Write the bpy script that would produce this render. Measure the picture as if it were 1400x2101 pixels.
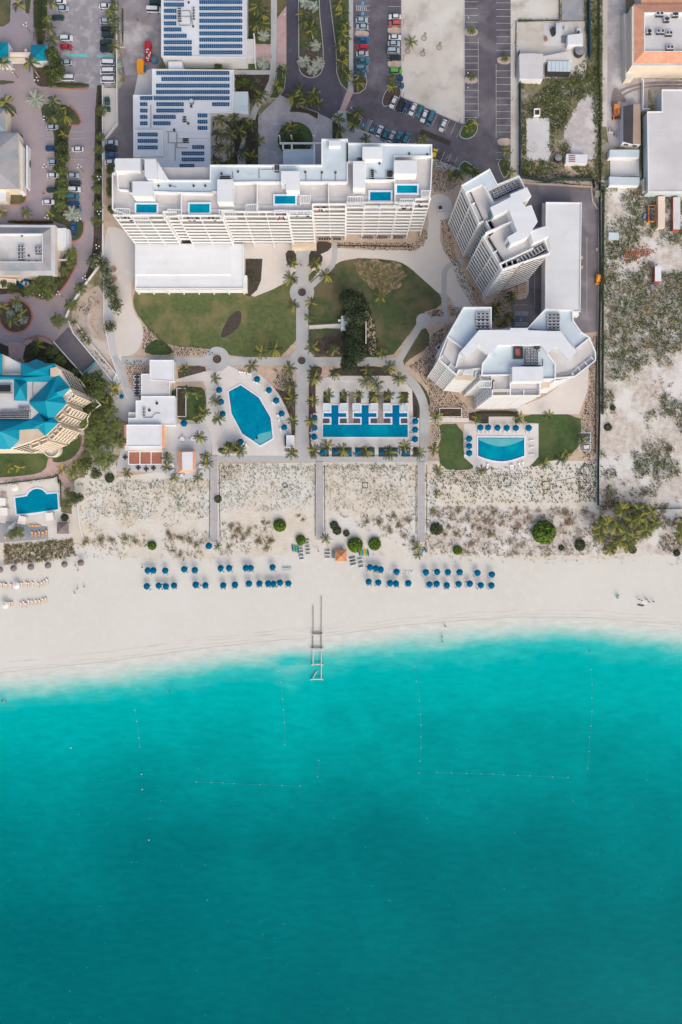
import bpy, math, random
from mathutils import Vector, Matrix, noise
R = math.radians
for o in list(bpy.data.objects): bpy.data.objects.remove(o)
SC = bpy.context.scene
COL = SC.collection
# ------------------------------------------------------------------ camera, sky, sun, exposure
CAM_H = 300.0
MPP = 0.185                       # metres per photo pixel on the ground
cam = bpy.data.cameras.new('camera'); camo = bpy.data.objects.new('camera', cam); COL.objects.link(camo)
camo.location = (0, 0, CAM_H); camo.rotation_euler = (0, 0, 0)
cam.sensor_fit = 'AUTO'; cam.sensor_width = 36.0
cam.lens = 36.0 * CAM_H / (2101 * MPP)
cam.clip_start = 1; cam.clip_end = 8000
SC.camera = camo
SUN_EL, SUN_AZ = 40, 158          # soft light from the sea side
w = bpy.data.worlds.new('World'); SC.world = w; w.use_nodes = True
nt = w.node_tree
sky = nt.nodes.new('ShaderNodeTexSky'); sky.sky_type = 'NISHITA'; sky.sun_disc = False
sky.sun_elevation = R(SUN_EL); sky.sun_rotation = R(SUN_AZ); sky.air_density = 1.0; sky.dust_density = 6.0; sky.ozone_density = 1.0
bg = nt.nodes['Background']; nt.links.new(sky.outputs[0], bg.inputs[0]); bg.inputs[1].default_value = 0.15
sl = bpy.data.lights.new('sun', 'SUN'); sl.energy = 0.6; sl.angle = R(90); sl.color = (1.0, 0.95, 0.86)
so = bpy.data.objects.new('sun', sl); COL.objects.link(so)
so.rotation_euler = (R(90 - SUN_EL), 0, R(180 - SUN_AZ))
SC.view_settings.view_transform = 'Standard'; SC.view_settings.look = 'None'; SC.view_settings.gamma = 1
SC.view_settings.exposure = 0.26
SC.cycles.max_bounces = 5; SC.cycles.transparent_max_bounces = 8

# ------------------------------------------------------------------ coordinates
def W(px, py, z=0.0):             # a point seen at photo pixel (px, py) that stands z metres up
    k = MPP * (CAM_H - z) / CAM_H
    return Vector(((px - 700) * k, (1050.5 - py) * k, z))
def G(px, py, z=0.0):             # ground-plan pixel, any height
    return Vector(((px - 700) * MPP, (1050.5 - py) * MPP, z))
def zp(o, pts): return [(o[0] + x * o[2], o[1] + y * o[2]) for x, y in pts]
F = 360 / 1400
Z1 = (0, 0, F); Z2 = (340, 0, F); Z3 = (680, 0, F); Z4 = (1040, 0, F)
Y1 = (0, 340, F); Y2 = (210, 270, F); Y3 = (560, 270, F); Y4 = (880, 320, F); Y5 = (1040, 340, F)
X1 = (0, 680, F); X2 = (230, 700, F); X3 = (560, 600, F); X4 = (860, 620, 380 / 1400); X5 = (1040, 680, F)
V1 = (0, 960, F); V2 = (280, 1000, F); V3 = (560, 1060, F); V4 = (840, 960, F); V5 = (1040, 960, F)
T4 = (0, 700, 220 / 1400); T5 = (0, 560, 240 / 1400)

# ------------------------------------------------------------------ materials
MATS = {}
def rgb(r, g, b, k=1.0):          # screen colour to linear albedo
    f = lambda c: ((c / 255 + 0.055) / 1.055) ** 2.4 if c > 10 else c / 255 / 12.92
    e = .009 if min(r, g, b) > 12 else 0
    return (min(f(r) * k + e, .9), min(f(g) * k + e, .9), min(f(b) * k + e, .9), 1)
def mat(name, c, c2=None, scale=0.5, detail=6, rough=0.85, spec=0.25, bump=0.0, c3=None, s3=0.05, t3=(.5, .62), lo=.35, hi=.65, metal=0.0, stretch=None, seams=None, rot=0):
    m = bpy.data.materials.new(name); m.use_nodes = True; t = m.node_tree; N = t.nodes; L = t.links
    b = N['Principled BSDF']; b.inputs['Roughness'].default_value = rough
    b.inputs['Specular IOR Level'].default_value = spec; b.inputs['Metallic'].default_value = metal
    MATS[name] = m
    if c2 is None: c2 = tuple(x * .86 for x in c[:3]) + (1,)
    geo = N.new('ShaderNodeNewGeometry')
    mp = N.new('ShaderNodeMapping'); L.new(geo.outputs['Position'], mp.inputs[0]); mp.inputs['Rotation'].default_value = (0, 0, R(rot))
    if stretch: mp.inputs['Scale'].default_value = stretch
    n = N.new('ShaderNodeTexNoise'); n.inputs['Scale'].default_value = scale; n.inputs['Detail'].default_value = detail; n.inputs['Roughness'].default_value = .62
    L.new(mp.outputs[0], n.inputs['Vector'])
    mr = N.new('ShaderNodeMapRange'); mr.inputs[1].default_value = lo; mr.inputs[2].default_value = hi; L.new(n.outputs[0], mr.inputs[0])
    mx = N.new('ShaderNodeMix'); mx.data_type = 'RGBA'; mx.inputs[6].default_value = c; mx.inputs[7].default_value = c2
    L.new(mr.outputs[0], mx.inputs[0]); out = mx.outputs[2]
    if c3 is not None:
        n3 = N.new('ShaderNodeTexNoise'); n3.inputs['Scale'].default_value = s3; n3.inputs['Detail'].default_value = 7; n3.inputs['Roughness'].default_value = .6
        L.new(geo.outputs['Position'], n3.inputs['Vector'])
        m3 = N.new('ShaderNodeMapRange'); m3.inputs[1].default_value = t3[0]; m3.inputs[2].default_value = t3[1]; L.new(n3.outputs[0], m3.inputs[0])
        x3 = N.new('ShaderNodeMix'); x3.data_type = 'RGBA'; L.new(m3.outputs[0], x3.inputs[0]); L.new(out, x3.inputs[6]); x3.inputs[7].default_value = c3; out = x3.outputs[2]
    if seams:
        bt = N.new('ShaderNodeTexBrick'); L.new(mp.outputs[0], bt.inputs['Vector']); bt.inputs['Scale'].default_value = 1
        bt.inputs['Brick Width'].default_value = seams[0]; bt.inputs['Row Height'].default_value = seams[1]; bt.inputs['Mortar Size'].default_value = seams[2]
        bt.inputs['Color1'].default_value = (1, 1, 1, 1); bt.inputs['Color2'].default_value = (.95, .95, .95, 1); bt.inputs['Mortar'].default_value = (seams[3],) * 3 + (1,)
        xs = N.new('ShaderNodeMix'); xs.data_type = 'RGBA'; xs.blend_type = 'MULTIPLY'; xs.inputs[0].default_value = 1
        L.new(out, xs.inputs[6]); L.new(bt.outputs[0], xs.inputs[7]); out = xs.outputs[2]
    L.new(out, b.inputs['Base Color'])
    if bump:
        nb = N.new('ShaderNodeTexNoise'); nb.inputs['Scale'].default_value = scale * 4; nb.inputs['Detail'].default_value = 5; L.new(geo.outputs['Position'], nb.inputs['Vector'])
        bp = N.new('ShaderNodeBump'); bp.inputs['Strength'].default_value = bump; bp.inputs['Distance'].default_value = .3; L.new(nb.outputs[0], bp.inputs['Height']); L.new(bp.outputs[0], b.inputs['Normal'])
    return m
mat('sand', rgb(206, 206, 200), rgb(200, 199, 192), .02, c3=rgb(210, 208, 201), s3=.35, t3=(.5, .75), bump=.15)
mat('dune_sand', rgb(208, 203, 191), rgb(196, 187, 172), .25, c3=rgb(207, 206, 201), s3=.05, t3=(.45, .6), bump=.5)
mat('scrub_sand', rgb(203, 199, 193), rgb(172, 162, 152), .5, c3=rgb(208, 207, 204), s3=.09, t3=(.48, .6), bump=.6)
mat('dirt', rgb(186, 172, 160), rgb(156, 142, 132), .15, c3=rgb(196, 188, 180), s3=.07, bump=.4)
mat('yard_sand', rgb(202, 201, 196), rgb(186, 180, 170), .07, c3=rgb(162, 155, 149), s3=.11, t3=(.52, .72), bump=.4)
mat('white_dirt', rgb(190, 186, 188), rgb(168, 160, 158), .3, c3=rgb(200, 197, 198), s3=.1)
mat('brick_paving', rgb(166, 153, 152), rgb(152, 142, 149), .1, c3=rgb(146, 139, 150), s3=.035, t3=(.45, .6), seams=(1.6, .8, .06, .88))
mat('pink_paving', rgb(186, 160, 158), rgb(172, 148, 148), .5, seams=(1.2, .6, .05, .88))
mat('red_kerb', rgb(178, 118, 100), rgb(160, 104, 88), .8)
mat('lot_left', rgb(150, 148, 154), rgb(134, 133, 141), .25, c3=rgb(166, 162, 167), s3=.3, seams=(2.4, 1.2, .05, .93))
mat('concrete', rgb(176, 179, 182), rgb(166, 169, 172), .15, c3=rgb(172, 172, 170), s3=.06, seams=(3.0, 3.0, .05, .93))
mat('forecourt', rgb(166, 165, 170), rgb(150, 149, 155), .12, c3=rgb(176, 175, 180), s3=.25, seams=(3.2, 3.2, .06, .94))
mat('plaza', rgb(202, 197, 192), rgb(196, 190, 185), .08, c3=rgb(206, 202, 198), s3=.5, t3=(.55, .7))
mat('cool_plaza', rgb(192, 193, 195), rgb(182, 183, 186), .1)
mat('deck_white', rgb(206, 204, 202), rgb(198, 195, 192), .25, seams=(2.4, 2.4, .05, .96))
mat('asphalt', rgb(96, 93, 101), rgb(80, 77, 86), .2, c3=rgb(130, 126, 133), s3=.07, t3=(.5, .75), bump=.1)
mat('road_asphalt', rgb(80, 79, 92), rgb(70, 69, 82), .08, c3=rgb(92, 91, 103), s3=.3, t3=(.55, .75), stretch=(1, .25, 1))
mat('old_asphalt', rgb(114, 110, 116), rgb(94, 90, 96), .2, c3=rgb(138, 134, 140), s3=.1, t3=(.5, .7))
mat('worn_asphalt', rgb(148, 143, 148), rgb(124, 119, 124), .2, c3=rgb(178, 174, 176), s3=.08, t3=(.52, .66))
mat('paint_white', rgb(205, 205, 205), rgb(185, 185, 185), 1.0)
mat('paint_blue', rgb(60, 135, 170), rgb(50, 120, 155), 1.0)
mat('worn_turf', rgb(112, 106, 76), rgb(84, 90, 56), .5, c3=rgb(152, 134, 112), s3=.7, t3=(.47, .6))
mat('lawn', rgb(68, 86, 50), rgb(94, 102, 64), .7, c3=rgb(122, 114, 80), s3=.07, t3=(.47, .62), bump=.4, detail=9, spec=.1)
mat('lawn_dark', rgb(58, 74, 48), rgb(74, 86, 56), .6, c3=rgb(100, 94, 70), s3=.08, t3=(.46, .6), bump=.3, spec=.1)
mat('lawn_green', rgb(56, 80, 44), rgb(76, 92, 54), .6, c3=rgb(90, 98, 62), s3=.09, t3=(.5, .7), bump=.4, spec=.1)
mat('mulch', rgb(92, 80, 74), rgb(70, 61, 58), .8, bump=.5, spec=.1)
mat('mulch_dark', rgb(64, 57, 55), rgb(74, 68, 60), .8, bump=.4, spec=.1)
mat('gravel_bed', rgb(190, 172, 156), rgb(172, 152, 136), .5, bump=.4)
mat('scrub_soil', rgb(128, 124, 98), rgb(98, 98, 70), .4, c3=rgb(176, 167, 152), s3=.12, bump=.6)
mat('roof_white', rgb(216, 221, 226), rgb(206, 211, 217), .06, c3=rgb(196, 199, 202), s3=.16, t3=(.58, .8), seams=(12, 1.8, .06, .955), rough=.7)
mat('roof_grey', rgb(205, 206, 208), rgb(190, 190, 192), .08, c3=rgb(178, 175, 172), s3=.07, t3=(.58, .68), seams=(10, 2, .05, .95))
mat('roof_blue', rgb(194, 208, 216), rgb(180, 196, 206), .12, c3=rgb(170, 186, 196), s3=.2, t3=(.58, .75), seams=(9, 1.8, .05, .97), rough=.6)
mat('terrace', rgb(196, 195, 196), rgb(184, 183, 184), .2, seams=(1.5, 1.5, .05, .96))
mat('facade_glass', rgb(128, 134, 142), rgb(112, 118, 128), .3)
mat('balcony_floor', rgb(205, 203, 200), rgb(198, 196, 193), .2)
mat('terrace_beige', rgb(208, 190, 168), rgb(196, 178, 156), .3, seams=(1.2, 1.2, .05, .95))
mat('wall_white', rgb(225, 227, 229), rgb(217, 219, 221), .3, rough=.75)
mat('wall_cream', rgb(224, 214, 196), rgb(214, 202, 184), .3)
mat('parapet', rgb(224, 227, 229), rgb(217, 220, 222), .3, rough=.7)
mat('recess', rgb(186, 188, 192), rgb(176, 178, 183), .3)
mat('window_glass', rgb(66, 74, 84), rgb(52, 60, 70), .4, rough=.15, spec=.6)
mat('dark_gap', rgb(52, 50, 54), rgb(40, 38, 42), .6)
mat('pool_water', rgb(0, 128, 158), rgb(0, 114, 148), .9, rough=.15, spec=.05, c3=rgb(0, 142, 164), s3=.1, bump=.02)
mat('deep_pool_water', rgb(0, 106, 150), rgb(0, 98, 144), .2, rough=.15, spec=.15, bump=.02)
mat('shallow_pool_water', rgb(92, 170, 178), rgb(80, 162, 174), .3, rough=.08, spec=.5)
mat('pool_edge', rgb(214, 222, 234), rgb(200, 210, 225), .6)
mat('pool_tile', rgb(22, 62, 110), rgb(16, 50, 96), .6)
mat('teal_roof', rgb(0, 144, 170), rgb(0, 136, 162), .15, rough=.5, seams=(6, .45, .03, .93), rot=0)
mat('orange_tile', rgb(226, 172, 142), rgb(212, 152, 122), .6, seams=(.7, .45, .1, .84), rough=.8)
mat('grey_roof', rgb(160, 160, 164), rgb(146, 147, 152), .25, c3=rgb(128, 142, 154), s3=.1, seams=(1.2, .5, .06, .92))
mat('dark_shingle', rgb(84, 82, 88), rgb(72, 70, 76), .3, seams=(1.2, .5, .06, .85))
mat('tan_roof', rgb(160, 142, 130), rgb(148, 130, 118), .3)
mat('orange_wood', rgb(212, 152, 108), rgb(196, 134, 92), .5, seams=(.3, 6, .1, .8))
mat('terracotta', rgb(176, 118, 98), rgb(158, 102, 84), .5, seams=(6, .25, .1, .8))
mat('solar', rgb(8, 82, 126), rgb(4, 72, 116), .7, rough=.35, spec=.25)
mat('metal', rgb(150, 152, 156), rgb(128, 130, 136), .8, metal=.3, rough=.5)
mat('dark_metal', rgb(58, 60, 66), rgb(46, 48, 54), .8, rough=.5)
mat('unit_white', rgb(200, 204, 210), rgb(180, 184, 192), .8, rough=.5)
mat('umbrella_blue', rgb(0, 98, 136), rgb(0, 86, 124), 1.5, rough=.9, spec=.05)
mat('umbrella_white', rgb(224, 222, 218), rgb(214, 212, 208), 1.5)
mat('cushion_white', rgb(222, 222, 224), rgb(206, 206, 210), 1.5)
mat('cushion_tan', rgb(220, 205, 190), rgb(208, 190, 174), 1.5)
mat('cushion_orange', rgb(214, 160, 110), rgb(200, 146, 98), 1.5)
mat('cushion_blue', rgb(60, 90, 110), rgb(46, 76, 96), 1.5)
mat('thatch', rgb(140, 126, 124), rgb(112, 100, 98), 2.5, bump=.6)
mat('wood', rgb(150, 130, 112), rgb(120, 104, 92), 1.2)
mat('grey_wood', rgb(160, 152, 150), rgb(140, 132, 130), .8, seams=(.25, 8, .08, .8))
mat('boardwalk', rgb(178, 175, 178), rgb(166, 163, 167), .5, seams=(6, .5, .06, .86))
mat('leaf_dark', rgb(62, 76, 46), rgb(52, 66, 38), 1.5, spec=.15)
mat('leaf_mid', rgb(86, 99, 56), rgb(72, 86, 46), 1.5, spec=.15)
mat('leaf_light', rgb(104, 114, 58), rgb(88, 100, 48), 1.5, spec=.15)
mat('leaf_lime', rgb(104, 132, 42), rgb(84, 116, 34), 1.2, spec=.15)
mat('leaf_lime_dark', rgb(66, 92, 34), rgb(56, 80, 30), 1.2, spec=.15)
mat('leaf_olive', rgb(150, 136, 92), rgb(126, 116, 74), 1.2, spec=.1)
mat('leaf_brown', rgb(158, 138, 112), rgb(134, 114, 92), 1.2, spec=.1)
mat('leaf_rust', rgb(156, 104, 66), rgb(140, 92, 60), 1.2, spec=.1)
mat('leaf_grey', rgb(148, 148, 130), rgb(124, 126, 108), 1.2, spec=.1)
mat('leaf_silver', rgb(168, 180, 168), rgb(146, 160, 148), 1.2, spec=.1)
mat('leaf_casuarina', rgb(50, 60, 44), rgb(56, 68, 48), 1.5, spec=.1)
mat('palm_green', rgb(86, 98, 54), rgb(70, 82, 44), 1.5, spec=.2)
mat('palm_dark', rgb(58, 68, 44), rgb(50, 60, 38), 1.5, spec=.2)
mat('palm_yellow', rgb(150, 144, 62), rgb(128, 126, 52), 1.5, spec=.2)
mat('palm_gold', rgb(190, 160, 50), rgb(164, 144, 50), 1.5, spec=.2)
mat('bark', rgb(140, 128, 118), rgb(112, 100, 92), 2.0)
mat('bark_pale', rgb(190, 176, 158), rgb(170, 154, 138), 2.0)
mat('tyre', rgb(30, 30, 32), rgb(24, 24, 26), 2.0)
mat('car_glass', rgb(38, 52, 66), rgb(30, 42, 56), 1.0, rough=.1, spec=.7)
mat('skin', rgb(160, 112, 88), rgb(150, 102, 80), 2.0)
mat('fabric_dark', rgb(40, 42, 60), rgb(34, 36, 50), 2.0)
mat('fabric_red', rgb(180, 70, 70), rgb(160, 60, 60), 2.0)
mat('hair', rgb(40, 32, 28), rgb(34, 28, 24), 2.0)
mat('paint_rope', rgb(70, 178, 174), rgb(60, 168, 166), .8)
mat('fence_green', rgb(44, 74, 82), rgb(36, 60, 68), .5)
mat('green_plastic', rgb(64, 110, 92), rgb(54, 96, 80), .8)
mat('turquoise', rgb(120, 190, 190), rgb(100, 172, 174), .8)
for n_, c_ in dict(white=(212, 216, 222), silver=(160, 176, 188), red=(176, 36, 52), black=(34, 40, 48), green=(34, 58, 58), navy=(24, 60, 110), blue=(34, 92, 140), teal=(56, 116, 132), yellow=(232, 204, 20), lime=(90, 168, 60), amber=(226, 150, 24), coral=(190, 92, 84), steel=(88, 130, 152), orange=(212, 134, 70), crimson=(186, 78, 74), aqua=(0, 130, 170)).items():
    mat('paint_' + n_ if n_ not in ('white', 'blue') else 'car_' + n_, rgb(*c_), rgb(*[x * .94 for x in c_]), 1.0, rough=.3, spec=.5)
def paint(n): return ('car_' if n in ('white', 'blue') else 'paint_') + n

# ------------------------------------------------------------------ mesh builder
class MB:
    def __init__(s): s.v = []; s.f = []; s.m = []
    def face(s, pts, m=0):
        i = len(s.v); s.v += [tuple(p) for p in pts]; s.f.append(tuple(range(i, i + len(pts)))); s.m.append(m); return s
    def prism(s, pts, z0, z1, m=0, mt=None, bottom=False):      # pts: world xy, any winding
        p = [(q[0], q[1]) for q in pts]
        a = sum(p[i][0] * p[(i + 1) % len(p)][1] - p[(i + 1) % len(p)][0] * p[i][1] for i in range(len(p)))
        if a < 0: p = p[::-1]
        n = len(p); i0 = len(s.v)
        s.v += [(x, y, z0) for x, y in p] + [(x, y, z1) for x, y in p]
        for i in range(n):
            j = (i + 1) % n; s.f.append((i0 + i, i0 + j, i0 + n + j, i0 + n + i)); s.m.append(m)
        s.f.append(tuple(range(i0 + n, i0 + 2 * n))); s.m.append(m if mt is None else mt)
        if bottom: s.f.append(tuple(range(i0 + n - 1, i0 - 1, -1))); s.m.append(m)
        return s
    def sheet(s, pts, z, m=0):
        p = [(q[0], q[1]) for q in pts]
        a = sum(p[i][0] * p[(i + 1) % len(p)][1] - p[(i + 1) % len(p)][0] * p[i][1] for i in range(len(p)))
        if a < 0: p = p[::-1]
        return s.face([(x, y, z) for x, y in p], m)
    def box(s, c, d, rz=0, m=0, mt=None):                       # c: centre of the base
        ca, sa = math.cos(rz), math.sin(rz); h = (d[0] / 2, d[1] / 2)
        pts = [(c[0] + x * ca - y * sa, c[1] + x * sa + y * ca) for x, y in ((-h[0], -h[1]), (h[0], -h[1]), (h[0], h[1]), (-h[0], h[1]))]
        return s.prism(pts, c[2], c[2] + d[2], m, mt, True)
    def cyl(s, c, r, h, n=10, r2=None, m=0, mt=None):
        r2 = r if r2 is None else r2; i0 = len(s.v)
        for k in range(n): a = 2 * math.pi * k / n; s.v.append((c[0] + r * math.cos(a), c[1] + r * math.sin(a), c[2]))
        for k in range(n): a = 2 * math.pi * k / n; s.v.append((c[0] + r2 * math.cos(a), c[1] + r2 * math.sin(a), c[2] + h))
        for k in range(n): j = (k + 1) % n; s.f.append((i0 + k, i0 + j, i0 + n + j, i0 + n + k)); s.m.append(m)
        s.f.append(tuple(range(i0 + n, i0 + 2 * n))); s.m.append(m if mt is None else mt)
        return s
    def tube(s, a, b, r, n=5, r2=None, m=0):
        a = Vector(a); b = Vector(b); d = (b - a).normalized(); r2 = r if r2 is None else r2
        u = d.orthogonal().normalized(); v = d.cross(u); i0 = len(s.v)
        for q, rr in ((a, r), (b, r2)):
            for k in range(n): t = 2 * math.pi * k / n; s.v.append(tuple(q + u * rr * math.cos(t) + v * rr * math.sin(t)))
        for k in range(n): j = (k + 1) % n; s.f.append((i0 + k, i0 + j, i0 + n + j, i0 + n + k)); s.m.append(m)
        s.f.append(tuple(range(i0 + n, i0 + 2 * n))); s.m.append(m)
        return s
    def ribbon(s, pts, width, z0, z1, m=0, closed=False, off=0.0):   # a wall or strip along a polyline, mitred
        P = [Vector((q[0], q[1])) for q in pts]; n = len(P); L = []; Rr = []
        for i in range(n):
            a = P[i - 1] if (closed or i > 0) else None; b = P[(i + 1) % n] if (closed or i < n - 1) else None
            d1 = (P[i] - a).normalized() if a is not None else None; d2 = (b - P[i]).normalized() if b is not None else None
            if d1 is None: d1 = d2
            if d2 is None: d2 = d1
            n1 = Vector((-d1.y, d1.x)); n2 = Vector((-d2.y, d2.x)); nn = (n1 + n2)
            if nn.length < 1e-4: nn = n1.copy()
            nn.normalize(); k = 1 / max(.45, nn.dot(n1))
            L.append(P[i] + nn * k * (width / 2 + off)); Rr.append(P[i] - nn * k * (width / 2 - off))
        rng = range(n) if closed else range(n - 1)
        for i in rng:
            j = (i + 1) % n
            s.face([(Rr[i].x, Rr[i].y, z1), (Rr[j].x, Rr[j].y, z1), (L[j].x, L[j].y, z1), (L[i].x, L[i].y, z1)], m)
            if z1 - z0 > .02:
                s.face([(L[i].x, L[i].y, z1), (L[j].x, L[j].y, z1), (L[j].x, L[j].y, z0), (L[i].x, L[i].y, z0)], m)
                s.face([(Rr[j].x, Rr[j].y, z1), (Rr[i].x, Rr[i].y, z1), (Rr[i].x, Rr[i].y, z0), (Rr[j].x, Rr[j].y, z0)], m)
        if not closed and z1 - z0 > .02:
            for i in (0, n - 1): s.face([(L[i].x, L[i].y, z0), (L[i].x, L[i].y, z1), (Rr[i].x, Rr[i].y, z1), (Rr[i].x, Rr[i].y, z0)], m)
        return s
    def build(s, name, mats, parent=None, smooth=False, origin=None):
        me = bpy.data.meshes.new(name)
        if origin is None and parent is not None and 'world' in parent: origin = parent.location
        v = s.v
        if origin is not None: ox, oy, oz = origin; v = [(a - ox, b - oy, c - oz) for a, b, c in v]
        me.from_pydata(v, [], s.f)
        if isinstance(mats, str): mats = [mats]
        for q in mats: me.materials.append(MATS[q])
        me.polygons.foreach_set('material_index', s.m)
        if smooth: me.polygons.foreach_set('use_smooth', [True] * len(s.f))
        me.update()
        o = bpy.data.objects.new(name, me); COL.objects.link(o)
        if parent is not None: o.parent = parent
        return o
def tag(o, label, cat, group=None):
    o['label'] = label; o['category'] = cat
    if group: o['group'] = group
    return o
def thing(name, label, cat, loc=(0, 0, 0), rz=0, group=None, world=False):
    o = bpy.data.objects.new(name, None); COL.objects.link(o); o.empty_display_size = .5
    o.location = loc; o.rotation_euler = (0, 0, rz); tag(o, label, cat, group)
    if world: o['world'] = 1
    return o
def struct(name, mb, mats): o = mb.build(name, mats); o['kind'] = 'structure'; return o
KIDS = {}
def kids(o):
    if o.name not in KIDS: KIDS[o.name] = [c for c in bpy.data.objects if c.parent == o]
    return KIDS[o.name]
def clone(o, loc=None, rz=None, sc=None, label=None, group=None, mats=None):
    def cp(x, par):
        c = x.copy(); COL.objects.link(c); c.parent = par
        for k in kids(x): cp(k, c)
        return c
    r = cp(o, None)
    if loc is not None: r.location = loc
    if rz is not None: r.rotation_euler = (0, 0, rz)
    if sc is not None: r.scale = sc if hasattr(sc, '__len__') else (sc,) * 3
    if label: r['label'] = label
    if group: r['group'] = group
    return r
class Proto:                       # first placement moves the original, later ones copy it
    def __init__(s, make): s.make = make; s.o = None
    def put(s, loc, rz=0, sc=1, label=None, group=None):
        if s.o is None:
            s.o = s.make(); r = s.o; r.location = loc; r.rotation_euler = (0, 0, rz); r.scale = (sc,) * 3 if not hasattr(sc, '__len__') else sc
            if label: r['label'] = label
            if group: r['group'] = group
            return r
        return clone(s.o, loc, rz, sc, label, group)
ORD = 'first second third fourth fifth sixth seventh eighth ninth tenth eleventh twelfth thirteenth fourteenth fifteenth sixteenth seventeenth eighteenth nineteenth twentieth'.split()
def ordn(i, n, a='leftmost', b='rightmost', side='left'):
    if n == 1: return ''
    if i == 0: return a
    if i == n - 1: return b
    return ORD[i] + ' from the ' + side
def inside(p, poly):
    x, y = p; c = False; n = len(poly)
    for i in range(n):
        x1, y1 = poly[i]; x2, y2 = poly[(i + 1) % n]
        if (y1 > y) != (y2 > y) and x < (x2 - x1) * (y - y1) / (y2 - y1) + x1: c = not c
    return c
def circ(cx, cy, r, n=32, ry=None):
    ry = r if ry is None else ry
    return [(cx + r * math.cos(2 * math.pi * k / n), cy + ry * math.sin(2 * math.pi * k / n)) for k in range(n)]
def smooth_poly(p, it=2, closed=True):
    for _ in range(it):
        q = []; n = len(p)
        for i in range(n if closed else n - 1):
            a = p[i]; b = p[(i + 1) % n]
            q += [(a[0] * .75 + b[0] * .25, a[1] * .75 + b[1] * .25), (a[0] * .25 + b[0] * .75, a[1] * .25 + b[1] * .75)]
        if not closed: q = [p[0]] + q + [p[-1]]
        p = q
    return p
LAYER = 0.015
NG = [0]
def lz(lv): NG[0] += 1; return lv * LAYER + NG[0] * .0001
RAG = {'lawn': 1.3, 'lawn_dark': .8, 'lawn_green': .9, 'gravel_bed': .9, 'dune_sand': 3, 'scrub_sand': 5, 'white_dirt': 4, 'worn_turf': 9, 'dirt': 2, 'mulch': .6}
def ragged(p, amp):
    q = []
    for i in range(len(p)):
        a, b = Vector(p[i]), Vector(p[(i + 1) % len(p)]); n = max(1, int((b - a).length / 3))
        if n > 150: q.append(tuple(a)); continue
        for k in range(n):
            c = a.lerp(b, k / n); fq = .13 if amp < 2 else .045; v = Vector((c.x * fq, c.y * fq, 2)); w_ = Vector((c.x * fq, c.y * fq, 9))
            q.append((c.x + amp * noise.fractal(v, .8, 2, 3), c.y + amp * noise.fractal(w_, .8, 2, 3)))
    return q
def grown(p, d):
    a = sum(p[i][0] * p[(i + 1) % len(p)][1] - p[(i + 1) % len(p)][0] * p[i][1] for i in range(len(p))); s = 1 if a > 0 else -1; q = []
    for i in range(len(p)):
        u = (Vector(p[i]) - Vector(p[i - 1])).normalized(); v = (Vector(p[(i + 1) % len(p)]) - Vector(p[i])).normalized()
        n = Vector((u.y + v.y, -u.x - v.x)).normalized(); q.append((p[i][0] + s * n.x * d, p[i][1] + s * n.y * d))
    return q
def ground(name, m, poly, lv, sm=0, kerb=None, kw=.25, kh=.13):
    if name in ('east_lawn', 'west_lawn'): poly = grown(poly, 3.5)
    if sm: poly = smooth_poly(poly, sm)
    if not kerb and m in RAG: poly = ragged(poly, RAG[m])
    pts = [W(x, y) for x, y in poly]
    b = MB(); b.sheet(pts, lz(lv))
    o = struct(name, b, m)
    if kerb:
        k = MB(); k.ribbon(pts, kw, 0, kh + lv * LAYER, closed=True); struct('kerb', k, kerb)
    return o
def strip(name, m, line, wpx, lv, sm=0):
    if sm: line = smooth_poly(line, sm, False)
    z = lz(lv); b = MB(); b.ribbon([W(x, y) for x, y in line], wpx * MPP, z, z)
    return struct(name, b, m)
# ------------------------------------------------------------------ ground
b = MB(); b.sheet([(-3000, -3000), (3000, -3000), (3000, 3000), (-3000, 3000)], 0); struct('ground', b, 'sand')
# inland
ground('inland_ground', 'scrub_soil', [(-4000, -4000), (5400, -4000), (5400, 1000), (1400, 1100), (1228, 1036), (1228, 600), (1040, 600), (180, 600), (180, 950), (150, 1100), (-4000, 1100)], 1)
# dunes
DUNE = [(160, 945), (1228, 945), (1228, 1036), (1300, 1045), (1400, 1040), (1500, 1060), (1500, 1140), (1400, 1150), (1320, 1140), (1240, 1148), (1150, 1152), (1060, 1146), (960, 1142), (900, 1140), (830, 1150), (760, 1128), (700, 1125), (640, 1130), (560, 1140), (470, 1146), (400, 1146), (330, 1150), (240, 1142), (160, 1135), (100, 1150), (10, 1156), (-120, 1160), (-120, 1110), (140, 1100)]
ground('dune_sand', 'dune_sand', DUNE, 2, 1)
ground('scrub_ground', 'scrub_sand', [(1228, 370), (1700, 370), (1700, 1150), (1400, 1150), (1300, 1100), (1228, 1036)], 3)
ground('dune_slope', 'scrub_sand', [(876, 1046), (960, 1040), (1060, 1046), (1228, 1044), (1300, 1060), (1420, 1060), (1420, 1142), (1300, 1134), (1150, 1140), (1000, 1136), (890, 1132)], 4, 1)
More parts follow.
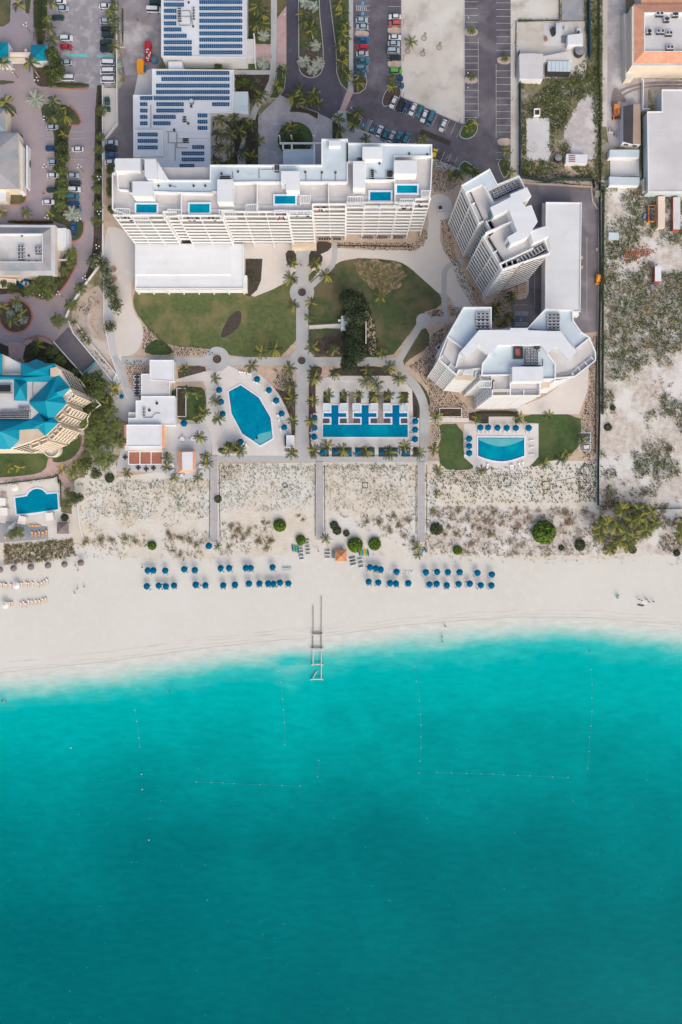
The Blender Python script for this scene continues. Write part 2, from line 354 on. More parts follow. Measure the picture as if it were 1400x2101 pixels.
# left resort paving
ground('brick_drive', 'brick_paving', [(-400, -200), (212, -200), (212, 400), (205, 480), (192, 530), (178, 568), (160, 600), (140, 632), (130, 655), (140, 672), (112, 700), (92, 690), (75, 686), (45, 704), (20, 705), (-400, 700)], 3)
ground('pink_apron', 'pink_paving', [(17, 700), (48, 705), (60, 697), (95, 690), (112, 704), (100, 710), (60, 735), (20, 735)], 4)
ground('left_car_park', 'lot_left', [(104, -200), (240, -200), (240, 60), (240, 175), (214, 180), (184, 178), (178, 170), (128, 168), (108, 110)], 4)
ground('service_yard', 'worn_asphalt', [(240, -200), (336, -200), (336, 122), (312, 150), (286, 160), (258, 156), (250, 120), (244, 60)], 4)
ground('yard_path', 'cool_plaza', [(284, 150), (316, 140), (316, 195), (275, 196)], 5)
ground('service_road', 'old_asphalt', [(258, 155), (283, 155), (273, 196), (273, 330), (214, 330), (216, 288), (243, 254), (244, 183), (256, 172)], 5)
ground('staff_path', 'plaza', [(213, 180), (242, 182), (242, 250), (214, 282)], 5)
ground('garage_ramp', 'old_asphalt', [(140, 672), (150, 680), (198, 742), (174, 765), (112, 702)], 5)
ground('ramp_shoulder', 'plaza', [(150, 678), (165, 680), (240, 768), (228, 785), (196, 742)], 4)
# island lawns of the left resort
for p, m in [(([(70, -100), (97, -100), (97, 93), (70, 93)]), 'lawn_dark'), ([(52, -100), (64, -100), (64, 28), (50, 27)], 'lawn_dark'),
    ([(0, -100), (25, -100), (22, 30), (21, 45), (10, 54), (0, 55), (-60, 50)], 'lawn_dark'), ([(0, 88), (20, 90), (25, 105), (10, 118), (-60, 118)], 'lawn_dark'),
    ([(-60, 165), (28, 165), (30, 172), (-60, 178)], 'lawn_dark'), ([(68, 130), (96, 130), (104, 172), (104, 179), (80, 178), (70, 168)], 'mulch'), ([(112, 168), (182, 170), (184, 181), (112, 180)], 'lawn_dark'),
    ([(0, 220), (20, 218), (34, 226), (34, 236), (20, 242), (0, 240)], 'lawn_dark'), ([(84, 215), (106, 213), (140, 216), (158, 232), (170, 255), (141, 257), (141, 340), (112, 340), (112, 262), (88, 248)], 'lawn_dark'),
    ([(37, 274), (48, 276), (48, 300), (38, 300)], 'lawn_dark'), ([(14, 395), (56, 390), (55, 412), (44, 419), (14, 418)], 'lawn_dark'), ([(16, 451), (110, 452), (110, 461), (16, 459)], 'lawn_dark'),
    ([(117, 350), (139, 350), (139, 430), (160, 448), (172, 455), (170, 480), (158, 493), (143, 495), (143, 465), (112, 455), (100, 446), (106, 425)], 'lawn_dark'),
    ([(-60, 565), (60, 566), (114, 562), (124, 540), (140, 505), (158, 520), (155, 545), (140, 575), (124, 596), (110, 610), (88, 615), (62, 606), (45, 602), (20, 602), (-60, 612)], 'mulch'),
    ([(196, 175), (212, 175), (212, 470), (205, 530), (180, 580), (172, 578), (192, 520), (194, 400)], 'mulch'),
    ([(48, 728), (55, 705), (85, 698), (112, 710), (170, 770), (160, 780), (110, 765), (48, 740)], 'mulch_dark'), ([(-60, 700), (17, 703), (17, 735), (-60, 735)], 'mulch_dark'),
    ([(155, 620), (200, 580), (213, 600), (214, 660), (232, 720), (245, 770), (222, 755), (150, 680), (146, 650)], 'dirt'),
    ([(-60, 925), (95, 928), (99, 945), (94, 968), (60, 977), (-60, 984)], 'lawn_green'), ([(118, 900), (162, 890), (167, 912), (160, 930), (140, 948), (112, 952), (108, 942)], 'lawn_green')]:
    ground('planting_island', m, p, 6, 1)
ground('red_path', 'pink_paving', [(-60, 984), (60, 976), (94, 966), (99, 940), (107, 940), (110, 950), (140, 946), (160, 930), (170, 905), (166, 885), (175, 885), (178, 915), (165, 938), (135, 958), (125, 962), (156, 1005), (160, 1040), (150, 1040), (146, 1010), (115, 974), (60, 988), (-60, 996)], 7, 1)
k = MB()
for p in ([(20, 452), (110, 452)], smooth_poly([(16, 602), (45, 602), (62, 606), (88, 615), (110, 610), (124, 598), (142, 576), (157, 546), (159, 522), (146, 500)], 2, False), smooth_poly([(112, 180), (165, 184), (182, 182)], 1, False), smooth_poly([(141, 257), (170, 257), (160, 232), (143, 216)], 1, False), smooth_poly([(34, 275), (57, 310), (57, 400), (50, 420), (16, 420)], 2, False), smooth_poly([(144, 495), (160, 494), (172, 480), (173, 455)], 1, False), smooth_poly([(50, 697), (75, 688), (95, 692), (113, 706)], 1, False)):
    k.ribbon([W(*q) for q in p], .45, 0, .22)
k.ribbon([W(*q) for q in circ(33, 649, 34, 40)], .6, 0, .24, closed=True)
struct('kerb', k, 'red_kerb')
ground('roundabout_bed', 'mulch', circ(33, 649, 33, 40), 6)
ground('hotel_pool_terrace', 'deck_white', [(-60, 992), (118, 978), (124, 1000), (126, 1050), (148, 1055), (150, 1105), (-60, 1118)], 7)
ground('hotel_lower_terrace', 'grey_roof', [(-60, 1068), (98, 1080), (100, 1106), (-60, 1118)], 8)
# central resort
ground('resort_ground', 'gravel_bed', [(213, 330), (1228, 300), (1228, 946), (880, 946), (440, 952), (240, 980), (236, 900), (250, 820), (255, 735), (215, 690)], 2)
ground('mulch_ground', 'mulch_dark', [(434, 235), (532, 235), (532, 340), (434, 340)], 6)
ground('west_plaza', 'plaza', [(213, 466), (246, 466), (300, 500), (285, 560), (272, 570), (269, 600), (274, 640), (292, 665), (295, 690), (284, 722), (256, 734), (238, 722), (216, 664)], 5, 1)
ground('west_plaza_strip', 'cool_plaza', [(213, 480), (229, 480), (230, 620), (238, 720), (262, 800), (270, 815), (262, 818), (246, 782), (226, 720), (214, 660)], 6, 1)
ground('west_lawn', 'lawn', [(284, 592), (505, 592), (522, 610), (548, 598), (600, 570), (608, 580), (608, 731), (474, 729), (462, 716), (430, 712), (340, 706), (306, 672), (280, 636), (276, 610)], 5, 1)
ground('west_small_lawn', 'lawn_green', [(296, 728), (302, 706), (326, 694), (350, 710), (358, 728)], 6, 1)
ground('lawn_bed', 'mulch_dark', [(451, 690), (466, 656), (486, 636), (497, 640), (494, 668), (476, 684), (460, 694)], 7, 2)
ground('mid_plaza', 'plaza', [(500, 500), (650, 500), (650, 520), (608, 560), (592, 577), (560, 594), (522, 609), (505, 600), (500, 560)], 6, 0)
ground('fern_bed', 'mulch_dark', [(500, 531), (539, 531), (536, 575), (528, 595), (512, 609), (500, 602)], 7)
ground('east_plaza', 'plaza', [(640, 512), (690, 500), (816, 508), (848, 518), (868, 504), (880, 470), (878, 430), (884, 402), (904, 396), (926, 408), (930, 436), (914, 452), (902, 474), (904, 500), (922, 535), (950, 555), (965, 590), (975, 628), (940, 642), (918, 600), (908, 609), (860, 566), (836, 544), (806, 532), (720, 529), (684, 543), (640, 586)], 5, 1)
ground('east_lawn', 'lawn_dark', [(634, 586), (660, 562), (716, 532), (800, 536), (832, 546), (868, 578), (907, 612), (900, 628), (862, 640), (852, 664), (828, 696), (800, 733), (634, 733)], 6, 1)
ground('seed_patch', 'worn_turf', [(720, 540), (745, 532), (800, 536), (822, 546), (838, 560), (826, 576), (812, 592), (800, 600), (780, 598), (762, 590), (750, 574), (736, 560)], 7, 1)
ground('east_bed', 'mulch', [(634, 700), (660, 692), (690, 680), (716, 682), (716, 733), (700, 730), (650, 733), (634, 733)], 7, 1)
ground('grove_bed', 'mulch_dark', [(704, 640), (716, 600), (742, 600), (748, 650), (752, 700), (750, 732), (706, 732)], 8, 1)
ground('grove_border', 'gravel_bed', [(746, 636), (756, 640), (768, 664), (772, 700), (772, 730), (756, 728), (756, 690)], 8, 1)
ground('lawn_strip', 'lawn_dark', [(870, 668), (884, 690), (876, 716), (852, 730), (834, 742), (828, 756), (850, 776), (872, 796), (884, 822), (880, 836), (862, 800), (822, 756), (816, 744), (850, 702)], 6, 1)
ground('stair_path', 'deck_white', [(634, 668), (700, 664), (700, 674), (634, 676)], 8)
# paths
strip('garden_path', 'concrete', [(620.5, 505), (620.5, 948)], 25, 9)
strip('garden_path', 'concrete', [(250, 741), (625, 741.5), (822, 741.5)], 17, 8)
strip('garden_path', 'concrete', [(814, 748), (868, 657)], 14, 9)
strip('garden_path', 'concrete', [(868, 657), (920, 654)], 9, 9)
strip('garden_path', 'concrete', [(952, 534), (930, 540), (913, 552), (911, 572), (911, 610), (912, 640), (913, 655)], 11, 10, 2)
strip('garden_path', 'concrete', [(818, 742), (826, 766), (852, 790), (870, 825), (871, 860), (871, 946)], 18, 10, 2)
strip('promenade', 'concrete', [(434, 941.5), (880, 942)], 13, 11)
strip('garden_path', 'concrete', [(637, 590), (672, 556), (686, 540), (688, 498)], 11, 9, 1)
strip('garden_path', 'concrete', [(236, 730), (252, 760), (262, 800), (286, 812)], 11, 8, 1)
strip('garden_path', 'deck_white', [(880, 861), (962, 862)], 9, 9)
for n_, l in (('boardwalk', [(440.5, 936), (440.5, 1112)]), ('boardwalk', [(656.5, 948), (656.5, 1108)]), ('boardwalk', [(865, 948), (865, 1112)])):
    b = MB(); b.ribbon([W(*q) for q in l], 12 * MPP, .1, .4); struct(n_, b, 'boardwalk')
    for s in (-1, 1):
        b = MB(); b.ribbon([W(q[0] + s * 6.6, q[1]) for q in l], .18, 0, .5); struct('boardwalk_edge', b, 'deck_white')
for cx, cy, r, r2 in ((620, 600, 25, 9), (619.5, 740, 25, 8.5), (446, 737, 25.5, 9.5), (869, 658, 15, 0)):
    ground('circle_paving', 'concrete', circ(cx, cy, r, 40), 12)
    if r2:
        ground('circle_bed', 'mulch', circ(cx, cy, r2, 28), 13, 0, 'concrete', .2, .25)
# planting strips beside the paths
for p, m in (([(560, 752), (606, 752), (606, 932), (598, 930), (598, 862), (588, 836), (575, 812), (560, 790), (548, 776)], 'mulch'), ([(634, 752), (652, 752), (662, 754), (660, 768), (648, 780), (648, 935), (634, 935)], 'mulch'),
    ([(680, 752), (800, 752), (806, 770), (812, 774), (690, 772), (690, 784), (678, 782)], 'mulch_dark'), ([(806, 772), (822, 772), (846, 790), (858, 812), (862, 840), (860, 862), (847, 860), (846, 806), (830, 790), (806, 786)], 'mulch_dark'),
    ([(470, 750), (560, 750), (600, 752), (600, 790), (575, 806), (545, 774), (520, 760), (490, 764)], 'gravel_bed'), ([(366, 752), (420, 750), (424, 762), (418, 776), (400, 782), (366, 782)], 'mulch'), ([(352, 792), (412, 794), (422, 802), (424, 850), (416, 866), (404, 869), (396, 862), (366, 862), (352, 840)], 'lawn_green'),
    ([(255, 738), (308, 738), (300, 768), (290, 770), (288, 805), (276, 806), (264, 780), (262, 756)], 'gravel_bed'), ([(437, 932), (437, 915), (470, 898), (505, 926), (508, 934)], 'mulch_dark'), ([(418, 895), (430, 900), (434, 915), (416, 918)], 'lawn_dark'),
    ([(895, 870), (950, 870), (951, 938), (978, 958), (950, 966), (905, 962), (898, 920), (906, 895)], 'lawn_green'), ([(1076, 848), (1192, 850), (1193, 890), (1190, 915), (1160, 944), (1130, 944), (1098, 959), (1088, 954), (1105, 938), (1106, 868), (1076, 868)], 'lawn_green'),
    ([(962, 842), (1062, 842), (1066, 858), (1066, 870), (962, 868)], 'mulch_dark'), ([(880, 640), (900, 632), (905, 648), (884, 652)], 'gravel_bed'),
    ([(884, 868), (900, 870), (906, 895), (898, 915), (884, 930)], 'gravel_bed'), ([(645, 495), (681, 496), (680, 512), (651, 525)], 'mulch_dark'), ([(586, 514), (608, 514), (608, 548), (598, 549), (588, 540)], 'mulch_dark'), ([(634, 514), (652, 514), (666, 532), (650, 548), (634, 552)], 'mulch_dark'),
    ([(690, 497), (846, 500), (848, 515), (690, 511)], 'gravel_bed'), ([(634, 560), (662, 548), (640, 575), (634, 580)], 'lawn_dark'), ([(903, 452), (920, 450), (934, 520), (948, 545), (934, 548), (918, 525), (904, 500)], 'gravel_bed')):
    ground('planting_bed', m, p, 7, 1)
ground('south_east_plaza', 'plaza', [(1060, 838), (1120, 812), (1150, 790), (1196, 752), (1208, 752), (1206, 800), (1188, 850), (1060, 850)], 8)
# road system
ground('car_park', 'asphalt', [(588, -200), (588, 144), (583, 182), (575, 195), (612, 214), (682, 246), (700, 222), (712, 224), (744, 262), (800, 284), (900, 330), (1010, 400), (1046, 372), (1048, 330), (1049, -200)], 7)
ground('entrance_road', 'road_asphalt', [(588, -200), (588, 144), (583, 182), (575, 195), (612, 214), (682, 246), (700, 222), (705, 190), (692, 160), (690, 100), (678, 0), (660, -200)], 8)
ground('tower_car_park', 'old_asphalt', [(1050, 375), (1082, 378), (1212, 386), (1220, 395), (1228, 420), (1226, 680), (1160, 690), (1050, 690), (1050, 610), (1080, 500), (1060, 420)], 8)
ground('sand_lot', 'yard_sand', [(824, -200), (953, -200), (953, 256), (905, 236), (860, 214), (824, 199)], 9, 0, 'concrete', .3, .12)
ground('median', 'lawn_dark', [(677, -200), (677, 0), (690, 103), (691, 149), (699, 172), (714, 187), (717, 150), (717, -200)], 9, 0, 'concrete', .25, .13)
ground('median_walk', 'concrete', [(716, -200), (725, -200), (725, 192), (714, 187)], 10)
ground('median_bed', 'mulch', [(725, 148), (750, 150), (753, 168), (750, 182), (738, 191), (725, 192)], 9, 0, 'concrete', .25, .13)
ground('median_bed', 'lawn_green', [(705, 0), (716, 0), (716, 180), (705, 165)], 10)
ground('road_island', 'mulch', [(613, -200), (613, 135), (616, 148), (625, 157), (640, 161), (654, 156), (662, 145), (664, 130), (663, 90), (655, 20), (648, -200)], 9, 1, 'concrete', .25, .13)
ground('road_island_lawn', 'lawn_dark', [(615, -100), (647, -100), (660, 90), (614, 106)], 10)
ground('crosswalk', 'pink_paving', [(712, 187), (725, 191), (708, 228), (697, 227)], 10)
ground('pink_walk', 'pink_paving', [(569, 38), (588, 13), (588, 133), (569, 130)], 8)
ground('pink_walk', 'pink_paving', [(523, 90), (557, 91), (556, 131), (523, 125)], 8)
ground('forecourt', 'forecourt', [(575, 195), (612, 214), (682, 246), (683, 345), (530, 345), (530, 240)], 9)
ground('forecourt_walk', 'concrete', [(680, 240), (702, 222), (712, 228), (714, 255), (735, 264), (800, 292), (740, 300), (700, 290), (700, 262), (683, 250)], 9)
ground('forecourt_bed', 'lawn_green', circ(606, 287, 37, 36), 11, 0, 'concrete', .25, .2)
ground('forecourt_bed', 'mulch_dark', [(600, 213), (654, 232), (652, 246), (632, 234), (612, 231), (594, 231)], 11, 0, 'concrete', .2, .13)
ground('forecourt_bed', 'mulch_dark', [(683, 250), (698, 255), (700, 284), (683, 284)], 10)
ground('lot_bed', 'lawn_green', [(710, 230), (728, 236), (742, 248), (735, 264), (712, 252)], 10, 0, 'concrete', .2, .13)
ground('garden_bed', 'lawn_dark', [(507, -100), (556, -100), (556, 91), (507, 91)], 8)
ground('garden_bed', 'lawn_green', [(507, 128), (555, 130), (555, 144), (507, 144)], 8)
ground('garden_bed', 'mulch_dark', [(481, 152), (555, 153), (553, 180), (530, 212), (509, 212), (509, 188), (481, 187)], 8)
ground('garden_bed', 'lawn_green', [(569, 146), (572, 132), (588, 140), (584, 182), (570, 202), (552, 202), (566, 178)], 8, 0, 'concrete', .2, .13)
ground('garden_bed', 'lawn_dark', [(569, -100), (588, -100), (588, 12), (569, 37)], 8)
strip('sidewalk', 'concrete', [(562.5, -100), (562.5, 140), (556, 178), (524, 222), (518, 246)], 12.5, 10, 1)
strip('sidewalk', 'concrete', [(474, 149), (556, 149)], 9, 9)
ground('courtyard_paving', 'plaza', [(437, 250), (455, 247), (475, 262), (482, 300), (478, 325), (460, 334), (437, 330)], 7, 1)
ground('courtyard_path', 'concrete', [(489, 340), (487, 318), (498, 284), (506, 278), (500, 310), (506, 340)], 8)
ground('lot_walk', 'concrete', [(735, 262), (740, 266), (830, 300), (1000, 368), (990, 380), (880, 336), (800, 300)], 10)
for p, m in (([(739, 64), (752, 65), (758, 70), (752, 76), (730, 75), (730, 64)], 'gravel_bed'), ([(797, 58), (823, 57), (823, 70), (800, 70), (796, 64)], 'gravel_bed'), ([(797, 127), (803, 123), (823, 123), (823, 139), (801, 139), (796, 134)], 'gravel_bed'),
    ([(822, 178), (823, 200), (800, 216), (788, 220), (784, 208), (790, 190), (800, 180)], 'mulch'), ([(953, 60), (975, 60), (981, 66), (977, 73), (953, 73)], 'gravel_bed'), ([(953, 158), (975, 158), (981, 165), (977, 171), (953, 171)], 'gravel_bed'),
    ([(953, 256), (962, 244), (975, 248), (981, 262), (976, 276), (962, 286), (948, 284), (942, 276)], 'lawn_green'), ([(1020, 118), (1048, 116), (1048, 132), (1022, 131)], 'gravel_bed'), ([(1020, 286), (1048, 284), (1048, 300), (1024, 299)], 'gravel_bed'),
    ([(940, 344), (948, 334), (955, 330), (972, 342), (984, 356), (960, 360)], 'lawn_green'), ([(1020, 328), (1048, 328), (1048, 345), (1036, 368), (1028, 356)], 'lawn_dark'), ([(1050, 585), (1077, 570), (1082, 580), (1082, 606), (1074, 614), (1050, 614)], 'gravel_bed')):
    ground('lot_island', m, p, 11, 1, 'concrete', .25, .14)
ground('tower_walk', 'concrete', [(1052, 600), (1056, 612), (1080, 612), (1085, 600), (1085, 560), (1080, 560), (1079, 606)], 9)
ground('access_strip', 'yard_sand', [(1048, -200), (1062, -200), (1062, 120), (1068, 360), (1048, 372)], 8)
# industrial plots
ground('yard', 'yard_sand', [(1062, -200), (1150, -200), (1150, 46), (1062, 42)], 6)
ground('yard_slab', 'grey_roof', [(1153, -200), (1199, -200), (1199, 42), (1153, 42)], 7)
ground('yard', 'yard_sand', [(1060, 46), (1200, 44), (1206, 120), (1200, 160), (1062, 162)], 5)
ground('machine_pad', 'roof_grey', [(1116, 48), (1166, 49), (1166, 94), (1116, 94)], 7)
mat('lane', rgb(176, 171, 173), rgb(150, 145, 150), .12, c3=rgb(196, 193, 192), s3=.09, t3=(.5, .62), stretch=(1, .4, 1))
mat('track', rgb(120, 106, 104), rgb(142, 130, 128), .3)
ground('lane', 'lane', [(1240, -200), (1284, -200), (1284, 160), (1420, 165), (1420, 184), (1330, 184), (1330, 225), (1315, 230), (1280, 300), (1250, 300), (1240, 240)], 6)
strip('dirt_track', 'track', [(1420, 170), (1350, 169), (1312, 173), (1280, 182), (1265, 194)], 5, 7, 2)
strip('dirt_track', 'track', [(1420, 177), (1350, 176), (1315, 180), (1285, 190), (1262, 210)], 4, 7, 2)
ground('oil_stain', 'track', [(1256, 186), (1264, 178), (1274, 190), (1288, 208), (1280, 212), (1268, 206), (1264, 222), (1252, 222)], 8, 1)
ground('lane_verge', 'yard_sand', [(1237, -200), (1247, -200), (1246, 260), (1236, 260)], 7)
ground('white_clearing', 'white_dirt', [(1218, 186), (1228, 200), (1228, 300), (1224, 330), (1175, 322), (1160, 300), (1156, 270), (1172, 240), (1186, 210), (1205, 190)], 7, 1)
for p in ([(1080, 243), (1127, 243), (1127, 310), (1132, 312), (1124, 330), (1080, 329)], [(1252, 322), (1311, 322), (1311, 362), (1252, 362)]):
    b = MB(); b.prism([W(*q) for q in p], 0, .3); struct('concrete_slab', b, 'roof_grey')
ground('scrub_clearing', 'scrub_sand', [(1250, 440), (1330, 480), (1420, 480), (1420, 530), (1300, 540), (1250, 590), (1240, 560)], 5, 1)
# pool decks
ground('pool_deck', 'deck_white', [(436, 758), (470, 750), (500, 764), (508, 768), (524, 760), (556, 788), (574, 813), (587, 836), (596, 860), (599, 890), (599, 936), (436, 936), (434, 900), (426, 888), (405, 866), (424, 852), (424, 800), (418, 782), (356, 784), (356, 780)], 9)
ground('pool_deck', 'deck_white', [(664, 776), (680, 772), (806, 772), (832, 784), (846, 800), (848, 858), (860, 858), (860, 910), (858, 918), (846, 932), (648, 932), (638, 908), (638, 850), (648, 850), (648, 782)], 9)
ground('pool_deck', 'deck_white', [(952, 869), (1105, 869), (1105, 937), (1092, 952), (1072, 962), (1030, 968), (996, 966), (972, 956), (952, 938)], 9)
ground('pool_deck', 'plaza', [(1003, 855), (1056, 855), (1056, 870), (1003, 870)], 10)
ground('clubhouse_terrace', 'cool_plaza', [(250, 915), (342, 905), (342, 868), (424, 870), (434, 890), (434, 984), (358, 990), (335, 970), (238, 966)], 9)
ground('service_terrace', 'cool_plaza', [(246, 800), (262, 795), (286, 810), (286, 866), (262, 866), (244, 858)], 9)
for x0, x1 in ((715.5, 727.5), (773.5, 788.5)): ground('timber_walk', 'grey_wood', [(x0, 804), (x1, 804), (x1, 869), (x0, 869)], 13)
for x0, x1 in ((664, 678), (697, 711.5), (731, 741), (757, 772), (788, 802), (822, 837)): ground('planting_bed', 'mulch_dark', [(x0, 804), (x1, 804), (x1, 827), (x0, 827)], 13)
for x0, x1 in ((680, 695), (742.5, 758), (804, 820)): ground('timber_pad', 'paint_steel' if 0 else 'roof_blue', [(x0, 806), (x1, 806), (x1, 820), (x0, 820)], 13)
for x0, x1 in ((658, 675), (681, 722), (729, 769), (777, 816), (824, 842), (848, 858)): ground('planting_bed', 'mulch_dark', [(x0, 918), (x1, 918), (x1, 937), (x0, 937)], 12)
# steps north of the pool
b = MB()
for i in range(7):
    b.box(W(717, 772 + i * 1.6, .02 + 0), (54 * MPP, .28, .12 + .02 * i))
    b.box(W(782, 772 + i * 1.6, .02 + 0), (40 * MPP, .28, .12 + .02 * i))
struct('garden_steps', b, 'deck_white')
# ---- painted markings
mk = MB()
def line(a, b_, wd=.12, z=.23): mk.ribbon([W(*a), W(*b_)], wd, z, z)
for y in (35, 49, 61.5, 76.5, 91, 105, 119, 132.5, 147): line((730, y), (758, y))
for y in (14, 56, 98, 112, 154, 168, 181): line((796, y), (823, y))
for i in range(23):
    y = 4.5 + i * 13.95
    if not (55 < y < 76 or 155 < y < 172) and y < 243: line((953, y), (981, y))
for i in range(24):
    y = 6.5 + i * 13.95
    if not (114 < y < 134 or 284 < y < 302): line((1018, y), (1048, y))
line((981.5, 80), (981.5, 240)); line((1018, 132), (1018, 284))
for i in range(11):
    x, y = 820 + i * 12.9, 201 + i * 5.55
    line((x, y), (x - 11.5, y + 26))
for i in (0, 2, 3, 4, 5, 6, 7):
    x, y = 777 + (i - 0) * 12.9, 255.5 + (i - 0) * 5.6
    line((x, y), (x - 11.5, y + 26))
for i in range(4):
    x, y = 900 + i * 13, 305 + i * 5.6; line((x, y), (x - 10, y + 24))
for i in range(6): line((732.5 + i * 4, 21.5), (735 + i * 4 - 4, 13.5), .2)
line((730, 13), (759, 13)); line((730, 22), (759, 22))
for i in range(7): line((764.5 - i * 1.9, 248 + i * 4), (757.5 - i * 1.7, 250 + i * 4), .2)
line((765, 247), (752, 275)); line((757.5, 245), (746, 271))
for i in range(7): line((1057 + i * 4, 646.5), (1060 + i * 4, 640), .22); line((1057 + i * 4, 668.5), (1060 + i * 4, 662.5), .22)
for y in (640, 647, 662, 669, 626): line((1056, y), (1082, y))
line((1204, 487), (1204, 645)); line((1097, 540), (1097, 632))
for y in (271, 285): line((143, y), (175, y))
for y in (314, 328, 369, 383, 397, 411, 427): line((143, y), (174, y))
for y in (285, 314, 328, 369, 397): line((94, y), (112, y))
for y in (288, 300, 313.5, 328, 346, 364, 386, 402): line((228, y), (243, y))
for i in range(6):
    x = 905 + i * 5.4; y = 336 + i * 2.4
struct('road_markings', mk, 'paint_white')
bl = MB(); wl = MB()
for x, y, r in ((744, 6.5, 0), (744, 28, 0), (745, 256.5, 24), (765, 266, 24), (1069, 655, 0)):
    c = W(x, y, .23); a = -R(r); u = Vector((math.cos(a), math.sin(a), 0)); v = Vector((-u.y, u.x, 0))
    bl.face([c - u * .8 - v * .8, c + u * .8 - v * .8, c + u * .8 + v * .8, c - u * .8 + v * .8])
    k = [c + u * (.38 * math.cos(t)) + v * (.38 * math.sin(t) - .12) + Vector((0, 0, .01)) for t in [R(200 + 20 * i) for i in range(12)]]
    wl.ribbon(k, .11, 0.24, 0.24); wl.ribbon([c + v * .5, c + v * .05 - u * .05, c + u * .28 - v * .05, c + u * .4 - v * .35], .12, 0.24, 0.24)
    q = c + v * .6; wl.sheet([(q.x + .1 * math.cos(t), q.y + .1 * math.sin(t)) for t in [k_ * .785 for k_ in range(8)]], 0.24)
struct('accessible_bay_panels', bl, 'paint_blue'); struct('accessible_bay_symbols', wl, 'paint_white')
ground('asphalt_patch', 'mulch_dark', [(866, 265), (927, 290), (922, 300), (860, 275)], 9)
b = MB(); b.sheet([W(*q) for q in ((131, 111), (179, 110), (183, 118), (140, 116))], .11); b.sheet([W(*q) for q in ((200, 112), (236, 114), (236, 120), (200, 118))], .11); struct('parking_paint', b, 'turquoise')

# ------------------------------------------------------------------ sea
SHORE = [(-300, 1426), (0, 1404), (60, 1398), (130, 1391), (200, 1383), (280, 1374), (360, 1361), (430, 1352), (500, 1345), (570, 1338), (640, 1332), (700, 1325), (760, 1316), (820, 1308), (900, 1301), (980, 1295), (1060, 1291), (1140, 1290), (1220, 1292), (1300, 1298), (1400, 1307), (1700, 1330)]
def shore(px):
    for (a, ya), (b_, yb) in zip(SHORE, SHORE[1:]):
        if a <= px <= b_:
            t = (px - a) / (b_ - a); return ya + (yb - ya) * t - 24
    return (SHORE[0][1] if px < 0 else SHORE[-1][1]) - 24
sx = [-16000, -6000, -2000, -800] + [-300 + i * 12 for i in range(168)] + [2200, 3500, 8000, 16500]
sd = [i * 3 for i in range(26)] + [80 + i * 12 for i in range(30)] + [460 + i * 40 for i in range(12)] + [1000, 1300, 1800, 3000, 6000, 15000]
REEF = [(690, 1468, 34, 22, 9), (762, 1464, 14, 16, 5), (600, 1352, 50, 12, 3), (480, 1740, 230, 70, 16), (60, 1930, 110, 70, 22), (330, 1890, 200, 60, 8), (830, 1720, 200, 50, 8), (900, 1810, 120, 60, 9), (1130, 1760, 180, 40, 6), (1180, 1430, 240, 50, -4), (1330, 2040, 120, 70, -16)]
sv = []; sf = []; dd = []
for x in sx:
    yb = shore(x) + 2.2 * noise.noise(Vector((x * .02, 3.1, 0))) + 1.3 * noise.noise(Vector((x * .07, 9.1, 0)))
    for d in sd: sv.append(tuple(W(x, yb + d, .06))); dm = d * MPP; dm += sum(1.7 * h_ * math.exp(-((x - bx) / rx_) ** 2 - ((yb + d - by) / ry_) ** 2) for bx, by, rx_, ry_, h_ in REEF); dd.append(min(dm, 12) + max(0, dm - 12) * max(.8, min(1.15, 1.1 - .0002 * x)))
n = len(sd)
for i in range(len(sx) - 1):
    for j in range(n - 1): sf.append((i * n + j, i * n + j + 1, (i + 1) * n + j + 1, (i + 1) * n + j))
me = bpy.data.meshes.new('sea'); me.from_pydata(sv, [], sf); at = me.attributes.new('depth', 'FLOAT', 'POINT'); at.data.foreach_set('value', dd)
sea = bpy.data.objects.new('sea', me); COL.objects.link(sea); sea['kind'] = 'structure'
m = bpy.data.materials.new('sea_water'); m.use_nodes = True; t = m.node_tree; N = t.nodes; L = t.links; b = N['Principled BSDF']
atn = N.new('ShaderNodeAttribute'); atn.attribute_name = 'depth'
geo = N.new('ShaderNodeNewGeometry')
mp = N.new('ShaderNodeMapping'); mp.inputs['Scale'].default_value = (.35, 1, 1); mp.inputs['Rotation'].default_value = (0, 0, R(-6)); L.new(geo.outputs['Position'], mp.inputs[0])
def nz(scale, det, src): 
    q = N.new('ShaderNodeTexNoise'); q.inputs['Scale'].default_value = scale; q.inputs['Detail'].default_value = det; q.inputs['Roughness'].default_value = .6; L.new(src, q.inputs['Vector']); return q
def mth(op, a, b_):
    q = N.new('ShaderNodeMath'); q.operation = op
    for i, x in enumerate((a, b_)):
        if isinstance(x, (int, float)): q.inputs[i].default_value = x
        else: L.new(x, q.inputs[i])
    return q.outputs[0]
n1 = nz(.16, 9, mp.outputs[0]); n2 = nz(.016, 6, geo.outputs['Position'])
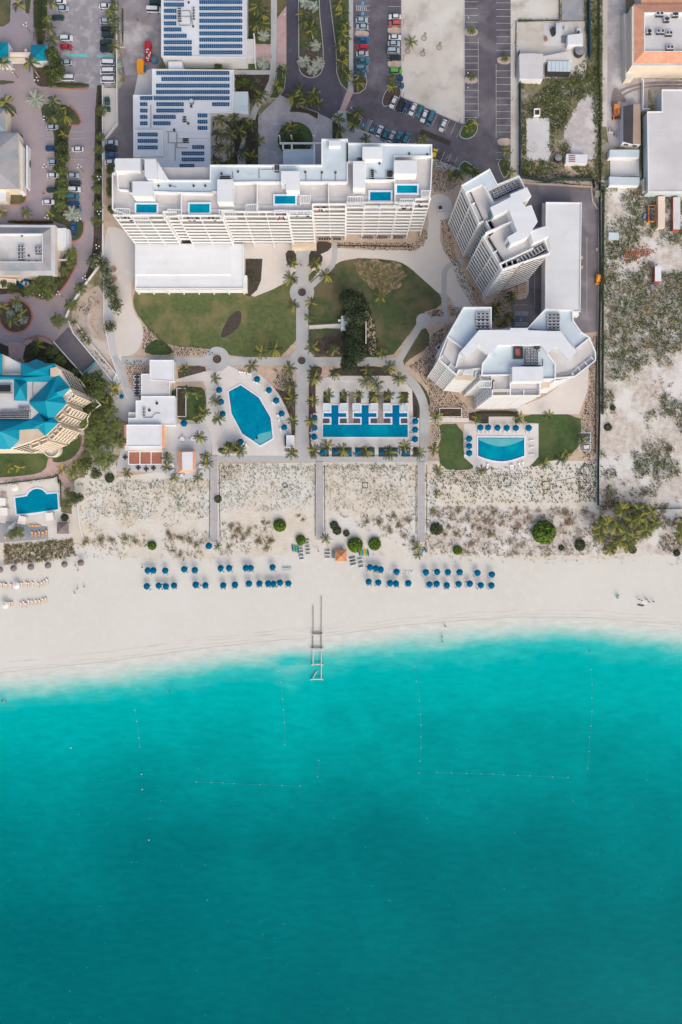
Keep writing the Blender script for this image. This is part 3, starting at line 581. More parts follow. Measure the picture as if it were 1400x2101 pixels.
# depth is broken up by sand bars: strong near the shore, broad patches further out
br = mth('MULTIPLY', mth('SUBTRACT', n1.outputs[0], .5), mth('MINIMUM', mth('MULTIPLY', mth('MAXIMUM', atn.outputs['Fac'], 0), .9), 14))
big = mth('MULTIPLY', mth('SUBTRACT', n2.outputs[0], .5), mth('MINIMUM', mth('MULTIPLY', mth('MAXIMUM', atn.outputs['Fac'], 0), 1.7), 130))
dep = mth('ADD', mth('ADD', atn.outputs['Fac'], br), big)
sc = mth('MULTIPLY', dep, 1 / 150.0)
cr = N.new('ShaderNodeValToRGB'); L.new(sc, cr.inputs[0]); el = cr.color_ramp.elements
def sl_(c): return rgb(*c)
stops = [(0, (204, 204, 198)), (2.5, (198, 204, 198)), (5, (172, 201, 195)), (8, (116, 191, 185)), (11, (40, 180, 177)), (16, (0, 170, 169)), (27, (0, 161, 161)), (40, (0, 146, 147)), (60, (0, 128, 131)), (88, (0, 114, 118)), (125, (0, 104, 110)), (150, (0, 100, 107))]
el[0].position = 0; el[0].color = sl_(stops[0][1]); el[1].position = 1; el[1].color = sl_(stops[-1][1])
for d, c in stops[1:-1]:
    e = el.new(d / 150); e.color = sl_(c)
# flecks of foam and drifting weed far out
vo = nz(.9, 2, geo.outputs['Position']); fl = N.new('ShaderNodeMapRange'); L.new(vo.outputs[0], fl.inputs[0]); fl.inputs[1].default_value = .73; fl.inputs[2].default_value = .77; fl.inputs[4].default_value = .3
far = N.new('ShaderNodeMapRange'); L.new(atn.outputs['Fac'], far.inputs[0]); far.inputs[1].default_value = 30; far.inputs[2].default_value = 60
n4 = nz(.5, 9, mp.outputs[0]); hs = N.new('ShaderNodeMapRange'); L.new(n4.outputs[0], hs.inputs[0]); hs.inputs[1].default_value = .3; hs.inputs[2].default_value = .7; hs.inputs[3].default_value = .88; hs.inputs[4].default_value = 1.09
hv = N.new('ShaderNodeHueSaturation'); L.new(cr.outputs[0], hv.inputs['Color']); L.new(hs.outputs[0], hv.inputs['Value'])
mx = N.new('ShaderNodeMix'); mx.data_type = 'RGBA'; L.new(mth('MULTIPLY', fl.outputs[0], far.outputs[0]), mx.inputs[0]); L.new(hv.outputs[0], mx.inputs[6]); mx.inputs[7].default_value = rgb(190, 225, 222)
L.new(mx.outputs[2], b.inputs['Base Color']); b.inputs['Roughness'].default_value = .12; b.inputs['Specular IOR Level'].default_value = .012
wv = nz(1.6, 6, mp.outputs[0]); bp = N.new('ShaderNodeBump'); bp.inputs['Strength'].default_value = .12; bp.inputs['Distance'].default_value = .15; L.new(wv.outputs[0], bp.inputs['Height']); L.new(bp.outputs[0], b.inputs['Normal'])
me.materials.append(m)
# wet sand band and foam line
mat('wet_sand', rgb(199, 193, 185), rgb(194, 187, 179), .12, c3=rgb(204, 201, 195), s3=.2, t3=(.42, .55), stretch=(.25, 1, 1))
b = MB()
for off, a, c in ((-16, -250, 1650), (-24, 380, 1650), (-30, -250, 700)):
    P = [W(x, shore(x) + off + 10 + 3.5 * noise.noise(Vector((x * .02, off, 0))) + noise.noise(Vector((x * .15, off, 3)))) for x in range(a, c, 5)]
    for i in range(len(P) - 1):
        wd = .55 * noise.noise(Vector((P[i].x * .12, off, 0))) + .12
        if wd > .04: b.face([(P[i].x, P[i].y - wd, .03), (P[i + 1].x, P[i + 1].y - wd, .03), (P[i + 1].x, P[i + 1].y + wd * .3, .03), (P[i].x, P[i].y + wd * .3, .03)])
o = b.build('wrack_lines', 'wet_sand'); o['kind'] = 'stuff'
mat('foam', rgb(222, 224, 220), rgb(208, 214, 210), 2.0)
b = MB()
for a, c, off in ((-200, 60, -5), (90, 150, -2), (300, 410, 1), (440, 520, -1), (1045, 1075, -8), (1098, 1118, -7), (1165, 1240, -6), (1290, 1420, -5)):
    P = [W(x, shore(x) + off + 15 + 2.0 * noise.noise(Vector((x * .06, 5, 0)))) for x in range(a, c + 1, 5)]
    for i in range(len(P) - 1):
        wd = .42 * noise.noise(Vector((P[i].x * .22, off, 0))) + .1
        if wd < .05: continue
        b.face([(P[i].x, P[i].y - wd / 2, .075), (P[i + 1].x, P[i + 1].y - wd / 2, .075), (P[i + 1].x, P[i + 1].y + wd / 2, .075), (P[i].x, P[i].y + wd / 2, .075)])
o = b.build('foam', 'foam'); o['kind'] = 'stuff'
# ------------------------------------------------------------------ buildings
def nrm(A, B):                    # outward normal on the right-hand side of A->B seen from above
    d = (B - A); d.z = 0; L_ = d.length; u = d / L_; return u, Vector((u.y, -u.x, 0)), L_
def at3(p, z): return Vector((p.x, p.y, z))
def balconies(root, A, B, zs, depth=1.9, bays=2, ph=1.05, fins=True, ztop=None, glaze='recess', slabm='wall_white', zb=None, deck='balcony_floor'):
    u, n, L_ = nrm(A, B)          # A->B is the outer face, walked so that outside lies to the right
    ztop = ztop if ztop is not None else zs[-1] + ph
    for z in zs:
        b = MB()
        b.prism([A, B, B - n * depth, A - n * depth], z - .28, z, 0, 1, True)
        P = [A, B, B - n * .16, A - n * .16]; b.prism(P, z - .45, z + ph, 0)
        b.build('balcony', [slabm, deck], root)
        g = MB()
        for k in range(bays):
            a = A + u * (L_ * k / bays + .5) - n * (depth - .06); c = A + u * (L_ * (k + 1) / bays - .5) - n * (depth - .06)
            g.prism([a, c, c - n * .1, a - n * .1], z + .05, z + 2.3)
        g.build('balcony_door', glaze, root)
    if fins:
        for k in range(bays + 1):
            c = A + u * min(max(L_ * k / bays, .14), L_ - .14)
            b = MB(); P = [c - u * .13 + n * .1, c + u * .13 + n * .1, c + u * .13 - n * depth, c - u * .13 - n * depth]
            b.prism(P, (zb if zb is not None else zs[0] - 2.8), ztop); b.build('fin_wall', slabm, root)
def shell(root, pts, z0, z1, wall='wall_white', top='roof_white', name='wall'):
    b = MB(); b.prism(pts, z0, z1, 0, 1); return b.build(name, [wall, top], root)
def parapet(root, pts, z0, z1, wd=.35, closed=True, m='parapet'):
    b = MB(); b.ribbon(pts, wd, z0, z1, closed=closed, off=0); return b.build('parapet', m, root)
def windows(root, A, B, zs, n_, w_=1.2, h=1.3, m='window_glass', name='window'):
    u, nn, L_ = nrm(A, B); first = None; ang = math.atan2(u.y, u.x)
    for z in zs:
        for k in range(n_):
            c = A + u * (L_ * (k + .5) / n_)
            if first is None:
                b = MB(); b.box((0, 0, 0), (w_, .14, h)); first = b.build(name, m, root, origin=(0, 0, 0)); o = first
            else: o = first.copy(); COL.objects.link(o)
            o.location = Vector((c.x, c.y, z)) - root.location; o.rotation_euler = (0, 0, ang)
def rooftop_unit(b, c, d, rz=0): b.box(c, d, rz, 0); b.box((c[0], c[1], c[2] + d[2]), (d[0] * .6, d[1] * .6, .12), rz, 1)
def plant(root, quad, z, nx, ny, name='air_conditioner', size=(1.3, 1.0, 1.0), rz=None, skip=0):
    """a bank of air conditioners set out in rows over a quadrilateral on a roof"""
    a, b_, c, d = [Vector(W(x, y, z)) for x, y in quad]; u = (b_ - a).normalized(); ang = math.atan2(u.y, u.x); proto = None
    for j in range(ny):
        for i in range(nx):
            s_, t_ = (i + .5) / nx, (j + .5) / ny
            p = (a * (1 - s_) + b_ * s_) * (1 - t_) + (d * (1 - s_) + c * s_) * t_
            if proto is None:
                q = MB(); rooftop_unit(q, (0, 0, 0), size); q.box((0, -size[1] * .5 - .12, 0), (size[0], .2, size[2] * .8), 0, 1)
                proto = q.build(name, ['unit_white', 'dark_metal'], root, origin=(0, 0, 0)); o = proto
            else: o = proto.copy(); COL.objects.link(o)
            o.location = p - root.location; o.rotation_euler = (0, 0, ang)
def pipes(root, lines, z, r=.12, m='metal', name='roof_pipe'):
    for l in lines:
        b = MB(); P = [W(x, y, z) for x, y in l]
        for p, q in zip(P, P[1:]): b.tube(p, q, r)
        b.build(name, m, root)
def vents(root, pts, z, r=.45):
    for x, y in pts:
        b = MB(); b.cyl(W(x, y, z), r, .5, 10, r * .8, 0, 1); b.build('roof_vent', ['metal', 'dark_metal'], root)
def rect(x0, y0, x1, y1): return [(x0, y0), (x1, y0), (x1, y1), (x0, y1)]
def Wz(pts, z): return [W(x, y, z) for x, y in pts]
def solar_row(root, x0, x1, y, z, wpx=7.2):
    b = MB(); a = W(x0, y, z); c = W(x1, y, z); k = (CAM_H - z) / CAM_H * MPP; n_ = max(2, round((x1 - x0) / 4.3)); pw = (c.x - a.x) / n_; h = wpx * k / 2
    for i in range(n_):
        xa = a.x + i * pw + .06; xb = a.x + (i + 1) * pw - .06
        for s_ in (-1, 0):
            ya = a.y + s_ * h + .04; yb = ya + h - .1; za = z + .25 + (s_ + 1) * .18; zb_ = za + .16
            b.face([(xa, ya, za), (xb, ya, za), (xb, yb, zb_), (xa, yb, zb_)]); b.face([(xa, ya, za - .05), (xa, yb, zb_ - .05), (xb, yb, zb_ - .05), (xb, ya, za - .05)])
    for xx in (a.x + .5, c.x - .5): b.box((xx, a.y, z), (.1, h * 1.6, .3), 0, 1)
    b.build('solar_panel_row', ['solar', 'metal'], root)
def rooftop_pool(root, x0, y0, x1, y1, z):
    P = Wz(rect(x0, y0, x1, y1), z + .6); b = MB(); b.ribbon(P, .55, z, z + .62, closed=True, off=0); o = b.build('rooftop_pool', 'pool_edge', root)
    w_ = MB(); w_.sheet(P, z + .5); q = w_.build('pool_water', 'pool_water', o); q.location = (0, 0, 0)
    q.data.transform(Matrix.Translation(-root.location))
def lounge(root, x, y, z, rz, m='cushion_white'):
    pass

# ---- main tower -------------------------------------------------
T = thing('hotel_tower', 'long white terraced hotel block with stacked balconies and five rooftop plunge pools', 'hotel', G(575, 455), world=True)
FL = [5.0 + 3.03 * k for k in range(8)]
SEG = [(287, 378, 513.5, 3, 8.2), (378, 403, 507, 1, 8.2), (403, 484, 514, 2, 8.2), (484, 603, 507, 3, 4), (603, 648, 505.5, 1, 4), (648, 709, 493.5, 2, 4), (709, 743, 490.5, 1, 4), (743, 803, 490.5, 2, 4), (803, 834, 490.5, 1, 4), (834, 863, 484, 1, 4)]
D = 10.3                          # balcony depth in plan pixels
north = lambda x: 386 if x > 705 else 424
for x0, x1, y, bays, zb in SEG:
    shell(T, [G(x0, y - D), G(x1, y - D), G(x1, north(x0 + 1)), G(x0, north(x0 + 1))], 0, 34.2, 'wall_white', 'terrace')
    zs = [z for z in FL if z > zb - 1.5] + [30.3]
    balconies(T, G(x0 + .3, y), G(x1 - .3, y), zs, D * MPP, bays, 1.35, True, 34.3, zb=0 if zb < 5 else 6)
    b = MB(); b.prism([G(x0, y), G(x1, y), G(x1, y - D - 4), G(x0, y - D - 4)], 34.2, 34.5, 0, 1, True); b.build('terrace_slab', ['wall_white', 'terrace'], T)
    b = MB(); b.ribbon([G(x0, y - .6), G(x1, y - .6)], .22, 34.5, 35.7); b.build('parapet', 'parapet', T)
# returns between the stepped fronts
for (a, c) in zip(SEG, SEG[1:]):
    b = MB(); b.ribbon([G(c[0], a[2]), G(c[0], c[2])], .3, 4, 35.7); b.build('return_wall', 'wall_white', T)
b = MB(); b.prism([G(x, y) for x, y in ((578, 424), (711, 424), (711, 377), (665, 377), (665, 385), (578, 385))][0:1] + [G(x, y) for x, y in ((711, 424), (711, 376), (666, 376), (666, 424))], 0, 34.2, 0, 1); b.build('wall', ['wall_white', 'terrace'], T)
# ground floor front
shell(T, [G(600, 515), G(650, 515), G(650, 500), G(600, 500)], 0, 4, 'wall_cream', 'terrace_beige', 'entrance_canopy')
for x0, x1 in ((742, 766), (772, 795), (806, 827), (654, 680), (684, 700)):
    windows(T, G(x0, 491 if x0 > 705 else 494), G(x1, 491 if x0 > 705 else 494), [1.0], 5, .75, 1.9)
# penthouse terraces: outer parapets
parapet(T, Wz([(313, 372), (300, 326), (240, 326), (240, 352), (231, 356), (231, 428), (268, 443)], 36), 34.5, 36, closed=False)
parapet(T, Wz([(886, 297), (887, 330), (884, 390), (880, 418)], 36), 34.5, 36, closed=False)
for x, y0, y1 in ((372.5, 394, 446), (528, 378, 432), (674.5, 372, 420), (810.5, 368, 420)):
    b = MB(); b.ribbon(Wz([(x, y0), (x, y1)], 36), .3, 34.5, 36.4); b.build('terrace_divider', 'parapet', T)
# service roofs one step up
def roof_block(root, px, z0, z1, top='roof_blue', wall='parapet', lip=.7, name='service_roof'):
    P = Wz(px, z1); b = MB(); b.prism(P, z0, z1, 0, 1); b.build(name, [wall, top], root)
    if lip: parapet(root, Wz(px, z1 + lip), z1, z1 + lip, .4)
roof_block(T, [(313, 370), (432, 370), (432, 339), (580, 339), (661, 339), (661, 286), (713, 286), (713, 373), (560, 373), (527, 373), (480, 374), (478, 390), (436, 393), (436, 396), (372, 395), (313, 393)], 34.2, 36.6)
roof_block(T, [(713, 294), (886, 297), (886, 320), (810, 320), (810, 369), (750, 369), (750, 331), (713, 331)], 34.2, 36.6)
roof_block(T, [(240, 350), (300, 351), (313, 372), (313, 393), (266, 395), (262, 390), (243, 388)], 34.2, 36.2, 'terrace', lip=.7)
def box_roof(root, px, z0, z1, top='roof_white', wall='parapet', name='penthouse'):
    b = MB(); b.prism(Wz(px, z1), z0, z1, 0, 1); return b.build(name, [wall, top], root)
for r_ in ((236.5, 325, 288, 350), (272, 372, 313, 402), (446, 368, 478, 414), (577, 351, 615, 376), (587, 376, 615, 390), (724.5, 331, 750, 385), (808.5, 329, 856, 356), (744, 301, 785, 326), (675, 288, 700, 299)):
    box_roof(T, rect(*r_), 34.4, 39.4 if r_[0] != 675 else 38.6)
box_roof(T, [(297, 326.5), (320, 326), (322, 340), (322, 367), (302, 368), (297, 360)], 34.4, 40)
box_roof(T, [(320, 326), (346, 368), (341, 371), (322, 367)], 34.4, 37.6)
for r_ in ((278, 417.5, 323.5, 438), (387.5, 416.5, 432, 438), (562.5, 400, 608, 419.5), (758, 392, 804, 413), (813, 378.5, 858, 397.5)): rooftop_pool(T, *r_, 34.5)
def pergola(root, px, z, n_=6, name='pergola'):
    P = Wz(px, z); b = MB(); b.ribbon(P, .22, z - .25, z, closed=True)
    for i in range(1, n_):
        t_ = i / n_; a = P[0] * (1 - t_) + P[1] * t_; c = P[3] * (1 - t_) + P[2] * t_; b.ribbon([a, c], .18, z - .2, z - .02)
    for p in P: b.box((p.x, p.y, z - 3.0), (.2, .2, 2.8))
    b.build(name, 'parapet', root)
for px in ([(237, 427), (265, 428), (266, 440), (243, 442)], [(273, 445), (303, 446), (311, 459), (279, 459)], [(344, 429), (372, 430), (372, 440), (346, 444)], [(449, 431), (480, 431), (486, 447), (452, 447)], [(504, 420), (529, 418), (530, 434), (506, 434)], [(714, 403), (745, 403), (745, 420), (714, 420)], [(748, 422), (778, 422), (778, 433), (748, 433)], [(781, 422), (813, 422), (813, 433), (781, 433)], [(822, 408), (849, 408), (847, 420), (820, 420)], [(865, 391), (882, 391), (880, 404), (865, 404)], [(616, 401), (637, 401), (636, 417), (616, 417)], [(563, 431), (588, 431), (588, 436), (563, 436)], [(594, 432), (637, 432), (637, 437), (594, 437)], [(808, 352), (852, 352), (850, 358), (816, 358)], [(588, 387), (615, 387), (615, 392), (588, 392)]):
    pergola(T, px, 36.3 if px[0][1] < 440 else 33.4)
vents(T, [(326, 382), (350, 382), (398, 382), (422, 382), (489, 353), (455, 357), (627, 354), (661, 355), (689, 355), (757, 331), (779, 336), (877, 318), (840, 316)], 36.6)
for c, n1_, n2_ in (((452, 362, 474, 368), 5, 1), ((564, 340, 574, 352), 2, 4), ((733, 325, 748, 331), 5, 1), ((760, 350, 768, 366), 2, 4), ((794, 352, 806, 366), 3, 4), ((266, 376, 272, 392), 1, 4)):
    plant(T, rect(*c), 36.65, n1_, n2_, size=(.9, .7, .8))
pipes(T, [[(532, 345), (532, 366)], [(478, 352), (478, 366)], [(628, 356), (628, 370)], [(660, 356), (660, 371)], [(689, 356), (689, 371)], [(536, 348), (560, 348), (560, 344)], [(346, 380), (362, 384)], [(762, 350), (772, 350), (772, 356)]], 36.9)
sofa = [(262, 448), (270, 449), (335, 448), (391, 449), (400, 449), (434, 449), (442, 449), (570, 447), (586, 447), (610, 439), (624, 439), (632, 440), (652, 431), (665, 431), (829, 425), (840, 425), (864, 421)]
for i, (x, y) in enumerate(sofa):
    q = thing('curved_sofa', 'dark curved terrace sofa on the upper balconies of the hotel tower, ' + ordn(i, len(sofa)), 'sofa', W(x, y, 30.35), R(140 * i), group='curved sofas on the upper balconies')
    b = MB(); b.ribbon([(.75 * math.cos(R(a)), .75 * math.sin(R(a))) for a in range(0, 250, 25)], .32, 0, .75); b.build('backrest', 'fabric_red' if i in (7, 12) else 'dark_metal', q); b = MB(); b.cyl((0, 0, 0), .5, .4, 12); b.build('seat', 'cushion_white', q)
# porte-cochere on the forecourt
PC = thing('entrance_portico', 'low white entrance canopy with open beams over the forecourt drop-off', 'canopy', W(613, 325), world=True)
b = MB(); b.prism(Wz(rect(581, 306, 647, 341), 7), 6.2, 7, 0, 1, True); b.build('canopy_roof', ['parapet', 'roof_blue'], PC)
b = MB()
for l in ([(574, 293.5), (662, 293.5)], [(581, 294), (581, 306)], [(599, 294), (599, 306)], [(645, 294), (645, 341)], [(661, 294), (661, 341)]): b.ribbon(Wz(l, 7), .55, 6.3, 7 + .001 * len(l))
b.build('beam_frame', 'parapet', PC)
for x, y in ((576, 294), (600, 294), (645, 294), (584, 334), (645, 334)):
    c = MB(); c.cyl(W(x, y, 0), .3, 6.2, 10); c.build('column', 'wall_white', PC)

# ---- hall in front of the tower ----
Hh = thing('banquet_hall', 'wide single-storey white flat roofed hall between the hotel balconies and lawn', 'hall', W(390, 550), world=True)
shell(Hh, Wz([(278, 500), (500, 500), (500, 592), (278, 592)], 6.0), 0, 6.0)
shell(Hh, Wz([(278, 500), (474, 500), (474, 563), (278, 563)], 6.7), 5.9, 6.7, 'parapet', 'roof_white', 'upper_roof')
parapet(Hh, Wz([(278, 500), (278, 592), (500, 592), (500, 500)], 6.5), 6.0, 6.5, .3, False)
b = MB(); b.ribbon(Wz([(278, 596.5), (500, 596.5)], 5.2), .3, 4.9, 5.2); b.build('front_beam', 'parapet', Hh)
for i in range(8):
    x = 279.5 + i * 31.3; b = MB(); b.ribbon(Wz([(x, 590), (x, 597)], 5.2), .35, 0, 5.18); b.build('front_pier', 'parapet', Hh)
shell(Hh, Wz([(500, 565), (507, 565), (507, 597), (500, 597)], 3.5), 0, 3.5, 'wall_cream', 'roof_white', 'side_porch')

# ---- solar roofed service building ----
SB = thing('service_building', 'low white service building roofed with many rows of blue solar panels beside courtyard palms', 'building', W(370, 240), world=True)
shell(SB, Wz([(313, 142), (479, 144), (479, 188), (476, 230), (431, 231), (431, 345), (420, 372), (300, 372), (300, 325), (275, 325), (274, 195.5), (313, 195.5)], 7), 0, 7)
parapet(SB, Wz([(300, 325), (275, 325), (274, 195.5), (313, 195.5), (313, 142), (479, 144), (479, 188), (476, 230), (431, 231), (431, 340)], 7.5), 7, 7.5, .3, False)
shell(SB, Wz(rect(275, 267, 334, 319), 8.8), 7, 8.8, 'parapet', 'roof_white', 'raised_roof'); parapet(SB, Wz(rect(275, 267, 334, 319), 9.2), 8.8, 9.2, .3)
shell(SB, Wz([(475, 188), (509, 188), (509, 234), (475, 232)], 5.5), 0, 5.5, 'parapet', 'roof_blue', 'side_wing')
shell(SB, Wz([(366, 272), (428, 274), (430, 283), (366, 283)], 7.9), 7, 7.9, 'parapet', 'roof_white', 'roof_step')
for x0, x1, y in ((321.5, 471.6, 151), (331.7, 472, 163.5), (321, 472, 177), (321, 472, 190), (288, 314, 202.5), (316, 472, 202.5), (288, 303.5, 215), (321.5, 378, 215), (435.7, 471.7, 215), (288, 303.5, 228), (321.5, 378, 228), (288, 303.5, 241), (315, 361.6, 241), (288, 303.5, 254), (315, 351, 254), (406, 426.6, 238), (406, 426.6, 250.7), (406, 426.6, 263.6), (394.8, 420, 302.6), (373.4, 420, 315.5), (373.4, 420, 328), (369, 399.7, 341), (363.7, 399.7, 353.8)): solar_row(SB, x0, x1, y, 7.02)
for y in (277, 290, 303.4): solar_row(SB, 283, 324.5, y, 8.82)
vents(SB, [(393, 219), (393.5, 211), (387, 254), (380, 243), (358, 267), (336, 348)], 7, .55)
plant(SB, rect(376, 284, 388, 292), 7.05, 3, 2, size=(.9, .8, .7)); plant(SB, rect(376, 240, 383, 250), 7.05, 2, 2, size=(.9, .8, .7))
pipes(SB, [[(346, 272), (346, 293), (374, 293)], [(363, 274), (363, 303), (385, 303)], [(360, 295), (360, 330)], [(310, 215), (310, 262)], [(342, 270), (363, 270)]], 7.3)
b = MB(); b.cyl(W(394, 211, 7), .9, 1.4, 14, .8, 0, 1); b.build('water_tank', ['metal', 'roof_blue'], SB)
SA = thing('solar_hall', 'white flat roofed hall under two blocks of blue solar rows by the service yard', 'building', W(420, 60), world=True)
shell(SA, Wz([(332, -60), (505, -60), (505, 118), (332, 115)], 7.5), 0, 7.5)
parapet(SA, Wz([(332, -60), (332, 115), (505, 118), (505, -60)], 8.1), 7.5, 8.1, .35, False)
for i, (xe) in enumerate((378.6, 378.6, 363, 363, 363, 373, 384, 394.5, 394.5, 394.5)):
    solar_row(SA, 337, xe, (-1.5, 11, 23.7, 36.5, 49.4, 62, 75, 88, 100.5, 112 - .8)[i], 7.52)
for y in (5.6, 18.5, 31.4, 44.2, 57, 70, 83, 96, 108.8): solar_row(SA, 409.5, 498, y, 7.52)
pipes(SA, [[(372, 22), (390, 22), (396, 50)], [(372, 34), (392, 34), (392, 50)], [(368, 42), (368, 52), (390, 52)]], 7.8)
plant(SA, rect(366, 18, 373, 44), 7.52, 2, 5, size=(.8, .8, .8)); plant(SA, rect(396, 16, 401, 40), 7.52, 1, 4, size=(.8, .8, .8)); vents(SA, [(388, 6), (397, 55)], 7.5)
shell(SA, Wz([(505, 80), (522, 80), (522, 119), (505, 119)], 4), 0, 4, 'parapet', 'roof_grey', 'side_porch')
b = MB(); b.ribbon(Wz([(521, 68), (523, 92), (523, 128)], 4.5), .35, 0, 4.5); b.build('curved_wall', 'parapet', SA)
b = MB(); b.prism(Wz([(346, 126), (374, 126), (374, 141), (346, 141)], 6), 0, 6, 0, 1); b.build('link_block', ['parapet', 'roof_white'], SA)

# ---- right-hand long hall ----
LH = thing('long_hall', 'long plain white flat roofed hall on the dark asphalt car park', 'hall', W(1157, 530), world=True)
shell(LH, Wz([(1121, 415), (1193, 416), (1190.5, 639), (1119.5, 650)], 6.8), 0, 6.8)
parapet(LH, Wz([(1121, 415), (1193, 416), (1190.5, 639), (1119.5, 639)], 7.2), 6.8, 7.2, .3)
shell(LH, Wz([(1113, 417), (1120, 417), (1120, 464), (1112, 464)], 3.2), 0, 3.2, 'metal', 'roof_grey', 'side_canopy')
shell(LH, Wz([(1176, 640), (1188, 640), (1188, 648), (1176, 648)], 3), 0, 3, 'parapet', 'roof_white', 'porch')

# ---- tilted tower ----
TT = thing('tilted_tower', 'white apartment tower turned at an angle with dark striped balconies beside the car park', 'tower', G(1000, 520), world=True)
ZT = 36.0
def z4(pts): return zp(Y4, pts)
NW, P1_, P2_, P3_, P4_, P5_, P6_ = z4([(265, 235), (325, 345), (400, 535), (455, 520), (492, 600), (430, 640), (545, 808)])
SW_, S2_, S3_, SE_ = z4([(590, 905), (725, 862), (745, 862), (965, 775)])
def off2(a, c, d):                 # move the pair a->c inwards (to the left) by d metres
    A = W(*a, ZT); B = W(*c, ZT); u, n, L_ = nrm(A, B); return A - n * d, B - n * d
pin = [(300, 225), (485, 105), (550, 235), (720, 160), (765, 250), (785, 250), (820, 320), (748, 370), (770, 405), (820, 390), (870, 525), (832, 580), (930, 560), (965, 635), (965, 768), (745, 848), (620, 880), (600, 870), (468, 662), (520, 612), (468, 525), (428, 512)]
shell(TT, Wz(z4(pin), ZT - 1.4), 0, ZT - 1.4, 'wall_cream', 'terrace')
zs = [2.6 + 3.03 * k for k in range(11)]
def bal(a, c, bays, **kw):
    A = W(*a, ZT); B = W(*c, ZT); A.z = B.z = 0; balconies(TT, A, B, zs, 1.9, bays, .9, True, ZT - .4, 'facade_glass', zb=0, deck='facade_glass', **kw)
bal(NW, P2_, 2); bal(P5_, SW_, 2)
bal(P3_, P4_, 1, slabm='roof_blue'); 
bal(SW_, S2_, 3)
A, B = W(*S3_, ZT), W(*SE_, ZT); A.z = B.z = 0
windows(TT, A + Vector((0, .1, 0)), B + Vector((0, .1, 0)), [1.9 + 3.03 * k for k in range(11)], 8, 1.3, 1.5)
for z in zs[1:]:
    b = MB(); u, n, L_ = nrm(A, B); b.prism([A + n * .1, B + n * .1, B - n * .3, A - n * .3], z - .3, z - .05); b.build('floor_band', 'wall_white', TT)
for a, c in ((NW, P2_), (P5_, SW_), (SW_, S2_), (P3_, P4_)):
    A = W(*a, ZT); B = W(*c, ZT); u, n, L_ = nrm(A, B); b = MB(); b.prism([A, B, B - n * 2.3, A - n * 2.3], ZT - 1.7, ZT - 1.4, 0, 1, True); b.build('terrace_slab', ['parapet', 'terrace'], TT)
    b = MB(); b.ribbon([A - n * .15, B - n * .15], .3, ZT - 1.4, ZT); b.build('parapet', 'parapet', TT)
shell(TT, Wz(z4([(265, 235), (485, 105), (550, 235), (475, 270), (435, 222), (300, 285)]), 37), ZT - 1.5, 37, 'parapet', 'roof_blue', 'service_roof')
parapet(TT, Wz(z4([(300, 285), (265, 235), (485, 105), (550, 235)]), 37.6), 37, 37.6, .35, False)
parapet(TT, Wz(z4([(435, 222), (520, 380), (655, 325)]), 37), ZT - 1.4, 37, .5, False)
parapet(TT, Wz(z4([(540, 232), (720, 160), (765, 250)]), 37), ZT - 1.4, 37, .4, False)
box_roof(TT, z4([(490, 410), (655, 328), (650, 305), (785, 250), (820, 320), (748, 370), (770, 405), (820, 390), (870, 525), (832, 580), (800, 640), (655, 705), (625, 650), (705, 600), (640, 425), (520, 485)]), ZT - 1.5, 39.5)
box_roof(TT, z4([(808, 600), (932, 560), (965, 635), (832, 695)]), ZT - 1.5, 38.6)
parapet(TT, Wz(z4([(455, 612), (668, 520), (705, 590)]), 37.5), ZT - 1.4, 37.5, .4, False)
parapet(TT, Wz(z4([(835, 735), (565, 860), (590, 905), (740, 850), (965, 775), (925, 665)]), 36.6), ZT - 1.4, 36.6, .35, False)
for q in ([(486, 425), (505, 415), (520, 470), (505, 478)], [(625, 652), (640, 645), (655, 690), (640, 702)]):
    b = MB(); b.prism(Wz(z4(q), 38.6), 34.6, 38.6, 0, 0); b.build('penthouse_window', 'paint_teal', TT)
plant(TT, z4([(500, 290), (700, 205), (735, 245), (520, 345)]), 34.7, 7, 3, size=(1.0, .8, 1.0)); plant(TT, z4([(705, 825), (910, 715), (930, 745), (735, 865)]), 34.7, 8, 3, size=(1.1, .8, 1.0))
pipes(TT, [z4([(490, 300), (720, 200)]), z4([(510, 330), (660, 265)]), z4([(745, 830), (900, 745)])], 35.4)
b = MB(); b.prism(Wz(z4([(700, 800), (925, 690), (945, 755), (735, 870)]), 34.66), 34.4, 34.66, 0, 0); b.build('plant_deck', 'dark_metal', TT)
b = MB(); b.prism(Wz(z4([(482, 272), (722, 172), (755, 245), (520, 360)]), 34.66), 34.4, 34.66, 0, 0); b.build('plant_deck', 'metal', TT)

# ---- south-east tower ----
SE = thing('stepped_tower', 'white stepped apartment block with folded wings above the half-moon pool', 'tower', G(1010, 750), world=True)
def z5(pts): return zp(X4, pts)
out = [(340, 40), (545, 40), (545, 205), (690, 195), (825, 195), (955, 55), (1160, 60), (1165, 140), (1225, 225), (1290, 270), (1335, 380), (1335, 440), (1180, 560), (1030, 575), (1020, 592), (915, 600), (915, 700), (555, 705), (555, 592), (462, 590), (462, 520), (432, 567), (285, 550), (150, 430), (215, 265)]
ins = [(352, 46), (540, 46), (545, 205), (690, 195), (825, 195), (955, 58), (1155, 64), (1160, 142), (1220, 228), (1285, 272), (1325, 380), (1322, 430), (1165, 548), (1030, 562), (1015, 588), (905, 598), (905, 678), (570, 680), (570, 585), (462, 568), (458, 520), (430, 545), (292, 530), (172, 424), (228, 262)]
shell(SE, Wz(z5(ins), 34.5), 0, 34.5, 'wall_white', 'terrace')
zs = [2.4 + 3.03 * k for k in range(11)]
def bal5(a, c, bays, ph=1.0, glz='recess', **kw):
    (a, c) = z5([a, c]); A = W(*a, ZT); B = W(*c, ZT); A.z = B.z = 0; balconies(SE, A, B, zs, 1.9, bays, ph, True, ZT - .6, glz, zb=0, **kw)
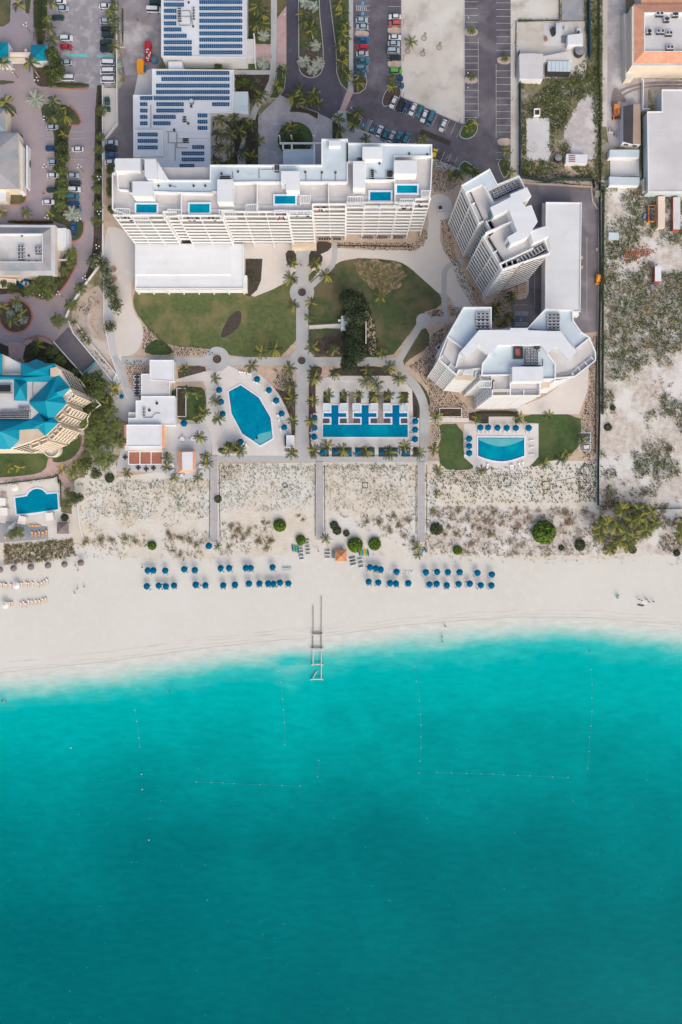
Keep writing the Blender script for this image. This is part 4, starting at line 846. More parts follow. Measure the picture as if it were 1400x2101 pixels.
bal5((150, 430), (285, 550), 2, .9); bal5((285, 550), (432, 567), 1, 1.7); bal5((462, 590), (555, 592), 1, 1.5); bal5((555, 705), (915, 705), 3, 1.9); bal5((1180, 560), (1335, 440), 3, 1.0); bal5((1028, 592), (1170, 566), 1, 1.5)
for a, c, n_ in (((340, 40), (215, 265), 9), ((555, 594), (555, 700), 3), ((462, 520), (462, 588), 3)):
    (a, c) = z5([a, c]); A = W(*a, ZT); B = W(*c, ZT); A.z = B.z = 0; u, n, L_ = nrm(A, B)
    for k in range(n_):
        p = A + u * (L_ * (k + .5) / n_); b = MB(); b.prism([p - u * .4 + n * .12, p + u * .4 + n * .12, p + u * .4 - n * 1.2, p - u * .4 - n * 1.2], 2, 33.5); b.build('window_strip', 'window_glass', SE)
    b = MB(); b.ribbon([A - n * .5, B - n * .5], 1.0, 0, 34.5); b.build('side_wall', 'wall_white', SE)
    for z in zs[1:]:
        b = MB(); b.prism([A + n * .25, B + n * .25, B, A], z - .7, z + .7); b.build('floor_band', 'wall_white', SE)
for poly in ([(215, 265), (150, 430), (285, 550), (300, 512), (465, 500)], [(555, 655), (555, 592), (462, 590)], [(1290, 270), (1335, 380), (1335, 440), (1180, 560), (1030, 575), (915, 600), (915, 705), (555, 705), (555, 592)], [(690, 600), (690, 700)], [(280, 490), (310, 375)]):
    parapet(SE, Wz(z5(poly), 35.8), 34.4, 35.8, .35, False)
for a, c in (((150, 430), (285, 550)), ((285, 550), (432, 567)), ((555, 705), (915, 705)), ((1180, 560), (1335, 440)), ((462, 590), (555, 592))):
    (a, c) = z5([a, c]); A = W(*a, ZT); B = W(*c, ZT); u, n, L_ = nrm(A, B); b = MB(); b.prism([A, B, B - n * 2.5, A - n * 2.5], 34.1, 34.45, 0, 1, True); b.build('terrace_slab', ['parapet', 'terrace'], SE)
shell(SE, Wz(z5([(340, 40), (545, 40), (545, 205), (470, 212), (330, 345), (215, 262)]), 36.4), 34, 36.4, 'parapet', 'roof_blue', 'service_roof')
parapet(SE, Wz(z5([(330, 345), (215, 262), (340, 40), (545, 40), (545, 205)]), 37.2), 36.4, 37.2, .4, False)
shell(SE, Wz(z5([(825, 195), (955, 55), (1160, 60), (1165, 140), (1225, 225), (1290, 268), (1185, 350), (1070, 220)]), 36.4), 34, 36.4, 'parapet', 'roof_blue', 'service_roof')
parapet(SE, Wz(z5([(825, 195), (955, 55), (1160, 60), (1165, 140), (1225, 225), (1290, 268), (1190, 350)]), 37.2), 36.4, 37.2, .4, False)
shell(SE, Wz(z5([(600, 322), (920, 322), (972, 390), (1030, 470), (1030, 578), (925, 582), (925, 540), (700, 540), (700, 548), (475, 552), (482, 465), (535, 395)]), 36.6), 34, 36.6, 'parapet', 'roof_blue', 'service_roof')
parapet(SE, Wz(z5([(535, 395), (482, 465), (475, 552), (700, 548)]), 37.4), 36.6, 37.4, .45, False); parapet(SE, Wz(z5([(972, 390), (1030, 470), (1030, 578), (935, 582)]), 37.4), 36.6, 37.4, .4, False)
box_roof(SE, z5([(455, 210), (690, 210), (690, 195), (825, 195), (825, 212), (1072, 220), (1190, 375), (1128, 435), (1040, 332), (972, 385), (920, 322), (600, 322), (535, 395), (455, 320), (365, 422), (312, 375)]), 34.2, 39.4)
box_roof(SE, z5([(705, 488), (940, 488), (940, 598), (705, 598)]), 34.2, 39.6)
sh = MB(); sh.prism(Wz(z5([(722, 342), (782, 342), (782, 422), (722, 422)]), 36.72), 36.5, 36.72, 0, 0); sh.build('shaft_floor', 'terracotta', SE); sh = MB(); sh.ribbon(Wz(z5([(722, 342), (782, 342), (782, 422), (722, 422)]), 37.6), .5, 36.6, 37.6, closed=True); sh.build('shaft_frame', 'car_glass', SE)  # dark open roof shaft, shown as a red-brown panel in a dark frame
plant(SE, z5(rect(432, 82, 528, 205)), 36.45, 3, 5, size=(1.5, .9, 1.0)); plant(SE, z5(rect(968, 90, 1060, 212)), 36.45, 3, 5, size=(1.5, .9, 1.0)); plant(SE, z5(rect(800, 350, 900, 480)), 36.65, 4, 6, size=(.9, .7, .9)); plant(SE, z5(rect(862, 330, 905, 362)), 36.65, 2, 2, size=(1.5, 1.1, 1.0))
pipes(SE, [z5([(805, 350), (805, 480)]), z5([(850, 380), (850, 480)]), z5([(880, 380), (880, 480)]), z5([(775, 478), (935, 480), (935, 430)]), z5([(425, 130), (530, 130)]), z5([(430, 180), (530, 180)])], 37.4, .16, 'dark_metal')
for q in ([(345, 515), (410, 512), (405, 548), (335, 548)], [(1052, 340), (1125, 420), (1112, 428), (1042, 350)], [(455, 597), (548, 597), (548, 645), (455, 645)], [(555, 660), (690, 660), (690, 672), (555, 672)]): pergola(SE, z5(q), 36.6, 7)
for q, m_ in (([(560, 665), (685, 665), (685, 706), (560, 706)], 'terrace_beige'), ([(922, 603), (990, 603), (988, 645), (922, 640)], 'terrace_beige'), ([(275, 558), (410, 552), (410, 590), (270, 585)], 'terrace_beige')):
    b = MB(); b.prism(Wz(z5(q), 34.62), 34.4, 34.62, 0, 0); b.build('terrace_floor', m_, SE)

# ---- teal roofed hotel ----
TH = thing('teal_roof_hotel', 'cream hotel with bright teal hipped roofs and curved corner terraces', 'hotel', W(60, 830), world=True)
ZE = 24.0
def t4(pts): return zp(T4, pts)
foot = [(-700, 165), (25, 165), (32, 425), (275, 425), (278, 292), (375, 284), (480, 242), (598, 292), (716, 296), (716, 345), (780, 360), (905, 600), (925, 632), (815, 712), (862, 812), (700, 985), (752, 1065), (590, 1225), (350, 1330), (130, 1400), (-700, 1400)]
shell(TH, Wz(t4(foot), ZE - .3), 0, ZE - .3, 'wall_cream', 'roof_grey')
def roof(root, polys, name='roof', m='teal_roof'):
    for pts, apex, ze, za in polys:
        b = MB(); P = [Vector(W(*p, ze)) for p in t4(pts)]; A = Vector(W(*t4([apex])[0], za))
        a = sum(P[i].x * P[(i + 1) % len(P)].y - P[(i + 1) % len(P)].x * P[i].y for i in range(len(P)))
        if a < 0: P = P[::-1]
        for i in range(len(P)): b.face([P[i], P[(i + 1) % len(P)], A])
        for i in range(len(P)): j = (i + 1) % len(P); b.face([P[i] - Vector((0, 0, .5)), P[j] - Vector((0, 0, .5)), P[j], P[i]])
        b.build(name, m, root)
roof(TH, [([(275, 285), (375, 280), (430, 252), (480, 236), (540, 256), (600, 290), (720, 290), (720, 352), (660, 356), (660, 460), (275, 460)], (480, 375), ZE, 28.6),
    ([(-700, 425), (660, 452), (764, 438), (640, 532), (350, 530), (185, 502), (-700, 500)], (300, 480), ZE, 25.4),
    ([(185, 498), (350, 528), (350, 778), (185, 775)], (268, 600), ZE + .1, 27.4),
    ([(-700, 160), (28, 165), (28, 430), (-700, 430)], (-300, 300), ZE, 28),
    ([(640, 530), (762, 440), (915, 605), (818, 716), (868, 818), (700, 996), (640, 1052), (512, 940), (385, 815), (385, 782)], (592, 782), ZE + .2, 30.0),
    ([(510, 938), (640, 1050), (700, 992), (762, 1068), (592, 1232), (500, 1142), (405, 1142), (400, 1030)], (590, 1060), ZE, 27.6),
    ([(-700, 1020), (400, 1028), (495, 1142), (258, 1142), (252, 1292), (130, 1408), (-700, 1408)], (6, 1180), ZE, 28.4),
    ([(610, 716), (735, 600), (912, 606), (815, 725)], (742, 668), ZE + 2.2, 27.8)])
shell(TH, Wz(t4([(30, 175), (110, 205), (272, 300), (272, 425), (30, 425)]), 21), 0, 21, 'wall_white', 'roof_white', 'flat_wing')
plant(TH, t4(rect(0, 575, 160, 670)), ZE - .2, 7, 4, size=(.8, .8, .9)); plant(TH, t4(rect(0, 930, 400, 1015)), ZE - .2, 14, 3, size=(.9, .8, .9)); plant(TH, t4(rect(250, 855, 400, 905)), ZE - .2, 5, 1, size=(.9, .8, .9))
pipes(TH, [t4([(10, 905), (240, 900), (260, 870)]), t4([(430, 540), (430, 760)])], ZE + .3)
shell(TH, Wz(t4([(258, 1142), (495, 1142), (590, 1235), (350, 1330), (200, 1348), (250, 1290)]), 21), 0, 21, 'wall_cream', 'terrace_beige', 'roof_terrace') if 0 else None
b = MB(); b.prism(Wz(t4([(258, 1145), (495, 1145), (588, 1236), (345, 1330), (205, 1342), (254, 1292)]), ZE - .1), ZE - .4, ZE - .1, 0, 0); b.build('roof_terrace', 'terrace_beige', TH)
zt = [1.0 + 3.1 * k for k in range(7)]
for a, c, bays in (((820, 718), (930, 640), 2), ((800, 905), (868, 822), 1), ((702, 996), (790, 915), 1), ((592, 1232), (760, 1072), 3), ((352, 1332), (588, 1238), 2)):
    (a, c) = t4([a, c]); A = W(*a, ZE); B = W(*c, ZE); A.z = B.z = 0; u, n, L_ = nrm(A, B); balconies(TH, A + n * 1.7, B + n * 1.7, [z for z in zt if z > 3], 1.3, bays, 1.35, True, ZE - 1.5, 'wall_cream', 'wall_cream', zb=3)
a, c = t4([(775, 360), (912, 600)]); A = W(*c, ZE); B = W(*a, ZE); A.z = B.z = 0; windows(TH, A, B, [4.5 + 3.1 * k for k in range(6)], 5, 1.1, 1.4)
a, c = t4([(130, 1400), (350, 1332)]); A = W(*a, ZE); B = W(*c, ZE); A.z = B.z = 0; windows(TH, A, B, [4.5 + 3.1 * k for k in range(6)], 5, 1.1, 1.4)
shell(TH, Wz(t4([(660, 352), (745, 335), (775, 362), (760, 440), (700, 455), (660, 455)]), ZE + 1), ZE - 3, ZE + 1, 'wall_cream', 'terrace_beige', 'corner_turret')
pergola(TH, t4([(815, 718), (915, 640), (965, 680), (870, 780)]), 22.5, 9)
pod = [(800, 400), (1030, 490), (1160, 655), (1310, 830), (1185, 925)] + [(1060 + 90 * math.cos(R(t_)), 1060 + 90 * math.sin(R(t_))) for t_ in range(-30, 130, 20)] + [(960, 1120), (800, 1290)] + [(670 + 105 * math.cos(R(t_)), 1405 + 105 * math.sin(R(t_))) for t_ in range(-20, 190, 20)] + [(560, 1440), (0, 1440), (0, 1300), (600, 800)]
shell(TH, Wz(t4(pod), 4), 0, 4, 'wall_cream', 'terrace', 'podium'); 
parapet(TH, Wz(t4(pod[1:-3]), 5), 4, 5, .3, False, 'wall_cream')
for q in ([(1025, 1130), (1085, 1125), (1110, 1215), (1050, 1220)], [(890, 1190), (960, 1200), (1000, 1260), (950, 1280)]): shell(TH, Wz(t4(q), 1.5), 0, 1.5, 'wall_cream', 'terrace', 'garden_stair')

# ---- grey roofed villas on the left ----
def ring_roof(root, outer, inner, zo, zi, zf, m, mf, wall='wall_cream'):
    O = Wz(outer, zo); I = Wz(inner, zi); n_ = len(O)
    b = MB()
    for i in range(n_): j = (i + 1) % n_; b.face([O[j], O[i], I[i], I[j]][::-1])
    b.build('roof', m, root)
    b = MB(); b.ribbon(I, .25, zf, zi, closed=True, off=-.13); b.build('inner_parapet', 'parapet', root)
    b = MB(); b.sheet(I, zf); b.build('flat_roof', mf, root)
    shell(root, [Vector((p.x, p.y, 0)) * .996 + Vector((0, 0, 0)) for p in O], 0, zf - .2, wall, mf)
VA_ = thing('clubhouse', 'grey hip roofed pavilion with sunken flat roof holding machinery beside the brick drive', 'building', W(50, 510), world=True)
ring_roof(VA_, [(-110, 460), (113, 461), (113, 564), (-110, 564)], [(-90, 479), (88, 479), (88, 538), (-90, 538)], 5, 7.5, 6, 'grey_roof', 'roof_grey')
plant(VA_, rect(39, 504, 52, 534), 6.05, 2, 4, size=(1.2, 1.0, 1.0)); plant(VA_, rect(74, 507, 87, 522), 6.05, 2, 2, size=(1.2, 1.0, 1.0)); vents(VA_, [(60, 525), (46, 484), (60, 537), (76, 537)], 6)
shell(VA_, Wz(rect(113, 470, 142, 510), 3), 0, 3, 'parapet', 'roof_grey', 'loading_bay'); b = MB(); b.prism(Wz(rect(118, 468, 136, 508), 3.6), 2.9, 3.6); b.build('loading_roof', 'roof_white', VA_)
b = MB(); b.prism(Wz([(-60, 566), (34, 572), (32, 592), (-60, 590)], 3.2), 3, 3.2, 0, 0, True); b.build('shade_sail', 'cushion_tan', VA_)
V2_ = thing('grey_villa', 'large pale grey hip roofed villa with white side pergola beside the brick drive', 'building', W(0, 330), world=True)
b = MB(); O = Wz([(-90, 271), (37, 272), (40, 388), (-90, 388)], 5.5); r1 = W(-32, 330, 9.5); r2 = W(-50, 330, 9.5)
b.face([O[0], O[1], r1, r2]); b.face([O[1], O[2], r1]); b.face([O[2], O[3], r2, r1]); b.face([O[3], O[0], r2]); b.build('roof', 'grey_roof', V2_)
shell(V2_, [Vector((p.x, p.y, 0)) for p in O], 0, 5.4, 'wall_cream')
shell(V2_, Wz([(38, 284), (47, 300), (47, 392), (40, 395)], 4), 0, 4, 'parapet', 'deck_white', 'side_wing'); b = MB(); b.ribbon(Wz([(55.5, 298), (55.5, 385)], 3), .5, 0, 3); b.build('garden_wall', 'parapet', V2_)
shell(V2_, Wz([(-60, 388), (14, 388), (12, 412), (-60, 410)], 4), 0, 4, 'wall_cream', 'roof_white', 'porch')
V3_ = thing('small_grey_house', 'small grey roofed house at the frame edge above the large villa', 'building', W(0, 245), world=True)
b = MB(); O = Wz([(-70, 222), (12, 222), (12, 270), (-70, 270)], 5); r1 = W(-10, 246, 7.5); r2 = W(-50, 246, 7.5)
b.face([O[0], O[1], r1, r2]); b.face([O[1], O[2], r1]); b.face([O[2], O[3], r2, r1]); b.face([O[3], O[0], r2]); b.build('roof', 'grey_roof', V3_); shell(V3_, [Vector((p.x, p.y, 0)) for p in O], 0, 4.9, 'wall_cream')
for nm_, (x0, y0, x1, y1), lab in (('gatehouse', (63, 92, 96, 125), 'square teal roofed gatehouse beside the tall green hedge'), ('gatehouse', (-24, 87, 18, 130), 'teal roofed gatehouse cut by the edge, left of the entrance bars')):
    gh = thing(nm_, lab, 'gatehouse', W((x0 + x1) / 2, (y0 + y1) / 2), world=True, group='gatehouses of the brick drive')
    O = Wz(rect(x0, y0, x1, y1), 4.5); A = W((x0 + x1) / 2 - 1, (y0 + y1) / 2 + 2, 7.2); b = MB()
    for i in range(4): b.face([O[(i + 1) % 4], O[i], A][::-1])
    b.build('roof', 'teal_roof', gh); shell(gh, [Vector((p.x * .985 + gh.location.x * .015, p.y * .985 + gh.location.y * .015, 0)) for p in O], 0, 4.4, 'wall_white')
gb = thing('entrance_arch', 'cream beam arch with slatted top spanning the drive between gatehouses', 'arch', W(41, 118), world=True)
for y, h, w_ in ((110, 4.2, 1.0), (115, 4, .6), (124, 3.8, 1.8)):
    b = MB(); b.ribbon(Wz([(20, y), (63, y)], h), w_, h - .6, h); b.build('beam', 'wall_cream', gb)
for x in (23, 60): b = MB(); b.box(W(x, 118, 0), (.8, 2.6, 3.3)); b.build('pier', 'wall_cream', gb)
# ---- beach club ----
BC = thing('beach_club', 'cluster of white flat roofed pavilions stepping towards the dunes with orange trim', 'building', W(310, 830), world=True)
def x2(pts): return zp(X2, pts)
for q, z, m_ in (([(303, 152), (492, 152), (492, 318), (455, 318), (303, 305)], 4.4, 'roof_white'), ([(235, 263), (303, 263), (303, 305), (458, 308), (458, 440), (235, 440)], 4.0, 'roof_grey'), ([(192, 475), (235, 475), (235, 440), (502, 440), (502, 668), (132, 668), (132, 615), (192, 615)], 4.6, 'roof_white'), ([(118, 668), (392, 668), (392, 838), (118, 838)], 6.0, 'roof_white'), ([(135, 570), (192, 570), (192, 615), (135, 615)], 3.4, 'roof_grey')):
    shell(BC, Wz(x2(q), z), 0, z, 'wall_white', m_); parapet(BC, Wz(x2(q), z + .25), z, z + .25, .25)
for q in ([(96, 668), (118, 668), (118, 838), (100, 838)], [(392, 668), (420, 668), (420, 848), (392, 838)]): shell(BC, Wz(x2(q), 4.4), 0, 4.4, 'wall_cream', 'orange_tile', 'tiled_eave')
shell(BC, Wz(x2([(100, 838), (400, 838), (400, 880), (100, 870)]), 3.6), 0, 3.6, 'wall_cream', 'roof_grey', 'porch')
plant(BC, x2(rect(245, 535, 275, 605)), 4.65, 1, 3, size=(.9, 1, .9)); plant(BC, x2(rect(185, 270, 228, 440)), .15, 2, 4, size=(1.6, 1.6, 1.2)); vents(BC, x2([(360, 497), (300, 553)]), 4.6, .6); pipes(BC, [x2([(270, 610), (320, 610), (345, 575), (385, 578)])], 4.9)
PG = thing('terrace_pergola', 'three-bay timber shade pergola with terracotta canopy on the beach club terrace', 'pergola', W(300, 940), world=True)
for x0, x1 in ((138, 218), (228, 308), (316, 398)):
    b = MB(); b.prism(Wz(x2(rect(x0, 885, x1, 978)), 3.0), 2.85, 3.0, 0, 0, True); b.build('shade_canopy', 'terracotta', PG)
b = MB(); b.ribbon(Wz(x2(rect(133, 882, 403, 982)), 3.2), .3, 3.0, 3.2, closed=True)
for x in (223, 312): b.ribbon(Wz(x2([(x, 884), (x, 980)]), 3.2), .3, 3.0, 3.19)
b.build('frame', 'parapet', PG)
for x in (135, 223, 312, 401):
    for y in (884, 980): b = MB(); q = W(*x2([(x, y)])[0], 3); b.box((q.x, q.y, 0), (.2, .2, 3)); b.build('post', 'parapet', PG)
KB = thing('bar_kiosk', 'small white roofed beach bar with orange tiled skirt roof', 'kiosk', W(384, 945), world=True)
shell(KB, Wz(x2([(558, 885), (643, 882), (643, 1025), (562, 1028)]), 4.2), 0, 4.2, 'wall_white', 'roof_white'); O = Wz(x2([(527, 870), (668, 868), (668, 1040), (530, 1050)]), 2.8); I = Wz(x2([(556, 885), (643, 882), (643, 1025), (560, 1028)]), 3.9); b = MB()
for i in range(4): b.face([O[(i + 1) % 4], O[i], I[i], I[(i + 1) % 4]][::-1])
b.build('roof', 'orange_tile', KB)
# ---- cabanas and little pavilions ----
cab = [(663.5, 828, 677, 843, 'first'), (699, 828, 714, 843, ''), (724, 828, 739.5, 843, ''), (761.5, 828, 776, 843, ''), (787, 828, 801.5, 843, ''), (824, 828, 838, 843, '')]
cabl = ['pale blue roofed cabana at the left end of the lap pool islands', 'pale blue roofed cabana left of the first timber walk', 'pale blue roofed cabana right of the first timber walk', 'pale blue roofed cabana left of the second timber walk', 'pale blue roofed cabana right of the second timber walk', 'pale blue roofed cabana at the right end of the lap pool islands']
for (x0, y0, x1, y1, _), lab in zip(cab, cabl):
    c = thing('cabana', lab, 'cabana', W((x0 + x1) / 2, 838), world=True, group='cabanas on the lap pool islands')
    b = MB(); b.prism(Wz(rect(x0, y0, x1, y1), 2.8), 2.6, 2.8, 0, 1, True); b.build('roof', ['parapet', 'roof_blue'], c); parapet(c, Wz(rect(x0, y0, x1, y1), 2.95), 2.8, 2.95, .15)
    for x in (x0 + .6, x1 - .6):
        for y in (y0 + .6, y1 - .6): b = MB(); q = W(x, y, 2.7); b.box((q.x, q.y, .1), (.16, .16, 2.5)); b.build('post', 'parapet', c)
    b = MB(); q = W((x0 + x1) / 2, y1 - 2, 0); b.box((q.x, q.y, .2), ((x1 - x0) * MPP * .7, 1.4, .45)); b.build('daybed', 'cushion_white', c)
GP = thing('garden_pavilion', 'small pale roofed garden shelter at the end of the hedged stair path', 'shelter', W(709, 664), world=True)
b = MB(); b.prism(Wz(rect(700, 648, 719, 678), 3.2), 3, 3.2, 0, 1, True); b.build('roof', ['parapet', 'roof_blue'], GP); b = MB(); b.ribbon(Wz([(694, 656), (700, 656), (700, 676)], 2.8), .25, 0, 2.8); b.build('wall', 'wall_white', GP)
for x in (701, 718):
    for y in (649, 677): b = MB(); q = W(x, y, 3); b.box((q.x, q.y, 0), (.2, .2, 3)); b.build('post', 'parapet', GP)
TK = thing('towel_hut', 'small white flat roofed hut on the corner of the oval pool deck', 'hut', W(596, 905), world=True)
shell(TK, Wz(rect(587.5, 893, 604, 917), 2.8), 0, 2.8); b = MB(); b.box(W(586, 905, 0), (.5, 4, 1.1)); b.build('counter', 'dark_metal', TK)
for i, (px, lab) in enumerate((([(1190, 888), (1212, 888), (1212, 905), (1190, 905)], 'white framed lounge cabana beside the green fence, upper of the pair'), ([(1190, 909), (1212, 909), (1212, 925), (1190, 925)], 'white framed lounge cabana beside the green fence, lower of the pair'))):
    c = thing('lounge_cabana', lab, 'cabana', W(1201, 896 + 20 * i), world=True, group='cabanas beside the green fence')
    b = MB(); b.prism(Wz(px, .15), 0, .15); b.build('platform', 'grey_wood', c); b = MB(); b.ribbon(Wz(px, 2.4), .14, 2.25, 2.4, closed=True); b.build('frame', 'parapet', c)
    for q in px: p = W(*q, 2.3); d_ = MB(); d_.box((p.x, p.y, 0), (.12, .12, 2.3)); d_.build('post', 'parapet', c)
    b = MB(); p = W(1203, 897 + 20 * i); b.box((p.x, p.y, .15), (2.0, 1.4, .4)); b.build('daybed', 'cushion_white' if i else 'car_blue', c)
for (x, y, rz_, lab) in ((903.5, 427, 12, 'square grey stone fire pit on the round plaza'), (901.5, 714, 45, 'small grey framed utility box against the apartment block wall')):
    b = MB(); c = W(x, y, .1); b.box(c, (2.6, 2.6, .5), R(rz_), 0, 1); f = thing('fire_pit' if x > 902 else 'utility_box', lab, 'fire pit' if x > 902 else 'box', (c.x, c.y, 0)); b.build('stone_base', ['metal', 'terrace'], f, origin=f.location); b = MB(); b.box((c.x, c.y, .6), (1.3, 1.3, .12), R(rz_)); b.build('burner_plate', 'dark_metal', f, origin=f.location)
# ---- pools ----
def pool(name, lab, px, water='pool_water', rim=.55, extra=None, tile=True):
    c = (sum(p[0] for p in px) / len(px), sum(p[1] for p in px) / len(px)); r_ = thing(name, lab, 'pool', W(*c), world=True)
    P = [W(*p) for p in px]; b = MB(); b.sheet(P, .27); b.build('pool_water', water, r_); b = MB(); b.ribbon(P, rim, 0, .36, closed=True); b.build('coping', 'pool_edge', r_)
    if tile: b = MB(); b.ribbon(P, .3, .1, .33, closed=True, off=-.36 if sum(P[i].x * P[(i + 1) % len(P)].y - P[(i + 1) % len(P)].x * P[i].y for i in range(len(P))) < 0 else .36); b.build('tile_band', 'pool_tile', r_)
    return r_
p1 = pool('swimming_pool', 'elongated eight-sided turquoise swimming pool ringed by white deck', [(468, 803), (494.5, 789), (532.5, 815), (557, 857), (561.5, 900), (534.6, 915.5), (497, 891), (474.5, 849)])
for x, y, r_ in ((529, 876, 3.4), (548.5, 869, 2), (527, 898, 2.6)):
    b = MB(); c = W(x, y, 0); b.box((c.x, c.y, .20), (r_ * MPP * 1.6, r_ * MPP * 2, .085), R(30)); b.build('submerged_step', 'deep_pool_water', p1)
b = MB(); b.sheet([W(*q) for q in ((533, 890), (560, 884), (560, 899), (534.6, 913.5), (520, 905))], .285); b.build('shallow_end', 'shallow_pool_water', p1)
LP = thing('lap_pool', 'rectangular blue lap pool with three cross-shaped channels between cabanas', 'pool', W(750, 870), world=True)
lp = [(661.5, 870)]
for cx in (687.5, 749.5, 812.5): lp += [(cx - 8.5, 870), (cx - 8.5, 857), (cx - 24.5, 857), (cx - 24.5, 846.5), (cx - 8.5, 846.5), (cx - 8.5, 830), (cx + 8.5, 830), (cx + 8.5, 846.5), (cx + 24.5, 846.5), (cx + 24.5, 857), (cx + 8.5, 857), (cx + 8.5, 870)]
lp += [(838, 870), (838, 898), (661.5, 898)]
P = [W(*q) for q in lp]; b = MB(); b.sheet([W(*q) for q in rect(661.5, 871, 838, 898)], .271); b.build('pool_water', 'pool_water', LP)
b = MB(); b.ribbon(P, .45, 0, .36, closed=True); b.build('coping', 'pool_edge', LP)
for cx in (687.5, 749.5, 812.5):
    b = MB()
    for i_, r_ in enumerate((rect(cx - 8.5, 830, cx + 8.5, 871), rect(cx - 24.5, 846.5, cx - 8.5, 857), rect(cx + 8.5, 846.5, cx + 24.5, 857))): b.sheet([W(*q) for q in r_], .27)
    b.build('channel_water', 'deep_pool_water', LP)
for x0, x1 in ((663, 676), (698, 712), (726, 739), (761, 774), (788, 801), (823, 836)): b = MB(); b.prism([W(*q) for q in rect(x0, 859, x1, 868)], .1, .3); b.build('timber_deck', 'dark_shingle', LP)
hm = [(979.5, 896.5), (1077, 896.5), (1077, 936)] + [(1077 - 97.5 * t_, 936 + 12 * math.sin(math.pi * t_)) for t_ in [.1 * i for i in range(1, 10)]] + [(979.5, 936)]
p3 = pool('half_moon_pool', 'turquoise swimming pool with bowed lower edge and pale shallow shelf', hm)
b = MB(); b.sheet([W(*q) for q in [(981.5, 899), (1075, 899)] + [(1075 - 93.5 * t_, 902 + 14 * math.sin(math.pi * t_)) for t_ in [.1 * i for i in range(0, 11)]]], .285); b.build('shallow_shelf', 'shallow_pool_water', p3)
p4 = pool('hotel_pool', 'bright blue pool with a round bulge on its upper side', zp(V1, [(118, 235), (215, 220), (232, 190), (262, 168), (300, 160), (340, 168), (365, 188), (378, 203), (465, 196), (475, 335), (350, 352), (250, 366), (132, 375)]), tile=False)
# ---- industrial plots, right ----
OB = thing('tiled_warehouse', 'large building with orange tiled mansard rim round a flat grey roof', 'building', W(1350, 70), world=True)
ring_roof(OB, [(1299, 9), (1480, 9), (1480, 131), (1299, 131)], [(1322, 25), (1460, 25), (1460, 106), (1322, 106)], 8.5, 10, 8.8, 'orange_tile', 'roof_grey')
shell(OB, Wz([(1280, 28), (1300, 28), (1300, 160), (1284, 162)], 3.5), 0, 3.5, 'wall_cream', 'deck_white', 'side_terrace')
shell(OB, Wz([(1316, -60), (1480, -60), (1480, 9), (1316, 9)], 7), 0, 7, 'wall_cream', 'orange_tile', 'rear_wing')
O_ = Wz([(1299, 131), (1480, 131)], 8.5); windows(OB, Vector((W(1322, 131, 8.5).x, O_[0].y - .05, 0)), Vector((W(1394, 131, 8.5).x, O_[0].y - .05, 0)), [2.2, 5.4], 5, 1.4, 1.6)
windows(OB, Vector((W(1299, 9, 8.5).x + .1, W(0, 12, 8.5).y, 0)), Vector((W(1299, 9, 8.5).x + .1, W(0, 128, 8.5).y, 0)), [5.2], 8, 1.2, 1.4)
for q in (rect(1344, 26, 1360, 36), rect(1378, 28, 1390, 37), rect(1362, 37, 1371, 48), rect(1345, 60, 1362, 74), rect(1364, 66, 1378, 76), rect(1366, 96, 1380, 104), rect(1327, 60, 1334, 75)): plant(OB, q, 8.85, 2, 1, size=(1.3, 1.4, 1.2))
SK = thing('gabled_shed', 'narrow gabled shed with one dark and one tan roof slope', 'shed', W(1297, 258), world=True)
rr = [W(1300, 214, 5.5), W(1299, 296, 5.5)]; L1_ = [W(1279, 219, 4), W(1279, 291, 4)]; R1_ = [W(1314, 213, 4), W(1315, 296, 4)]
b = MB(); b.face([L1_[0], L1_[1], rr[1], rr[0]]); b.build('dark_slope', 'dark_shingle', SK); b = MB(); b.face([rr[0], rr[1], R1_[1], R1_[0]]); b.build('tan_slope', 'tan_roof', SK)
b = MB(); b.prism([L1_[0], L1_[1], R1_[1], R1_[0]], 0, 3.9); b.face([L1_[1], R1_[1], rr[1]]); b.face([R1_[0], L1_[0], rr[0]]); b.build('wall', 'wall_white', SK)
a_ = L1_[1]; c_ = R1_[1]; windows(SK, Vector((a_.x, a_.y - .05, 0)), Vector((c_.x, c_.y - .05, 0)), [1.8], 2, 1.6, 1.0)
WH = thing('grey_warehouse', 'broad weathered grey flat roof with stepped corner at the frame edge', 'building', W(1370, 290), world=True)
shell(WH, Wz([(1359, 184), (1480, 184), (1480, 393), (1331, 393), (1329, 229), (1359, 229)], 5.5), 0, 5.5, 'roof_blue', 'roof_grey'); parapet(WH, Wz([(1480, 393), (1331, 393), (1329, 229), (1359, 229), (1359, 184), (1480, 184)], 5.8), 5.5, 5.8, .3, False); shell(WH, Wz([(1322, 364), (1357, 362), (1357, 390), (1322, 392)], 3), 0, 3, 'wall_white', 'tan_roof', 'corner_room')
